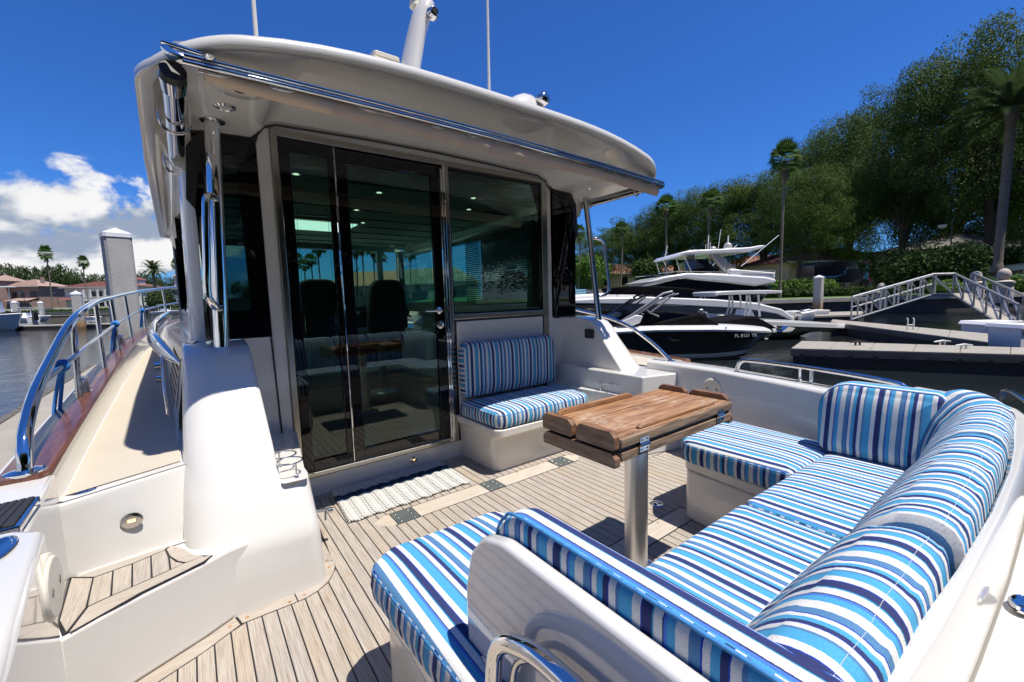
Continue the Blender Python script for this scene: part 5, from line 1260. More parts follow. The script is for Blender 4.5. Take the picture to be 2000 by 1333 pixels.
# ---------------- palms
def fan_palm(seed, H, r_=.095, crown=1.0, m='palm'):
    g = random.Random(seed); root = bpy.data.objects.new('fan_palm', None); COL.objects.link(root)
    pth = smoothpath([(0, 0, -.3), (.02*H, 0, H*.4), (.03*H, 0, H*.75), (.01*H, 0, H)], 5)
    MB().tube(pth, [r_*1.5]+[r_]*(len(pth)-2)+[r_*.9], 9).build('trunk', MT['palmbark'], root, 60)
    top = Vector((.01*H, 0, H)); V, F = [], []
    for i in range(48):
        w = i*2.399+g.random()*.4; el = -.55+1.95*(i/47)+g.uniform(-.12, .12)
        d = Vector((math.cos(w)*math.cos(el), math.sin(w)*math.cos(el), math.sin(el))); st_ = top+d*crown*g.uniform(.45, .6)
        side = d.cross(Vector((0, 0, 1))).normalized(); upv = side.cross(d); L = crown*g.uniform(.55, .75)
        for k in range(13):
            a = (k-6)/6*1.25; dd = (d*math.cos(a)+side*math.sin(a)).normalized(); tip = st_+dd*L*(1-.15*abs(a))+Vector((0, 0, -1))*L*.30*(1 if el < .6 else .35)
            pw = dd.cross(upv).normalized()*crown*.045; md = st_+dd*L*.5
            n_ = len(V); V += [st_, md+pw, tip, md-pw]; F.append((n_, n_+1, n_+2, n_+3))
    o = link('fronds', [tuple(v) for v in V], F, MT[m], root, 0)
    V, F = [], []
    for i in range(40):
        w = g.random()*6.28; n_ = len(V); p = top+Vector((math.cos(w)*r_*1.3, math.sin(w)*r_*1.3, -g.random()*crown*.5)); q = p+Vector((math.cos(w)*.2, math.sin(w)*.2, -.55))*crown
        sd = Vector((-math.sin(w), math.cos(w), 0))*.05*crown; V += [p-sd, p+sd, q+sd, q-sd]; F.append((n_, n_+1, n_+2, n_+3))
    link('dead_skirt', [tuple(v) for v in V], F, MT['palmbark'], root, 0)
    return root
def date_palm(seed, H, r_=.32, crown=3.6):
    g = random.Random(seed); root = bpy.data.objects.new('date_palm', None); COL.objects.link(root)
    tr = MB(); prof = []
    nz = int(H/.16)
    for i in range(nz+1): prof.append((r_*(1.25 if i < 3 else 1.0)*(1+.10*(i % 2)), i*H/nz-.3))
    tr.lathe(prof, n=14)
    tr.lathe([(r_, H-.6), (r_*1.7, H-.1), (r_*1.5, H+.25), (.05, H+.6)], n=14); tr.build('trunk', MT['palmbark'], root, 60)
    V, F = [], []
    for i in range(50):
        w = i*2.399; el = 1.42-1.55*(i/49)+g.uniform(-.12, .12); L = crown*g.uniform(.85, 1.05)
        hd_ = Vector((math.cos(w), math.sin(w), 0)); p = Vector((0, 0, H+.1)); pts_ = [p]; e = el
        for k in range(9): p = p+(hd_*math.cos(e)+Vector((0, 0, 1))*math.sin(e))*L/9; pts_.append(p); e -= .07+.03*k*.5
        side = Vector((-hd_.y, hd_.x, 0))
        for k in range(1, 10):
            for sub in (0, .25, .5, .75):
                if k == 9 and sub > 0: continue
                q = pts_[k] if k == 9 else pts_[k].lerp(pts_[k+1], sub); tg = (pts_[min(k+1, 9)]-pts_[k-1]).normalized(); ll = crown*.20*math.sin(math.pi*(k+sub+.6)/10.6)+.12
                for s2 in (-1, 1):
                    tip = q+(side*s2*.62+tg*.80+Vector((0, 0, -.12+.2*g.random())))*ll; wv = tg*.045*crown/2.4; n_ = len(V); V += [q-wv, q+wv, tip]; F.append((n_, n_+1, n_+2))
        for k in range(9):
            n_ = len(V); wv = Vector((0, 0, .02)); V += [pts_[k]-wv, pts_[k]+wv, pts_[k+1]+wv, pts_[k+1]-wv]; F.append((n_, n_+1, n_+2, n_+3))
    link('fronds', [tuple(v) for v in V], F, MT['palm_date'], root, 0)
    return root
P_FAN = [fan_palm(1, 10, r_=.13, crown=1.5), fan_palm(2, 10, r_=.13, crown=1.35)]
def fan(px, py_top, py_base, d, label, i=0, lean=0, grp='slim fan palms on the starboard shore', cr=1.0):
    b = at(px, py_base, d=d); t_ = at(px, py_top, d=d); s_ = (t_.z-b.z)/10
    o = place(P_FAN[i], b, s_, random.uniform(0, 6), label, 'palm tree', grp, sx=cr); o.name = 'fan_palm'; return o
fan(1523, 322, 575, 29, 'tallest slim fan palm, standing alone against the sky right of the flybridge yacht', 0, cr=.72)
fan(1387, 396, 560, 46, 'slim fan palm behind the flybridge antennas', 1)
fan(1299, 408, 560, 50, 'slim fan palm left of the flybridge hardtop', 0)
fan(1212, 450, 562, 55, 'slim fan palm just right of the curved grab handle', 1)
fan(1130, 456, 562, 58, 'slim fan palm left of the steel support tube', 0)
fan(1990, 310, 520, 40, 'slim palm trunk at the right edge behind the date palm', 1)
db = at(1948, 522, d=25); dtp = at(1985, 232, d=25); DH = dtp.z-db.z
dp = date_palm(4, DH, .20, 3.0); dp.location = db; dp.rotation_euler = (0, math.radians(3), -YAW*0); tag(dp, 'tall date palm with a thick scaly trunk behind the terrace wall at right', 'palm tree')
# ---------------- starboard land, seawall, terrace
def quadstrip(name, P0, P1, m, kind=None, parent=None):
    n = len(P0); v = [tuple(p) for p in P0]+[tuple(p) for p in P1]; f = [(i, i+1, n+i+1, n+i) for i in range(n-1)]
    o = link(name, v, f, m, parent, 0)
    if kind: o['kind'] = kind
    return o
SWD = 27.5
xsw = [700, 1000, 1150, 1300, 1500, 1700, 1900, 2100, 2600, 3400]
swl = []
for x in xsw: p = onw(x, SWD); swl.append(Vector((p.x, p.y, 0)))
grd = []
def pz(p, z): return Vector((p.x, p.y, z))
dirn = Vector((_f.x, _f.y, 0)).normalized()
rows_ = []
for dd, zz_ in ((.3, .42), (6, .62), (20, 1.0), (60, 1.3), (300, 1.6)): rows_.append([pz(p+dirn*dd, zz_) for p in swl])
g_ = MB()
for a, b in zip(rows_[:-1], rows_[1:]):
    n = len(a); g_.add([tuple(p) for p in a]+[tuple(p) for p in b], [(i, i+1, n+i+1, n+i) for i in range(n-1)])
go = g_.build('ground', MT['grass'], None, 0); go['kind'] = 'structure'
sw = thing('seawall', 'dark weathered concrete seawall with a pale cap along the starboard shore', 'wall', (swl[4].x, swl[4].y, WZ))
for i in range(len(swl)-1):
    a, b = swl[i], swl[i+1]; k = max(1, int((b-a).length/2.4))
    for j in range(k):
        p, q = a.lerp(b, j/k), a.lerp(b, (j+1)/k); t_ = (q-p).normalized(); e_ = .012
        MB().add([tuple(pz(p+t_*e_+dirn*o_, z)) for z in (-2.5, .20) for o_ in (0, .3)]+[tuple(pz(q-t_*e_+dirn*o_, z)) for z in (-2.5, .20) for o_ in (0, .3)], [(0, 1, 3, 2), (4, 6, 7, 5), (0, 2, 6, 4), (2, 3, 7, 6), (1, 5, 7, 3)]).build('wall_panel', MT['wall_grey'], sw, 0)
capb = MB()
for i in range(len(swl)-1):
    a, b = swl[i], swl[i+1]
    capb.add([tuple(pz(p+dirn*o_, z)) for p in (a, b) for o_, z in ((-.12, .20), (-.12, .44), (.5, .44), (.5, .20))], [(0, 1, 5, 4), (1, 2, 6, 5), (0, 4, 7, 3)])
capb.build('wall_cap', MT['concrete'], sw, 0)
# hedge in front of the road, shrubs
def hedge(name, px0, px1, d, z0, z1, th, n, m, label, cat='hedge', size=.09, grp=None):
    a = onw(px0, d); b = onw(px1, d); L = (b-a).length; t_ = (b-a).normalized(); c0 = pz((a+b)/2, z0); o = thing(name, label, cat, c0, grp)
    bl = []; k = int(L/(th*.8))+1
    for i in range(k+1): p = a.lerp(b, i/k); bl += [(p.x, p.y, z0+(z1-z0)*.5, th*.75, th*.75, (z1-z0)*.52)]
    leaf_cloud('foliage', bl, n, size, m, o, seed=abs(int(px0)), hollow=.7)
    core = MB(); nn = Vector((-t_.y, t_.x, 0)); w = th*.45
    core.add([tuple(pz(p+nn*s_, z)) for p in (a, b) for s_ in (-w, w) for z in (z0-.2, z1-.12)], [(0, 1, 3, 2), (4, 6, 7, 5), (0, 4, 5, 1), (2, 3, 7, 6), (1, 5, 7, 3)]); core.build('stems', MT['hedge'], o, 0)
    return o
hedge('hedge', 1500, 1745, 30.5, .45, 1.12, .9, 9000, 'hedge', 'long clipped dark green hedge on the seawall behind the docks')
hedge('shrub', 1520, 1610, 32.5, .5, 1.75, 1.1, 2600, 'shrub', 'bright yellow-green bushes left of the white-capped piling', 'bush', .14)
def bush(px, py0, py1, d, wpx, n, m, label, size=.12, seed=1, nblob=7):
    b = at(px, py1, d=d); t_ = at(px, py0, d=d); H = t_.z-b.z; w = wpx*d/FPX; o = thing('bush', label, 'bush', b)
    g = random.Random(seed); bl = [(b.x, b.y, b.z+H*.45, w*.42, w*.35, H*.5)]
    for i in range(nblob): a = g.random()*6.28; bl.append((b.x+math.cos(a)*w*.3, b.y+math.sin(a)*w*.3, b.z+H*g.uniform(.3, .72), w*.2, w*.2, H*.27))
    leaf_cloud('foliage', bl, n, size, m, o, seed, hollow=.6); 
    MB().lathe([(w*.3, -.2), (w*.34, H*.4), (w*.15, H*.8)], b, n=10).build('stems', MT['hedge'], o, 60)
    return o
bush(1790, 478, 580, 33, 190, 16000, 'hedge', 'big dark rounded bush left of the lamp post', .12, 5, 14)
bush(1905, 488, 545, 34, 110, 7000, 'hedge', 'dark bush at the foot of the date palm, left side', .11, 6)
bush(1985, 480, 540, 33, 110, 6000, 'hedge', 'bush right of the date palm trunk', .11, 7)
bush(1850, 545, 590, 28.6, 70, 2200, 'shrub', 'bright green bush seen through the gangway, left of the middle planter', .09, 8)
bush(1922, 540, 582, 28.8, 60, 2000, 'shrub', 'bright green bush between the two right planters', .09, 9)
bush(1990, 532, 580, 28.8, 60, 2000, 'shrub', 'bright green bush at the right edge behind the gangway', .09, 10)
bush(1152, 495, 562, 60, 90, 3500, 'shrub', 'mid green bush behind the support tube, below the leftmost palms', .2, 11)
bush(1265, 500, 562, 62, 70, 3000, 'hedge', 'dark bush below the palm left of the hardtop', .2, 12)
# terrace wall at right (sloping cap)
tw = thing('terrace_wall', 'pale rendered terrace wall with a brick course, rising to the right behind the gangway', 'wall', at(1900, 560, d=31))
a0_, a1_ = at(1815, 538, d=33), at(2060, 510, d=28.8)
def wall_strip(p, q, h0, h1, th, m, name, par):
    dv = (q-p); dv.z = 0; nn = Vector((-dv.y, dv.x, 0)).normalized()*th
    v = []
    for e, (pp_) in ((0, p), (1, q)):
        for s_ in (0, 1):
            for z in (h0, h1): v.append((pp_.x+nn.x*s_, pp_.y+nn.y*s_, pp_.z+z))
    return MB().add(v, [(0, 1, 3, 2), (4, 6, 7, 5), (0, 4, 5, 1), (2, 3, 7, 6), (1, 5, 7, 3), (0, 2, 6, 4)]).build(name, m, par, 0)
wall_strip(a0_, a1_, -.35, .0, .3, MT['stucco_white'], 'wall_body', tw); 
nb_ = 60
for i in range(nb_):
    p = a0_.lerp(a1_, (i+.04)/nb_); q = a0_.lerp(a1_, (i+.96)/nb_); off = (p-EYE).normalized()*-.02
    wall_strip(p+off, q+off, -.62, -.37, .3, varied('brick', (.22, .12, .09), (.16, .09, .07), 3, .9) if i == 0 else bpy.data.materials['brick'], 'brick', tw)
wall_strip(a0_, a1_, -2.6, -.64, .28, MT['stucco_white'], 'wall_body', tw)
cp0, cp1 = a0_+Vector((0, 0, .0)), a1_+Vector((0, 0, 0)); off = (cp0-EYE).normalized()*-.08
wall_strip(cp0+off, cp1+off, .001, .09, .5, MT['concrete'], 'wall_cap', tw)
# stone bollards with ball finials
def planter(px, pyt, pyb, d, label):
    b = at(px, pyb, d=d); t_ = at(px, pyt, d=d); H = t_.z-b.z; r_ = H*.21
    o = thing('stone_bollard', label, 'bollard', b, 'stone bollards with ball finials')
    MB().lathe([(r_*1.05, 0), (r_*1.05, H*.42), (r_*.98, H*.5), (r_*1.12, H*.54), (r_*1.12, H*.62), (r_*.7, H*.66)], b, n=20).build('pedestal', MT['stone'], o, 40)
    MB().lathe([(r_*.45, H*.64), (r_*.62, H*.68)]+[(r_*.72*math.sin(a), H*.82-H*.18*math.cos(a)) for a in np.linspace(.5, 3.1, 9)], b, n=20).build('ball_finial', MT['stone'], o, 60)
MT['stone'] = varied('cast_stone', (.50, .44, .38), (.40, .35, .30), 4, .85)
planter(1720, 553, 600, 27, 'small pale stone bollard left of the gangway')
planter(1902, 530, 590, 24.5, 'stone bollard behind the middle of the gangway')
planter(1956, 525, 592, 23.5, 'largest stone bollard, at the right behind the gangway rail')
# lamp post
def lamp(px, pyt, pyb, d, label, h_off=-1):
    b = at(px, pyb, d=d); t_ = at(px, pyt, d=d); H = t_.z-b.z; o = thing('street_lamp', label, 'street lamp', b)
    MB().tube([b, b+Vector((0, 0, H))], [.06, .04], 10).build('pole', MT['black'], o, 60)
    sd = Vector((_r.x, _r.y, 0)).normalized()*h_off*.75
    MB().tube(smoothpath([b+Vector((0, 0, H*.95)), b+Vector((0, 0, H*1.02))+sd*.5, b+Vector((0, 0, H*.98))+sd], 4), .025, 8).build('arm', MT['black'], o, 60)
    MB().lathe([(.05, .0), (.12, -.08), (.30, -.22), (.28, -.26)], b+Vector((0, 0, H*.98))+sd, n=16).build('lamp_shade', MT['black'], o, 60)
    MB().lathe([(.26, 0), (.24, -.14), (.14, -.26), (.02, -.30)], b+Vector((0, 0, H*.98-.26))+sd, n=16).build('globe', MT['white'], o, 60)
lamp(1852, 432, 545, 33, 'black street lamp with a white globe beside the big dark bush')
# ---------------- houses at right behind the trees
def hip_house(name, label, c, w, dpt, h, roof_h, mwall, mroof, ang, over=.6, windows=(), cols=0, storeys=1):
    """box house with hipped roof; windows = list of (x, z, w, h) on the near face; local x along face, y away"""
    o = thing(name, label, 'house', c)
    ca, sa = math.cos(ang), math.sin(ang)
    fr_l = lambda a, b, z: (c.x+a*ca-b*sa, c.y+a*sa+b*ca, c.z+z)
    wl_ = MB().box((-w/2, 0, -1), (w/2, dpt, h), fr=fr_l).build('wall', mwall, o, 0)
    W2, D2 = w/2+over, dpt+over
    rl = max(W2-(D2+over)/2, .3)
    v = [fr_l(-W2, -over, h), fr_l(W2, -over, h), fr_l(W2, D2, h), fr_l(-W2, D2, h), fr_l(-rl, dpt/2, h+roof_h), fr_l(rl, dpt/2, h+roof_h)]
    rf = MB().add(v, [(0, 1, 5, 4), (1, 2, 5), (2, 3, 4, 5), (3, 0, 4), (0, 3, 2, 1)]).build('roof', mroof, o, 0)
    # tile ridges down the near slope
    rt = MB(); n_ = int(W2*2/.42)
    for i in range(n_):
        a = -W2+(i+.5)*2*W2/n_; k = 1.0
        if a < -rl: k = (a+W2)/(W2-rl)
        if a > rl: k = (W2-a)/(W2-rl)
        p = Vector(fr_l(a, -over-.02, h+.06)); q = Vector(fr_l(a, -over+(dpt/2+over)*k*.98, h+.06+roof_h*k*.98))
        if k > .06: rt.tube([p, q], .09, 5)
    rr2 = rt.build('roof_tile', mroof, o, 60, fix=False); rr2['kind'] = 'stuff'
    MB().box((-W2, -over, h-.18), (W2, -over+.12, h+.02), fr=fr_l).build('fascia', MT['stucco_white'], o, 0)
    for (x, z, ww, hh) in windows:
        wf = MB(); wf.box((x-ww/2-.12, -.10, z-.12), (x+ww/2+.12, .02, z+hh+.12), fr=fr_l); wo = wf.build('window', mwall, o, 0)
        MB().box((x-ww/2, -.13, z), (x+ww/2, -.102, z+hh), fr=fr_l).build('pane', MT['win'], wo, 0)
    for i in range(cols):
        x = -w/2+(i+.5)*w/cols; MB().box((x-.18, -over+.1, -.5), (x+.18, -over+.45, h-.1), fr=fr_l).build('column', MT['stucco_white'], o, 0)
    return o, fr_l
camang = -YAW
hip_house('house', 'tan house with a red tiled roof behind the van, under the oaks', at(1650, 560, d=52), 15, 9, 3.1, 2.0, MT['stucco_tan'], MT['tile_red'], camang+.12, windows=[(-5, .8, 1.2, 1.5), (-1.5, .8, 1.0, 1.5), (3, .3, 1.2, 2.2)], cols=5)
hip_house('house', 'orange-tan house glimpsed left of the forking oak, behind the flybridge yacht', at(1520, 562, d=66), 15, 9, 3.2, 2.1, MT['stucco_tan'], MT['tile_orange'], camang-.1, windows=[(-3, .8, 1.2, 1.5), (2, .8, 1.2, 1.5)])
hip_house('house', 'house with a grey tiled roof at the far right beside the date palm', at(1990, 500, d=44), 14, 9, 1.1, 1.9, MT['stucco_white'], MT['tile_grey'], camang+.2)
hip_house('house', 'tan house behind the bushes below the leftmost palms', at(1255, 563, d=95), 22, 9, 3.4, 2.2, MT['stucco_tan'], MT['tile_orange'], camang, windows=[(x, .8, 1.3, 1.7) for x in (-8, -4, 0, 4, 8)])
hip_house('house', 'red roofed house just visible right of the dark bush', at(1880, 552, d=60), 10, 9, 3.2, 2.0, MT['stucco_tan'], MT['tile_red'], camang)
# delivery van
vc = at(1628, 562, d=43); van = thing('delivery_van', 'dark blue delivery van with light blue cab door and curved arrow on its side', 'van', vc)
vf = frm(vc+Vector((0, 0, 0)), Vector((_r.x, _r.y, 0)))
vb_ = MB().prism(rpoly([(-2.75, .45), (2.0, .45), (2.0, 2.55), (-2.4, 2.55), (-2.75, 2.2)], [.1, .05, .15, .3, .2]), -1, 1, fr=lambda a, b, h: vf(a, h, b)).build('cargo_body', mat('van_blue', (.006, .012, .03), .25, coat=.5), van, 30, bev=.06)
MB().prism(rpoly([(2.0, .45), (3.0, .45), (3.1, 1.4), (2.75, 2.45), (2.0, 2.55)], .1), -.98, .98, fr=lambda a, b, h: vf(a, h, b)).build('cab', mat('van_red_trim', (.45, .02, .03), .3), van, 30)
MB().box((2.08, -1.02, .55), (2.62, -.995, 2.35), fr=vf).build('door', mat('van_cyan', (.10, .42, .62), .4), van, 0)
MB().box((2.66, -1.02, 1.3), (2.98, -.99, 2.1), fr=vf).build('side_glass', MT['win'], van, 0)
for a in (-1.7, 2.3):
    MB().lathe([(.38, -.12), (.38, .12)], vf(a, -.92, .38), fr=lambda x, y, h: tuple(Vector((_r.x, _r.y, 0)).normalized()*x+Vector((0, 0, y))+dirn*h), n=20).build('wheel', MT['rubber'], van)
text_mesh('lettering', 'prime', .52, mat('van_print_white', (.75, .78, .8), .5), van, vf(.35, -1.015, 1.75), Vector((_r.x, _r.y, 0)), Vector((0, 0, 1)), .004)
ar = [(x, .20*((x+1.0)/1.25)**2) for x in np.linspace(-2.3, .25, 15)]
sm_ = [(x, 1.12+y-.0) for x, y in ar]+[(x, 1.12+y-.16*math.sin(math.pi*(i+.3)/15.3)) for i, (x, y) in reversed(list(enumerate(ar)))]
acy = mat('van_print_cyan', (.10, .45, .65), .5)
MB().prism(sm_, -1.02, -1.012, fr=lambda a, b, h: vf(a, h, b)).build('arrow_mark', acy, van, 0)
MB().prism([(.22, 1.62), (.42, 1.55), (.36, 1.22), (.26, 1.25), (.28, 1.46), (.10, 1.44)], -1.02, -1.012, fr=lambda a, b, h: vf(a, h, b)).build('arrow_head', acy, van, 0)

# ---------------- pilings
def piling(name, px, w_px, py_top, d, label, capm='white', zb=-1.6, taper=0, face=0.0, group=None, stain=False):
    b = onw(px, d); t_ = at(px, py_top, d=d); w = w_px*d/FPX*.5
    o = thing(name, label, 'piling', b, group); ca, sa = math.cos(face), math.sin(face)
    cr = [(w*.80, w), (w, w*.80), (w, -w*.8), (w*.8, -w), (-w*.8, -w), (-w, -w*.8), (-w, w*.8), (-w*.8, w)]
    zt_ = t_.z-w*.9
    def ringz(z, k=1.0): return [(b.x+(x*ca-y*sa)*k, b.y+(x*sa+y*ca)*k, z) for x, y in cr]
    MB().loft([ringz(zb), ringz(WZ+.0), ringz(zt_)]).build('shaft', MT['conc_pile'], o, 0, bev=.008)
    MB().loft([ringz(zt_-.01, 1.06), ringz(zt_+w*.35, 1.06), ringz(zt_+w*.38, 1.0), ringz(t_.z, .03)]).build('cap', MT['white'], o, 0)
    return o, b, w, t_
mcp = mat('piling_concrete', (.3, .29, .27), .9); t = mcp.node_tree; tcp = N(t, 'ShaderNodeTexCoord'); spp = N(t, 'ShaderNodeSeparateXYZ'); t.links.new(tcp.outputs['Object'], spp.inputs[0])
nz_ = noise(t, 3.0, 6, .65, map_scale=(1, 1, .35)); hz = M(t, 'ADD', spp.outputs[2], M(t, 'MULTIPLY', M(t, 'SUBTRACT', nz_, .5), .9))
base_c = ramp(t, nz_, [(.3, (.36, .355, .33)), (.7, (.46, .45, .42))]); st_c = ramp(t, MR(t, hz, 0, 1.6), [(0, (.12, .075, .035)), (.12, (.34, .19, .07)), (.45, (.36, .27, .17)), (.62, (.33, .32, .29))])
mxp = N(t, 'ShaderNodeMixRGB'); t.links.new(MR(t, hz, .9, 1.2), mxp.inputs[0]); t.links.new(st_c, mxp.inputs[1]); t.links.new(base_c, mxp.inputs[2]); t.links.new(mxp.outputs[0], t.nodes['Principled BSDF'].inputs['Base Color'])
bump(mcp, noise(t, 18, 6, .7), .5, .02); MT['conc_pile'] = mcp
po, pbs, pw, ptp = piling('piling', 243, 41, 448, 12.3, 'tall concrete piling with a white pyramid cap and rusty waterline beside the guard rail', face=.25)
# barnacles at its foot
br_ = MB(); g = random.Random(4)
for i in range(150):
    a = g.choice((0, 1, 2, 3)); u_ = g.uniform(-1, 1); z = WZ+abs(g.gauss(0, .10)); lx, ly = [(u_, -1), (-1, u_), (1, u_), (u_, 1)][a]
    ca, sa = math.cos(.25), math.sin(.25); p = Vector((pbs.x+(lx*ca-ly*sa)*pw, pbs.y+(lx*sa+ly*ca)*pw, z)); r_ = g.uniform(.012, .03)
    br_.lathe([(r_, -r_*.6), (r_*.9, 0), (r_*.5, r_*.6)], p, n=6)
br_.build('barnacle', MT['stone'], po, 0, fix=False)['kind'] = 'stuff'
piling('piling', 152, 15.5, 569, 36, 'concrete piling with a white cap beside the white dock box, left', group='far pilings on the port side')
for px, w_, yt, d, lab in ((29, 9, 588, 70, 'white-capped piling behind the boat at the far left'), (33.5, 6, 591, 84, 'thin white-capped piling just right of another at the far left'), (80, 8, 589, 75, 'white-capped piling left of the far dock boat'), (266, 5, 590, 95, 'thin piling right of the big piling, far shore'), (168, 5, 596, 90, 'thin stained piling left of the big piling, far shore')):
    piling('piling', px, w_, yt, d, lab, group='far pilings on the port side')
piling('piling', 1597, 14, 538, 25, 'concrete piling with a white cap in front of the hedge, starboard side')

# ---------------- docks
def dock(name, label, A_, B_, C2, D2_, top, th=.30, joints=6, m='conc_dock', knobs=True):
    o = thing(name, label, 'dock', (A_.x, A_.y, WZ)); n = joints
    for i in range(n):
        a, b = A_.lerp(B_, (i+.004)/n), A_.lerp(B_, (i+.996)/n); c, d_ = D2_.lerp(C2, (i+.996)/n), D2_.lerp(C2, (i+.004)/n)
        v = [tuple(pz(p, top-.10)) for p in (a, b, c, d_)]+[tuple(pz(p, top)) for p in (a, b, c, d_)]
        MB().add(v, [(0, 3, 2, 1), (4, 5, 6, 7), (0, 1, 5, 4), (1, 2, 6, 5), (2, 3, 7, 6), (3, 0, 4, 7)]).build('dock_slab', MT[m], o, 0, bev=.01, seg=1)
    ins_ = lambda p, q_: p.lerp(q_, .03)
    cen_ = (A_+B_+C2+D2_)/4
    v = [tuple(pz(p.lerp(cen_, .02), z)) for z in (WZ-.2, top-.11) for p in (A_, B_, C2, D2_)]
    MB().add(v, [(0, 3, 2, 1), (4, 5, 6, 7), (0, 1, 5, 4), (1, 2, 6, 5), (2, 3, 7, 6), (3, 0, 4, 7)]).build('float', MT['wall_dark'], o, 0)
    if knobs:
        mb = MB(); L = (B_-A_).length; k = int(L/.42); t_ = (B_-A_).normalized()
        nn = (A_-D2_).normalized()
        for i in range(k): p = A_+t_*(i+.5)*.42; mb.lathe([(.05, 0), (.05, .03)], pz(p, top-.17), n=8, fr=lambda a, b, h: tuple(t_*a+Vector((0, 0, b))+nn*h))
        mb.build('tie_rod_end', MT['rubber'], o, 0)['kind'] = 'stuff'
        wl_ = MB(); q = [pz(A_+nn*.03, top-.03), pz(B_+nn*.03, top-.03)]; wl_.add([tuple(q[0]), tuple(q[1]), tuple(q[1]+Vector((0, 0, -.14))), tuple(q[0]+Vector((0, 0, -.14)))], [(0, 1, 2, 3)]); wl_.build('timber_waler', MT['waler'], o, 0)
    return o
MT['wall_dark'] = varied('dark_float', (.035, .035, .035), (.02, .02, .02), 2, .8)
MT['waler'] = varied('grey_timber_waler', (.13, .12, .105), (.09, .08, .07), 4, .9)
# port dock alongside
dA, dB = Vector((-1.95, 1.0, 0)), Vector((-2.0, 13.6, 0))
dock('dock', 'sunlit concrete dock alongside the port rail', Vector((-.75, -1, 0)), Vector((-.75, 13.2, 0)), Vector((-1.85, 13.5, 0)), Vector((-1.80, -1, 0)), -.17, joints=5, knobs=False)
ed = MB()
for i in range(60): ed.box((-1.90+.01*math.sin(i*2.1), -.5+i*.235, -.24), (-1.805, -.5+i*.235+.215, -.160+.006*math.sin(i*5)))
edo = ed.build('timber_edge', MT['waler'], None, 0); tag(edo, 'weathered timber edging with pale lichen along the outer side of the port dock', 'edging')
cleat((-1.62, 12.4, -.17), 1.6, 'cleat on the far end of the port dock', 0)
# mid-distance dock at left with white dock box
p1, p2 = onw(-60, 37), onw(206, 37); 
dock('dock', 'low floating dock in the middle distance at left, behind the rail', p1, p2, p2+dirn*2.0, p1+dirn*2.0, -.28, joints=5, knobs=False)
def dbox(px, pyb, d, wpx, hpx, label, hose=False, par=None, dep=.7):
    b = at(px, pyb, d=d); w = wpx*d/FPX; h = hpx*d/FPX; f = frm(b, Vector((_r.x, _r.y, 0))); o = thing('dock_box', label, 'dock box', b)
    MB().prism([(-w*.47, 0), (w*.47, 0), (w*.5, h*.84), (-w*.5, h*.84)], 0, dep, fr=lambda a, b_, h_: f(a, h_, b_)).build('box_body', MT['white'], o, 0, bev=.015)
    MB().prism([(-w*.55, h*.84), (w*.55, h*.84), (w*.55, h*.88), (w*.48, h), (-w*.48, h), (-w*.55, h*.88)], -.05, dep+.05, fr=lambda a, b_, h_: f(a, h_, b_)).build('lid', MT['white'], o, 0, bev=.01)
    return o, f, w, h
dbox(169.5, 629, 37, 27, 10, 'small white dock box on the middle-distance dock at left')

# ---------------- far port shore: wall, hedge, houses, woods
def offs(p, a, b): return p+Vector((_r.x, _r.y, 0)).normalized()*a+dirn*b
fl0, fl1 = onw(-900, 112), onw(760, 132)
fd = Vector((-(fl1-fl0).y, (fl1-fl0).x, 0)).normalized()
gr_ = MB(); rws = []
for dd, zz_ in ((0, .25), (12, .5), (60, 1.0), (400, 3.0)): rws.append([pz(fl0+fd*dd, zz_), pz(fl1+fd*dd, zz_)])
for a, b in zip(rws[:-1], rws[1:]): gr_.add([tuple(a[0]), tuple(a[1]), tuple(b[0]), tuple(b[1])], [(0, 1, 3, 2)])
gro = gr_.build('ground', MT['grass'], None, 0); gro['kind'] = 'structure'
fsw = thing('seawall', 'long tan seawall on the far port shore', 'wall', (fl0.x, fl0.y, WZ))
for z0, z1, o_, m in ((-1.6, -.30, 0, 'wall_grey'), (-.30, .27, .1, 'conc_dock')):
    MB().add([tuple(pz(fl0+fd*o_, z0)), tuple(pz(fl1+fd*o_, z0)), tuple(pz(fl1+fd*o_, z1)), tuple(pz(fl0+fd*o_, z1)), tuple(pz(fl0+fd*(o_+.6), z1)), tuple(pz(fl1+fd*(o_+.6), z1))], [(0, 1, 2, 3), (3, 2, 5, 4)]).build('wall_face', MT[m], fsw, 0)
gw = thing('garden_wall', 'low cream garden wall behind the hedge on the far port shore', 'wall', (fl0.x, fl0.y, .5))
MB().add([tuple(pz(p+fd*o_, z)) for p in (fl0, fl1) for o_ in (8, 8.4) for z in (.2, 1.55)], [(0, 1, 5, 4), (1, 3, 7, 5), (2, 6, 7, 3)]).build('wall_face', varied('cream_wall', (.60, .54, .45), (.54, .48, .40), 1, .9), gw, 0)
hb_ = thing('hedge', 'dark clipped hedge in front of the cream wall on the far port shore', 'hedge', (fl0.x, fl0.y, .3))
bl = [(*(fl0+(fl1-fl0)*s_+fd*4)[:2], .62, 2.2, 1.1, .55) for s_ in np.linspace(0, 1, 90)]
leaf_cloud('foliage', bl, 9000, .22, 'hedge', hb_, 5, hollow=.6)
MB().add([tuple(pz(p+fd*o_, z)) for p in (fl0, fl1) for o_ in (3.6, 4.4) for z in (.2, .9)], [(0, 1, 5, 4), (1, 3, 7, 5), (2, 6, 7, 3)]).build('stems', MT['hedge'], hb_, 0)
fang = math.atan2((fl1-fl0).y, (fl1-fl0).x)
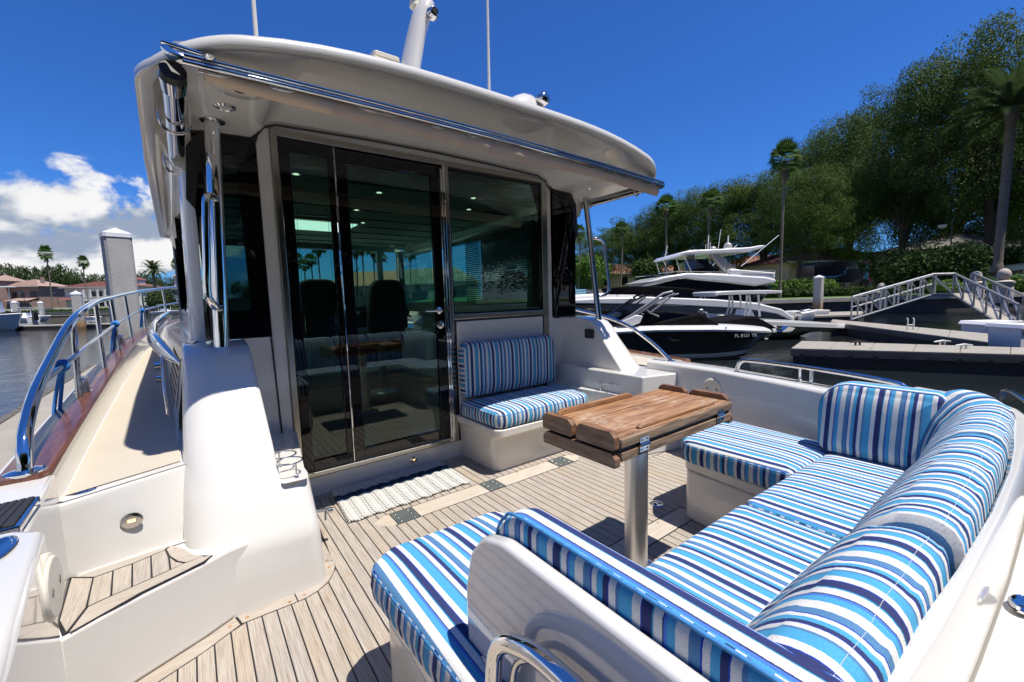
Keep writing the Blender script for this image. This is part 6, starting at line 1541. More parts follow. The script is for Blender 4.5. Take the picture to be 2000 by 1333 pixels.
def hp_at(px, d=None, back=12):
    # point on the far shore line + back
    r_ = at(px, 600, d=1)-EYE; r_.z = 0
    # intersect with line fl0+fd*back
    A2 = fl0+fd*back; dv = fl1-fl0; det = r_.x*(-dv.y)+dv.x*r_.y
    t_ = ((A2.x-EYE.x)*(-dv.y)+dv.x*(A2.y-EYE.y))/det
    return Vector((EYE.x+r_.x*t_, EYE.y+r_.y*t_, .5))
MPX = 1/FPX
# pink house
hpk = hp_at(45, back=13); hd_ = (hpk-EYE).dot(Vector((_f.x, _f.y, 0))); u1 = hd_/FPX
W_ = lambda x, z, w, h: (x, z, w, h)
ho, hf = hip_house('house', 'pink stucco two-storey house with pink tiled roof and arched openings at the far left', hpk, 62*u1, 10, 8.0, 2.4, MT['stucco_pink'], MT['tile_pink'], fang, over=1.0,
    windows=[(-11*u1, 4.6, 9*u1, 1.6), (3*u1, 4.6, 7*u1, 1.6), (20*u1, 4.6, 8*u1, 1.8)]+[(28*u1*.95, 4.6, 0.8, 1.6)])
MB().box((-38*u1, -3.0, -.5), (-20*u1, 2, 9.8), fr=hf).build('tower_wing', MT['stucco_pink'], ho, 0)
MB().add([hf(-41*u1, -4, 9.8), hf(-17*u1, -4, 9.8), hf(-17*u1, 6, 9.8), hf(-41*u1, 6, 9.8), hf(-29*u1, 1, 11.8)], [(0, 1, 4), (1, 2, 4), (2, 3, 4), (3, 0, 4)]).build('roof', MT['tile_pink'], ho, 0)
def arch(x, z, w, h, fr_l, par, y=-.14, m='win'):
    n = 10; P = [(x-w/2, z), (x+w/2, z), (x+w/2, z+h-w/2*.6)]+[(x+w/2*math.cos(a), z+h-w/2*.6+w/2*.6*math.sin(a)) for a in np.linspace(0, math.pi, n)][1:-1]+[(x-w/2, z+h-w/2*.6)]
    MB().prism(P, y-.02, y, fr=lambda a, b, hh: fr_l(a, hh, b)).build('arched_opening', MT[m], par, 0)
arch(-32*u1, 4.0, 1.7, 3.4, hf, ho, -3.05); arch(-24*u1, 4.2, 1.4, 3.0, hf, ho, -3.05); arch(-32*u1, .4, 1.8, 2.8, hf, ho, -3.05)
MB().box((-8*u1, -3.2, -.5), (31*u1, 0, 3.5), fr=hf).build('porch', MT['stucco_pink'], ho, 0)
MB().add([hf(-10*u1, -4, 3.5), hf(33*u1, -4, 3.5), hf(31*u1, 0, 4.4), hf(-8*u1, 0, 4.4)], [(0, 1, 2, 3)]).build('roof', MT['tile_pink'], ho, 0)
arch(19*u1, .3, 5.4, 2.6, hf, ho, -3.25); arch(-1*u1, .3, 2.6, 2.6, hf, ho, -3.25); arch(-13*u1, .3, 2.4, 2.4, hf, ho, -.1)
MB().box((20*u1, 3, 9), (23*u1, 4, 11), fr=hf).build('chimney', MT['stucco_pink'], ho, 0)
# white house with red roof and balcony
hw = hp_at(200, back=15); u2 = (hw-EYE).dot(Vector((_f.x, _f.y, 0)))/FPX
hwo, wf_ = hip_house('house', 'white two-storey house with dark red tiled roof and balustraded balcony behind the big piling', hw, 128*u2, 11, 7.4, 2.0, MT['stucco_white'], MT['tile_red'], fang, over=1.0,
    windows=[(x*u2, 4.3, 1.3, 1.7) for x in (-50, -40, -12, 0, 12, 24, 40, 52)]+[(x*u2, .5, 2.4, 2.2) for x in (-42, 44, 56)])
MB().box((-30*u2, -3.2, 2.9), (36*u2, 0, 3.25), fr=wf_).build('balcony', MT['stucco_white'], hwo, 0)
bal = MB()
for i in range(70): x = (-30+66*i/69)*u2; bal.tube([wf_(x, -3.1, 3.25), wf_(x, -3.1, 3.95)], .07, 5)
bal.box((-30*u2, -3.2, 3.95), (36*u2, -3.0, 4.1), fr=wf_); bal.build('balustrade', MT['stucco_white'], hwo, 0)['kind'] = 'stuff'
for x in (-30, -17, -5, 8, 21, 35):
    MB().box((x*u2-.22, -3.2, -.5), (x*u2+.22, -2.8, 2.9), fr=wf_).build('column', MT['stucco_white'], hwo, 0)
    MB().box((x*u2-.15, -2.9, 3.25), (x*u2+.15, -2.6, 6.5), fr=wf_).build('column', MT['stucco_white'], hwo, 0)
MB().box((-28*u2, -.06, .3), (34*u2, -.02, 2.7), fr=wf_).build('dark_arcade', MT['win'], hwo, 0)
MB().add([wf_(-66*u2, -3.5, 3.4), wf_(-32*u2, -3.5, 3.4), wf_(-32*u2, 0, 4.3), wf_(-66*u2, 0, 4.3)], [(0, 1, 2, 3)]).build('roof', MT['tile_red'], hwo, 0)
MB().add([wf_(38*u2, -3.5, 3.4), wf_(68*u2, -3.5, 3.4), wf_(68*u2, 0, 4.3), wf_(38*u2, 0, 4.3)], [(0, 1, 2, 3)]).build('roof', MT['tile_red'], hwo, 0)
MB().box((44*u2, 4, 7), (54*u2, 7, 9.6), fr=wf_).build('cupola', MT['stucco_white'], hwo, 0); MB().add([wf_(42*u2, 3, 9.6), wf_(56*u2, 3, 9.6), wf_(56*u2, 8, 9.6), wf_(42*u2, 8, 9.6), wf_(49*u2, 5.5, 10.6)], [(0, 1, 4), (1, 2, 4), (2, 3, 4), (3, 0, 4)]).build('roof', MT['tile_red'], hwo, 0)
# tower house right
ht = hp_at(356, back=15); u3 = (ht-EYE).dot(Vector((_f.x, _f.y, 0)))/FPX
hto, tf_ = hip_house('house', 'white house with orange tiled roof and a small square tower, beside the cabin side', ht, 34*u3, 10, 6.4, 1.9, MT['stucco_white'], MT['tile_orange'], fang, over=.8, windows=[(x*u3, z, 1.2, 1.6) for x in (-12, -4, 5, 12) for z in (.8, 4.2)])
MB().box((-14*u3, 1, 6), (-6*u3, 4, 10.3), fr=tf_).build('tower', MT['stucco_white'], hto, 0); MB().add([tf_(-15*u3, .4, 10.3), tf_(-5*u3, .4, 10.3), tf_(-5*u3, 4.6, 10.3), tf_(-15*u3, 4.6, 10.3), tf_(-10*u3, 2.5, 11.4)], [(0, 1, 4), (1, 2, 4), (2, 3, 4), (3, 0, 4)]).build('roof', MT['tile_orange'], hto, 0)
# houses ahead, seen through the windscreen
hip_house('house', 'house with orange tiled roof ahead, seen through the cabin windscreen at right', hp_at(735, back=-30), 26, 10, 4.2, 3.6, MT['stucco_tan'], MT['tile_orange'], fang-.2, windows=[(x, .8, 1.4, 1.8) for x in (-8, -3, 3, 8)])
hip_house('house', 'second tiled roof ahead, further right through the cabin windows', hp_at(830, back=-20), 24, 10, 5.0, 4.0, MT['stucco_tan'], MT['tile_orange'], fang-.3, windows=[(x, .8, 1.4, 1.8) for x in (-8, -3, 3, 8)])
# far woods: one tree after another behind the port houses
far = [(-40, 529, 55), (-5, 524, 52), (30, 520, 50), (52, 524, 48), (75, 533, 44), (98, 524, 46), (120, 520, 44), (143, 526, 42), (160, 532, 36), (180, 537, 36), (200, 536, 36), (222, 538, 34), (262, 538, 34), (282, 536, 36), (300, 540, 34), (322, 541, 30), (345, 544, 30), (368, 546, 30), (395, 548, 32), (430, 548, 34), (480, 550, 40), (540, 552, 44)]
desc = ['leaving the photo at left', 'over the roof of the pink house, left part', 'over the roof ridge of the pink house', 'over the pink house chimney', 'between the pink house and the tallest far palm', 'right of the tallest far palm trunk', 'above the gap between pink and white houses', 'above the left eave of the white house', 'above the capped far piling', 'left of the second slim palm crown', 'above the white house roof, middle', 'just left of the big piling', 'just right of the big piling', 'behind the cupola of the white house', 'left of the bushy date palm', 'behind the bushy date palm', 'left of the tower of the orange-roofed house', 'behind the tower house', 'ahead, seen through the quarter window', 'ahead, behind the support tube', 'ahead, left in the windscreen', 'ahead, centre of the windscreen']
for (px, pt, w_), ds in zip(far, desc):
    b = hp_at(px, back=45+random.uniform(0, 14)); dd = (b-EYE).dot(_f); t_ = at(px, pt, d=dd); H = t_.z-b.z; place(P_FAR[random.randrange(2)], b, H, random.uniform(0, 6), 'far tree '+ds, 'tree', 'tree line behind the port shore houses', sx=w_*dd/FPX/(H*1.25))
def ffan(px, pt, pb_, lab, back=5, cr=1.3):
    b = hp_at(px, back=back); dd = (b-EYE).dot(_f); t_ = at(px, pt, d=dd); s_ = (t_.z-b.z)/10; o = place(P_FAN[0], b, s_, random.uniform(0, 6), lab, 'palm tree', 'fan palms on the far port shore', sx=cr/s_ if s_ > 1 else 1.2); o.scale = (cr*.75, cr*.75, s_); o.name = 'fan_palm'; return o
ffan(102, 497, 600, 'tallest far fan palm, right of the pink house', cr=1.6); ffan(175, 514, 600, 'far fan palm in front of the white house', cr=1.35); ffan(313, 530, 600, 'slim trunk in front of the bushy date palm', cr=.6); ffan(352, 518, 600, 'far fan palm beside the tower house', cr=1.3)
for px, pt, lb, bk in ((588, 508, 'fan palm seen through the left door leaf', -50), (600, 520, 'low fan palm seen through the left door leaf', -45), (612, 510, 'fan palm right of another in the left door leaf', -48), (632, 488, 'tall fan palm at the right of the left door leaf', -55), (700, 492, 'leftmost fan palm seen in the door glass', -60), (712, 486, 'tall fan palm seen in the door glass', -62), (734, 490, 'fan palm in the middle of the door glass', -60), (748, 505, 'low fan palm seen in the door glass', -55), (806, 498, 'fan palm seen in the small right windscreen', -50)):
    ffan(px, pt, 600, lb, bk, 1.25)
b = hp_at(307, back=6); dd = (b-EYE).dot(_f); t_ = at(307, 518, d=dd); H2 = t_.z-b.z; dp2 = date_palm(9, H2*.86, .35, 4.2); dp2.location = b; tag(dp2, 'bushy date palm on the far shore right of the big piling', 'palm tree')
b = hp_at(314, back=4); o = thing('bush', 'rounded dark green tree at the foot of the far date palm', 'bush', b); leaf_cloud('foliage', [(b.x, b.y, b.z+2.6, 3.4, 3.2, 2.6)], 2600, .3, 'oak_far', o, 4, hollow=.7); MB().lathe([(2.2, 0), (2.4, 2.2), (1.2, 4)], b, n=10).build('stems', MT['oak_far'], o, 60)
bush_px = ((395, 'low shrub ahead seen through the quarter window'),)
# far docked runabouts, left and mid
def runabout(name, label, o_, hd_v, L, B, fb, mh, extras, cat='boat', md='boat_white', sheer=.25, rake=.9):
    """simple V-hull: o_ stern centre on the water, hd_v heading"""
    f = frm(o_, hd_v); th = thing(name, label, cat, o_)
    rings = []
    for s_ in np.linspace(0, 1, 13):
        hb2 = B/2*(1-max(0, (s_-.45)/.55)**2.4); zs = fb*(1+sheer*s_); x = L*s_
        ch = hb2*.86*(1-.35*s_); ov = rake*max(0, s_-.55)/.45*0
        rings.append([f(x, hb2, zs), f(x-.02*L*s_, hb2*.98, zs-.1), f(x-rake*.5*s_**3, ch, .05+.25*s_*fb), f(x-rake*s_**3, 0, -.3+.3*s_**3), f(x-rake*.5*s_**3, -ch, .05+.25*s_*fb), f(x-.02*L*s_, -hb2*.98, zs-.1), f(x, -hb2, zs)])
    MB().loft(rings, closed=False, cap0=True, cap1=False).build('hull', MT[mh], th, 50)
    rings = []
    for s_ in np.linspace(0, 1, 13):
        hb2 = B/2*(1-max(0, (s_-.45)/.55)**2.4); zs = fb*(1+sheer*s_); rings.append([f(L*s_, hb2*1.01, zs), f(L*s_, hb2*.9, zs+.05), f(L*s_, hb2*.5, zs+.07), f(L*s_, -hb2*.5, zs+.07), f(L*s_, -hb2*.9, zs+.05), f(L*s_, -hb2*1.01, zs)])
    MB().loft(rings, closed=False, cap0=False, cap1=False).build('deck', MT[md], th, 50)
    return th, f
# left boat (pale blue hull, T-top)
lb, lf = runabout('centre_console_boat', 'pale blue-hulled fishing boat with white hard top at the left edge of the photo', onw(-40, 37)+Vector((0, 0, 0)), (onw(50, 36)-onw(-40, 37)), 4.6, 2.0, 1.25, 'boat_blue', None, sheer=.15, rake=1.0)
MB().prism(rpoly([(.3, -1.0), (2.9, -1.0), (2.9, 1.0), (.3, 1.0)], .2), 3.9-.62+.45, 3.9-.62+.53, fr=lambda a, b, h: lf(a, b, h-.0)).build('hard_top', MT['white'], lb, 0)
for a, b in ((.7, .8), (.7, -.8), (2.2, .8), (2.2, -.8)): MB().tube([lf(a, b, 1.3), lf(a+.15, b*.9, 3.7)], .035, 8).build('top_leg', MT['white'], lb)
MB().prism([(1.0, 1.3), (2.1, 1.3), (1.8, 2.5), (1.2, 2.5)], -.5, .5, fr=lambda a, b, h: lf(a, h, b)).build('console', MT['white'], lb, 0, bev=.05)
MB().tube([lf(1.2, -.7, 3.7), lf(1.0, -.7, 8.0)], .02, 6).build('whip_aerial', MT['white'], lb)
MB().box((3.1, -.5, 1.3), (3.9, .5, 1.6), fr=lf).build('cushion_pad', MT['canvas_black'], lb, 0, bev=.08)
def smallboat(px, d, hdg, L, mh, lab, top=True):
    t_, f = runabout('motorboat', lab, onw(px, d), hdg, L, 1.9, .6, mh, None)
    MB().prism([(L*.3, .62), (L*.6, .65), (L*.5, 1.3), (L*.34, 1.3)], -.5, .5, fr=lambda a, b, h: f(a, h, b)).build('windscreen_console', MT['white'], t_, 0, bev=.04)
    MB().prism(rpoly([(-.5, .2), (-.1, .2), (-.1, 1.35), (-.5, 1.45)], .1), -.3, .3, fr=lambda a, b, h: f(a, h, b)).build('outboard_motor', MT['boat_black'], t_, 30, bev=.06)
    if top: 
        MB().box((L*.25, -.8, 2.1), (L*.62, .8, 2.16), fr=f).build('hard_top', MT['white'], t_, 0)
        for a, b in ((.3, .7), (.3, -.7), (.58, .7), (.58, -.7)): MB().tube([f(L*a, b, .7), f(L*a, b, 2.1)], .03, 6).build('top_leg', MT['white'], t_)
rv = Vector((_r.x, _r.y, 0))
smallboat(28, 66, rv, 5.5, 'boat_white', 'small white motorboat with black outboard at the far dock, left')
smallboat(62, 62, rv*-1, 4.5, 'boat_white', 'white motorboat bow-left beside the far piling', False)
smallboat(300, 88, rv, 5.0, 'boat_white', 'motorboat on a lift at the far shore right of the big piling')
smallboat(282, 92, rv*-1, 5.0, 'boat_grey', 'dark motorboat at the far shore just right of the big piling')
p1, p2 = onw(84, 92), onw(760, 104); dock('dock', 'thin far dock below the far seawall', p1, p2, p2+dirn*2, p1+dirn*2, -.25, joints=8, knobs=False)
lamp(49, 568, 598, 112, 'far lamp post in front of the pink house'); lamp(114.5, 569, 598, 114, 'far lamp post left of the white house')

# ---------------- starboard boats
# black bowrider
bS, bB = onw(1140, 10.7), onw(1578, 10.2); bh_ = Vector((_r.x, _r.y, 0)).normalized()
bf = frm(onw(1360, 10.35)+dirn*1.2, bh_); bb_ = thing('motorboat', 'black-hulled motorboat with grey tower, black canvas covers and registration on its bow', 'boat', onw(1360, 10.35)+dirn*1.2)
def PXL(px, py, dep=10.35, base=1360):
    p = at(px, py, d=dep); o = onw(base, 10.35)+dirn*1.2; v = p-o; return v.dot(bh_), v.z
def X_(px): return PXL(px, 650)[0]
SH = [(1100, 657), (1200, 651), (1281, 647), (1419, 646), (1500, 650), (1545, 653), (1578, 656)]
st_px = [1110, 1160, 1220, 1281, 1340, 1400, 1450, 1490, 1520, 1545, 1562, 1574, 1579]
rings, rings_d, rings_b = [], [], []
for px in st_px:
    x, zs = PXL(px, lerp(px, [p[0] for p in SH], [p[1] for p in SH])); s_ = min(max((px-1400)/180, 0), 1); hb2 = 1.2*(1-s_**2.6)+.01
    kx = -1.05*s_**2.2 ; zk = lerp(s_, [0, .6, 1], [-.25, -.1, .46]); zc_ = lerp(s_, [0, .6, 1], [.03, .10, .50])
    rings.append([bf(x, -hb2, zs), bf(x+kx*.25, -hb2*.97, zs-.16), bf(x+kx*.55, -hb2*.9, zc_+.16), bf(x+kx*.8, -hb2*.84, zc_), bf(x+kx, 0, zk), bf(x+kx*.8, hb2*.84, zc_), bf(x+kx*.25, hb2*.97, zs-.16), bf(x, hb2, zs)])
    rings_b.append([bf(x+kx*.56, -hb2*.905-.004, zc_+.155), bf(x+kx*.78, -hb2*.85-.004, zc_+.035), bf(x+kx*.82, -hb2*.80-.004, zc_-.03)])
    rings_d.append([bf(x, -hb2*1.02, zs-.02), bf(x, -hb2*1.03, zs+.025), bf(x, -hb2*.97, zs+.05), bf(x, -hb2*.80, zs+.11), bf(x, -hb2*.4, zs+.15), bf(x, hb2*.4, zs+.15), bf(x, hb2*.97, zs+.05), bf(x, hb2*1.02, zs-.02)])
MB().loft(rings, closed=False, cap0=True, cap1=False).build('hull', MT['boat_black'], bb_, 50)
MB().loft(rings_b, closed=False, cap0=False, cap1=False).build('boot_stripe', MT['boat_white'], bb_, 50, fix=False)
MB().loft(rings_d, closed=False, cap0=False, cap1=False).build('deck', MT['boat_white'], bb_, 50)
def bprof(name, pts, y0, y1, m, bev=.03, sm=30, seg=2, par=bb_, dep=10.35):
    q = [PXL(px, py, dep) for px, py in pts]; return MB().prism(q, y0, y1, fr=lambda a, b, h: bf(a, h, b)).build(name, MT[m], par, sm, bev=bev, seg=seg)
bprof('cockpit_cover', [(1270, 637), (1300, 629), (1336, 622), (1378, 613), (1414, 632), (1418, 638), (1330, 640)], -.95, .95, 'canvas_black', .06)
bprof('cockpit_cover', [(1150, 640), (1232, 634), (1290, 612), (1310, 628), (1276, 640), (1160, 650)], -.9, .9, 'canvas_black', .05)
bprof('bow_cover', [(1422, 632), (1460, 627), (1500, 620), (1520, 628), (1552, 646), (1530, 646), (1470, 640), (1422, 637)], -.62, .62, 'canvas_black', .05)
bprof('bimini_top', [(1209, 561), (1230, 559), (1290, 559), (1352, 563), (1377, 568), (1372, 571), (1340, 572), (1312, 575), (1225, 575), (1213, 569)], -1.0, 1.0, 'canvas_black', .03)
def btube(pts, r_, y, m, name, par=bb_):
    P = [bf(PXL(px, py)[0], y, PXL(px, py)[1]) for px, py in pts]; return MB().tube(P, r_, 8).build(name, MT[m], par, 60)
for y in (-1.0, 1.0):
    btube([(1213, 633), (1240, 616), (1300, 574), (1318, 570)], .035, y, 'grey_alu', 'tower_leg'); btube([(1237, 622), (1290, 588), (1322, 574)], .03, y, 'grey_alu', 'tower_leg'); btube([(1275, 612), (1320, 577), (1330, 574)], .022, y, 'grey_alu', 'tower_leg')
    btube([(1250, 607), (1262, 615)], .02, y, 'grey_alu', 'tower_brace'); btube([(1262, 598), (1275, 612), (1293, 619)], .02, y, 'grey_alu', 'tower_brace')
    bprof('tower_fairing', [(1212, 632), (1246, 616), (1260, 618), (1255, 632), (1240, 638)], y-.06, y+.06, 'boat_white', .02)
btube([(1316, 571), (1316, 571.5)], .03, 0, 'grey_alu', 'tower_brace')
bprof('side_vent', [(1308, 664), (1315, 662.5), (1326, 663), (1330, 665.5), (1322, 668), (1311, 667)], -1.10, -1.09-.15, 'chrome', .0)
bprof('bow_vent', [(1506, 664), (1510, 662.5), (1515, 664), (1510, 666.5)], -.95, -1.0, 'chrome', .0)
MB().lathe([(.03, 0), (.02, -.02)], bf(PXL(1418, 641)[0], -1.24, PXL(1418, 641)[1]), 'y', 10).build('stern_light', MT['chrome'], bb_)
o0 = bf(PXL(1435, 659.2)[0], -1.225, PXL(1435, 659.2)[1])
text_mesh('registration', 'FL 8121 TK', .105, mat('reg_grey', (.45, .46, .5), .5), bb_, Vector(o0)-dirn*.05, bh_*1.0+dirn*.05, Vector((0, 0, 1)), .003, bold=True, space=1.12)
for px in (1318, 1322.5, 1530, 1537): btube([(px, 640 if px < 1400 else 647), (px+1, 637 if px < 1400 else 645), (px+3, 637 if px < 1400 else 645)], .008, -1.0 if px < 1400 else -.5, 'chrome', 'cleat')
anc = btube([(1555, 645), (1572, 648), (1588, 652)], .035, -.05, 'rubber', 'anchor_roller')
bprof('anchor', [(1586, 656), (1600, 645), (1614, 648), (1602, 660)], -.12, .12, 'chrome', .0)
bprof('mirror', [(1394, 607), (1402, 606), (1405, 610), (1402, 628), (1398, 616)], -.4, -.34, 'alu', .01)
bprof('seat_back', [(1403, 612), (1408, 611), (1415, 630), (1407, 630)], -.5, 0, 'grey_alu', .03)
# flybridge yacht
FD = 20.5
fo_ = onw(1360, FD)+dirn*2.3; ff = frm(fo_, bh_); fy = thing('flybridge_yacht', 'large white and grey flybridge yacht with radar domes behind the black boat', 'yacht', fo_)
def PF(px, py): p = at(px, py, d=FD); v = p-fo_; return v.dot(bh_), v.z
def yprof(name, pts, y0, y1, m, bev=.05, sm=30, par=fy, seg=2, r_=0):
    q = [PF(px, py) for px, py in pts]
    if r_: q = rpoly(q, r_, 4)
    return MB().prism(q, y0, y1, fr=lambda a, b, h: ff(a, h, b)).build(name, MT[m], par, sm, bev=bev, seg=seg)
rings, rw = [], []
for px, ys, hb2 in ((960, 606, .05), (1000, 604, .9), (1060, 600, 1.5), (1125, 597, 1.9), (1200, 596, 2.15), (1300, 598, 2.25), (1400, 602, 2.25), (1470, 606, 2.25), (1520, 616, 2.2), (1552, 634, 2.1), (1560, 645, 2.05)):
    x, zs = PF(px, ys); rings.append([ff(x, -hb2, zs), ff(x, -hb2*.97, zs-.35), ff(x, -hb2*.9, .1), ff(x, 0, -.5), ff(x, hb2*.9, .1), ff(x, hb2, zs)])
    rw.append([ff(x, -hb2-.02, zs-.05), ff(x, -hb2*1.0-.03, zs+.10), ff(x, -hb2*.9, zs+.16), ff(x, 0, zs+.2), ff(x, hb2, zs+.1)])
MB().loft(rings, closed=False, cap1=True, cap0=False).build('hull', MT['boat_grey'], fy, 50)
yprof('hull_window', [(1140, 603), (1290, 606), (1330, 620), (1300, 627), (1150, 616)], -2.25, -2.29, 'boat_black', .0, 0)
yprof('deck', [(960, 603), (1050, 590), (1160, 583), (1260, 580), (1400, 585), (1480, 592), (1530, 604), (1555, 620), (1560, 632), (1520, 615), (1450, 604), (1300, 596), (1125, 594)], -2.2, 2.2, 'boat_white', .06)
yprof('foredeck_trunk', [(1030, 590), (1130, 576), (1230, 570), (1300, 574), (1290, 584), (1100, 590)], -1.3, 1.3, 'boat_white', .10)
yprof('deckhouse', [(1255, 560), (1290, 548), (1330, 541), (1385, 538), (1430, 541), (1480, 552), (1520, 560), (1500, 592), (1400, 592), (1290, 586)], -1.75, 1.75, 'tinted', .08)
yprof('deckhouse_roof', [(1258, 560), (1285, 547), (1330, 537), (1390, 533), (1440, 535), (1475, 545), (1420, 548), (1375, 543), (1330, 545), (1285, 556)], -1.85, 1.85, 'boat_white', .05)
yprof('deck_rail_fairing', [(1400, 592), (1440, 588), (1490, 592), (1530, 605), (1500, 602)], -2.0, 2.0, 'boat_silver', .04)
yprof('flybridge_side', [(1262, 552), (1300, 540), (1345, 533), (1420, 536), (1500, 541), (1521, 546), (1519, 553), (1480, 559), (1420, 552), (1375, 548), (1330, 543), (1290, 549)], -2.0, 2.0, 'boat_white', .08)
yprof('flybridge_floor', [(1430, 525), (1520, 532), (1521, 545), (1432, 541)], -1.9, 1.9, 'boat_white', .05)
yprof('fly_coaming', [(1290, 545), (1330, 536), (1400, 533), (1435, 540), (1380, 541)], -1.7, 1.7, 'tinted', .03)
for y in (-1.45, 1.45):
    yprof('radar_arch', [(1396, 489), (1408, 489), (1452, 527), (1519, 533), (1516, 541), (1440, 541), (1425, 528), (1398, 497)], y-.16, y+.16, 'boat_silver', .04)
    P = [ff(PF(a, b)[0], y, PF(a, b)[1]) for a, b in ((1345, 495), (1361, 528), (1367, 534))]; MB().tube(P, .035, 8).build('top_support', MT['chrome_dim'], fy, 60)
    P = [ff(PF(a, b)[0], y, PF(a, b)[1]) for a, b in ((1330, 502), (1338, 525), (1345, 536))]; MB().tube(P, .03, 8).build('top_support', MT['chrome_dim'], fy, 60)
yprof('fly_windscreen', [(1372, 506), (1392, 506), (1426, 532), (1408, 532)], -1.3, 1.3, 'tinted', .0)
yprof('hardtop', [(1326, 500), (1334, 492), (1352, 488), (1420, 485), (1470, 482), (1492, 478), (1503, 478.5), (1495, 484), (1470, 491), (1410, 494), (1345, 496), (1330, 502)], -1.75, 1.75, 'boat_white', .05)
mst = yprof('radar_mast', [(1440, 483), (1448, 478), (1478, 477), (1480, 483)], -.5, .5, 'boat_white', .05)
for px, py, rpx in ((1462, 472, 8.5), (1446, 475, 7)):
    x, z = PF(px, py); r_ = rpx*FD/FPX; MB().lathe([(r_*.9, -r_*.6), (r_, -r_*.2), (r_, .1*r_), (r_*.8, r_*.6), (r_*.4, r_*.9), (.01, r_)], ff(x, 0 if px > 1455 else .8, z), n=20).build('satellite_dome', MT['boat_silver'], fy, 60)
for pts_, r_ in (([(1425, 484), (1425, 447)], .018), ([(1447, 478), (1451, 434)], .015), ([(1468, 466), (1468, 448)], .03), ([(1420, 484), (1420, 466)], .01), ([(1430, 484), (1430, 462)], .01), ([(1331, 500), (1335, 480), (1337, 470)], .018)):
    MB().tube([ff(PF(a, b)[0], .3, PF(a, b)[1]) for a, b in pts_], r_, 6).build('aerial', MT['white'], fy)
for y in (-1.9, 1.9): MB().tube([ff(PF(a, b)[0], y-.0, PF(a, b)[1]) for a, b in ((1452, 520), (1522, 460))], .02, 6).build('outrigger', MT['white'], fy)
for y in (-2.05, 2.05):
    q = MB(); P = [ff(PF(a, b)[0], y, PF(a, b)[1]) for a, b in ((1040, 575), (1150, 568), (1245, 570), (1262, 576))]; q.tube(P, .018, 6)
    for a, b, c2 in ((1080, 573, 588), (1120, 570, 586), (1160, 568, 583), (1205, 569, 580)): q.tube([ff(PF(a, b)[0], y, PF(a, b)[1]), ff(PF(a+3, c2)[0], y, PF(a+3, c2)[1])], .015, 6)
    q.build('bow_rail', MT['chrome_dim'], fy, 60)
    q = MB(); P = [ff(PF(a, b)[0], y*.95, PF(a, b)[1]) for a, b in ((1288, 534), (1330, 530), (1420, 531))]; q.tube(P, .018, 6); q.tube([ff(PF(a, b)[0], y*.95, PF(a, b)[1]) for a, b in ((1455, 527), (1518, 528), (1519, 534))], .018, 6); q.build('fly_rail', MT['chrome_dim'], fy, 60)
text_mesh('model_script', '520', .30, mat('badge_grey', (.12, .12, .13), .4), fy, Vector(ff(PF(1429, 524)[0], -1.64, PF(1429, 524)[1])), bh_, Vector((0, 0, 1)), .004, bold=True)
MB().tube([ff(PF(1372, 585)[0], -1.9, PF(1372, 585)[1]), ff(PF(1382, 575)[0], -1.9, PF(1382, 575)[1]), ff(PF(1384, 588)[0], -1.9, PF(1384, 588)[1])], .02, 6).build('side_rail', MT['chrome_dim'], fy)
# white sport boat bow with rails between (left of tower)
# T-top centre console between
TD = 14.5; to_ = onw(1470, TD)+dirn*1.0; tf2 = frm(to_, bh_); tt = thing('centre_console_boat', 'olive-grey fishing boat with a pale T-top, behind the bow of the black motorboat', 'boat', to_)
def PT(px, py): p = at(px, py, d=TD); v = p-to_; return v.dot(bh_), v.z
rings, dk = [], []
for px in (1380, 1440, 1500, 1560, 1610, 1650, 1680, 1698, 1704):
    x, zs = PT(px, lerp(px, [1380, 1500, 1600, 1704], [627, 630, 634, 640])); s_ = max(0, (px-1520)/184); hb2 = 1.15*(1-s_**2.3)+.01; kx = -1.3*s_**2
    rings.append([tf2(x, -hb2, zs), tf2(x+kx*.3, -hb2*.9, zs-.25), tf2(x+kx*.7, -hb2*.75, .05+.3*s_), tf2(x+kx, 0, -.2+.5*s_**2), tf2(x+kx*.7, hb2*.75, .05+.3*s_), tf2(x, hb2, zs)])
    dk.append([tf2(x, -hb2*1.02, zs-.10), tf2(x, -hb2*1.02, zs+.03), tf2(x, -hb2*.9, zs+.06), tf2(x, hb2*.9, zs+.06), tf2(x, hb2*1.02, zs)])
MB().loft(rings, closed=False, cap1=False).build('hull', MT['boat_green'], tt, 50); MB().loft(dk, closed=False, cap0=False, cap1=False).build('deck', MT['boat_white'], tt, 50)
def tprof(name, pts, y0, y1, m, bev=.02): q = [PT(a, b) for a, b in pts]; return MB().prism(q, y0, y1, fr=lambda a, b, h: tf2(a, h, b)).build(name, MT[m], tt, 30, bev=bev)
tprof('t_top', [(1396, 572), (1402, 570), (1440, 568), (1500, 567), (1530, 568), (1530, 572.5), (1500, 574), (1405, 577), (1400, 580)], -.9, .9, 'palewhite' if 'palewhite' in MT else 'boat_white')
for y in (-.6, .6):
    for P in ([(1470, 577), (1471, 600), (1465, 622)], [(1475, 577), (1479, 600), (1472, 624)], [(1493, 576), (1498, 620)]): MB().tube([tf2(PT(a, b)[0], y, PT(a, b)[1]) for a, b in P], .035, 8).build('t_top_leg', MT['white'], tt, 60)
tprof('console', [(1476, 622), (1480, 606), (1488, 606), (1496, 622)], -.4, .4, 'boat_white'); tprof('gunwale_pad', [(1410, 616), (1465, 617), (1465, 626), (1412, 626)], -.8, .8, 'boat_silver')
tprof('console_screen', [(1480, 606), (1485, 604), (1494, 619), (1490, 620)], -.35, .35, 'glass_clear', 0)

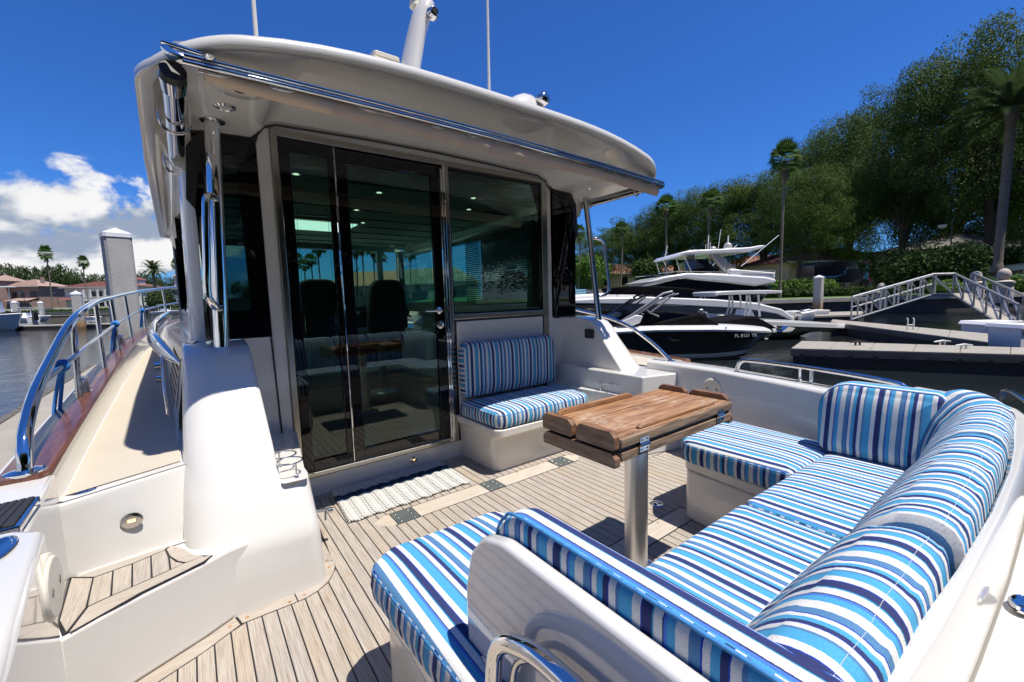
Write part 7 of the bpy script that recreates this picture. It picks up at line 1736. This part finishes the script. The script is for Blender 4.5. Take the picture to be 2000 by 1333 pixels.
# right-hand docks
def DP(px, py, z): return at(px, py, z=z)
zt_d = -.20
A1, B1 = DP(1545, 680, zt_d), DP(2080, 694, zt_d); C1, D1 = DP(2080, 681.5, zt_d), DP(1565, 666, zt_d)
dock('dock', 'concrete finger dock with cleats right behind the starboard grab rail', A1, B1, C1, D1, zt_d, joints=6)
A2, B2 = DP(1622, 629, zt_d), DP(1930, 668, zt_d); C3, D3 = DP(1930, 652, zt_d), DP(1626, 624, zt_d)
dock('dock', 'second floating dock under the gangway, beyond the finger dock', A2, B2, C3, D3, zt_d, joints=6)
for px, py, lab in ((1675, 675, 'dark cleat on the finger dock above the black fender'), (1840, 674, 'cleat on the finger dock left of the white dock box'), (1882, 682, 'second cleat on the finger dock, nearer the dock box')):
    p = DP(px, py, zt_d); o = thing('cleat', lab, 'cleat', p); ax = bh_*.16
    MB().tube([p-ax*1.1+Vector((0, 0, .07)), p+Vector((0, 0, .09)), p+ax*1.1+Vector((0, 0, .07))], [.014, .024, .014], 8).build('horn', MT['dark'] if px < 1700 else MT['alu_white'], o, 60)
    for s_ in (-.3, .3): MB().tube([p+ax*s_, p+ax*s_+Vector((0, 0, .08))], .02, 8).build('leg', MT['dark'] if px < 1700 else MT['alu_white'], o, 60)
fp = at(1675, 692, d=11.3); fe = thing('fender', 'black cylindrical fender hanging on the finger dock', 'fender', fp)
MB().lathe([(.02, -.36), (.08, -.33), (.12, -.24), (.125, 0), (.12, .24), (.08, .33), (.02, .36)], (0, 0, 0), n=18, fr=lambda a, b, h: tuple(fp+bh_*h*.85+Vector((0, 0, a))+dirn*b)).build('fender_body', MT['canvas_black'], fe, 60)
for s_ in (-.28, .28): MB().tube([fp+bh_*s_, fp+bh_*s_*.3+Vector((0, 0, .25))+dirn*.15], .008, 5).build('lanyard', MT['rubber'], fe)
# dock boxes at right
bx, bxf, bw, bhh = dbox(1958, 678, 12.4, 70, 50, 'large white dock box with a black cord on its side', dep=.7)
MB().tube(smoothpath([bxf(-.30, -.02, .66), bxf(-.42, -.04, .55), bxf(-.40, -.04, .35), bxf(-.28, -.04, .27), bxf(-.14, -.04, .33), bxf(-.16, -.04, .55), bxf(-.25, -.03, .62)], 5), .014, 8).build('cord', MT['rubber'], bx, 60)
bx2, b2f, _, _ = dbox(2012, 692, 11.3, 44, 58, 'white dock box cut by the right edge of the photo', dep=.8)
MB().tube([b2f(-.26, -.03, .62), b2f(-.27, -.05, .58), b2f(-.25, -.03, .50)], .01, 6).build('handle', MT['rubber'], bx2)
sg = thing('number_plate', 'small pale sign with the number 9 on the dock side at the right edge', 'sign', at(1994, 702, d=11.2))
MB().box((-.10, -.01, -.06), (.10, .0, .06), fr=frm(at(1994, 702, d=11.15), bh_)).build('plate', mat('sign_pale', (.45, .50, .58), .5), sg, 0, bev=.01)
text_mesh('numeral', '9', .09, mat('sign_blue', (.03, .06, .3), .5), sg, at(1994, 702, d=11.13)+Vector((0, 0, -.032))-bh_*.02, bh_, Vector((0, 0, 1)), .002)
# ladder
lo = at(1776, 672, d=12.6); ld = thing('dock_ladder', 'aluminium swim ladder standing at the edge of the finger dock', 'ladder', lo); lfr = frm(lo, bh_)
for s_ in (-.09, .09): MB().tube([lfr(s_, 0, -.1), lfr(s_, 0, .72), lfr(s_, .03, .76)], .018, 8).build('rail', MT['alu_white'], ld)
for z in (.1, .33, .56): MB().tube([lfr(-.09, 0, z), lfr(.09, 0, z)], .014, 6).build('rung', MT['alu_white'], ld)
# two white outboard-style boxes / jetskis on the seawall dock
for px, w_, lab in ((1562, 22, 'smaller white dock box left of the olive-grey boat bow'), (1603, 32, 'white dock box under the capped piling')): dbox(px, 623, 22, w_, 17 if px > 1600 else 15, lab)
jk = onw(1605, 20); jt, jf = runabout('jet_ski', 'white jet ski with a grey seat between two white dock boxes', onw(1560, 21), bh_, .9, .5, .5, 'boat_white', None, rake=.3)
MB().prism(rpoly([(.1, .5), (.6, .5), (.5, .72), (.15, .66)], .03), -.15, .15, fr=lambda a, b, h: jf(a, h, b)).build('seat', MT['grey_alu'], jt, 30, bev=.03)
MB().tube([jf(.6, -.2, .85), jf(.62, 0, .82), jf(.6, .2, .85)], .02, 6).build('handlebar', MT['rubber'], jt)
dkp, dkq = onw(1500, 22.5), onw(1700, 22.5); dock('dock', 'shaded dock below the seawall, left of the gangway', onw(1540, 21), onw(1680, 21), onw(1690, 24), onw(1540, 24), -.25, joints=4, knobs=False)
# blue rope on dock
MB().tube(smoothpath([DP(1700, 640, zt_d-.1), DP(1760, 655, zt_d-.2), DP(1850, 672, zt_d)], 4), .010, 6)
# gangway: aluminium truss ramp down to the left, platform, ramp down to the right
def truss(name, label, a0, a1, width_v, hgt, bays, m='alu_white', deck=True):
    o = thing(name, label, 'gangway', a0); up = Vector((0, 0, 1))
    for side_, wv in (('near', Vector((0, 0, 0))), ('far', width_v)):
        p0, p1 = a0+wv, a1+wv
        MB().tube([p0, p1], .055, 6).build('bottom_chord', MT['grey_alu'], o, 60); MB().tube([p0+up*hgt, p1+up*hgt], .045, 6).build('hand_rail', MT[m], o, 60); MB().tube([p0+up*hgt*.55, p1+up*hgt*.55], .018, 5).build('mid_rail', MT[m], o, 60)
        for i in range(bays+1): q = p0.lerp(p1, i/bays); MB().tube([q, q+up*hgt], .030, 6).build('post', MT[m], o, 60)
        for i in range(bays): q, r_ = p0.lerp(p1, i/bays), p0.lerp(p1, (i+1)/bays); MB().tube([q+up*hgt*.95, r_+up*.03], .032, 6).build('diagonal_brace', MT[m], o, 60)
    if deck:
        v = [a0, a1, a1+width_v, a0+width_v]; MB().add([tuple(p+up*z) for z in (.0, .06) for p in v], [(0, 3, 2, 1), (4, 5, 6, 7), (0, 1, 5, 4), (1, 2, 6, 5), (2, 3, 7, 6), (3, 0, 4, 7)]).build('walkway', MT['conc_dock'] if m != 'alu_white' else MT['wall_dark'], o, 0)
    return o
ga, gb = at(1662, 625, d=17.5), at(1820, 576, d=19.5)
rad_ = Vector(((gb-EYE).x, (gb-EYE).y, 0)).normalized()
truss('gangway', 'aluminium truss gangway sloping down to the left to the docks', ga, gb, rad_*1.1+bh_*.12, .93, 6)
gc, gd = at(1820, 576, d=19.5), at(1862, 576, d=19.0); truss('gangway_landing', 'level landing at the top of the two gangways', gb, gd, rad_*1.1, .93, 1)
ge = at(1930, 622, d=13.5); ge2 = at(2060, 655, d=12.5)
truss('gangway', 'grey truss gangway with a pale deck sloping down to the right', gd, at(1985, 655, d=13.2), rad_*1.2+bh_*.9, .93, 5, m='grey_alu')
# land and trees behind the camera so that the cabin glass has something to mirror
hedge('hedge', -1500, 900, -16, .3, 3.6, 1.6, 16000, 'hedge', 'long hedge on the shore astern, seen only as a reflection in the cabin glass', size=.14)
sheet('ground', [(-80, -18), (80, -40), (80, -300), (-80, -300)], .3, MT['grass'])
MB().box((-40, -17.5, -2), (60, -17, .3)).build('seawall_astern', MT['wall_grey'], None, 0)
tag(bpy.data.objects['seawall_astern'], 'seawall astern of the yacht, mirrored in the cabin glass', 'wall'); bpy.data.objects['seawall_astern'].name = 'seawall'
for i, (x, y, s_) in enumerate(((-22, -30, 14), (-12, -29, 16), (-2, -31, 17), (8, -28, 16), (18, -30, 17), (28, -28, 16), (38, -32, 16))):
    place(P_OAK[i % 4], Vector((x, y, .3)), s_, i, 'oak %s in the row mirrored in the cabin glass' % ('leftmost', 'second from the left', 'third from the left', 'in the middle', 'third from the right', 'second from the right', 'rightmost')[i], 'oak tree', 'oaks astern', sx=1.7)
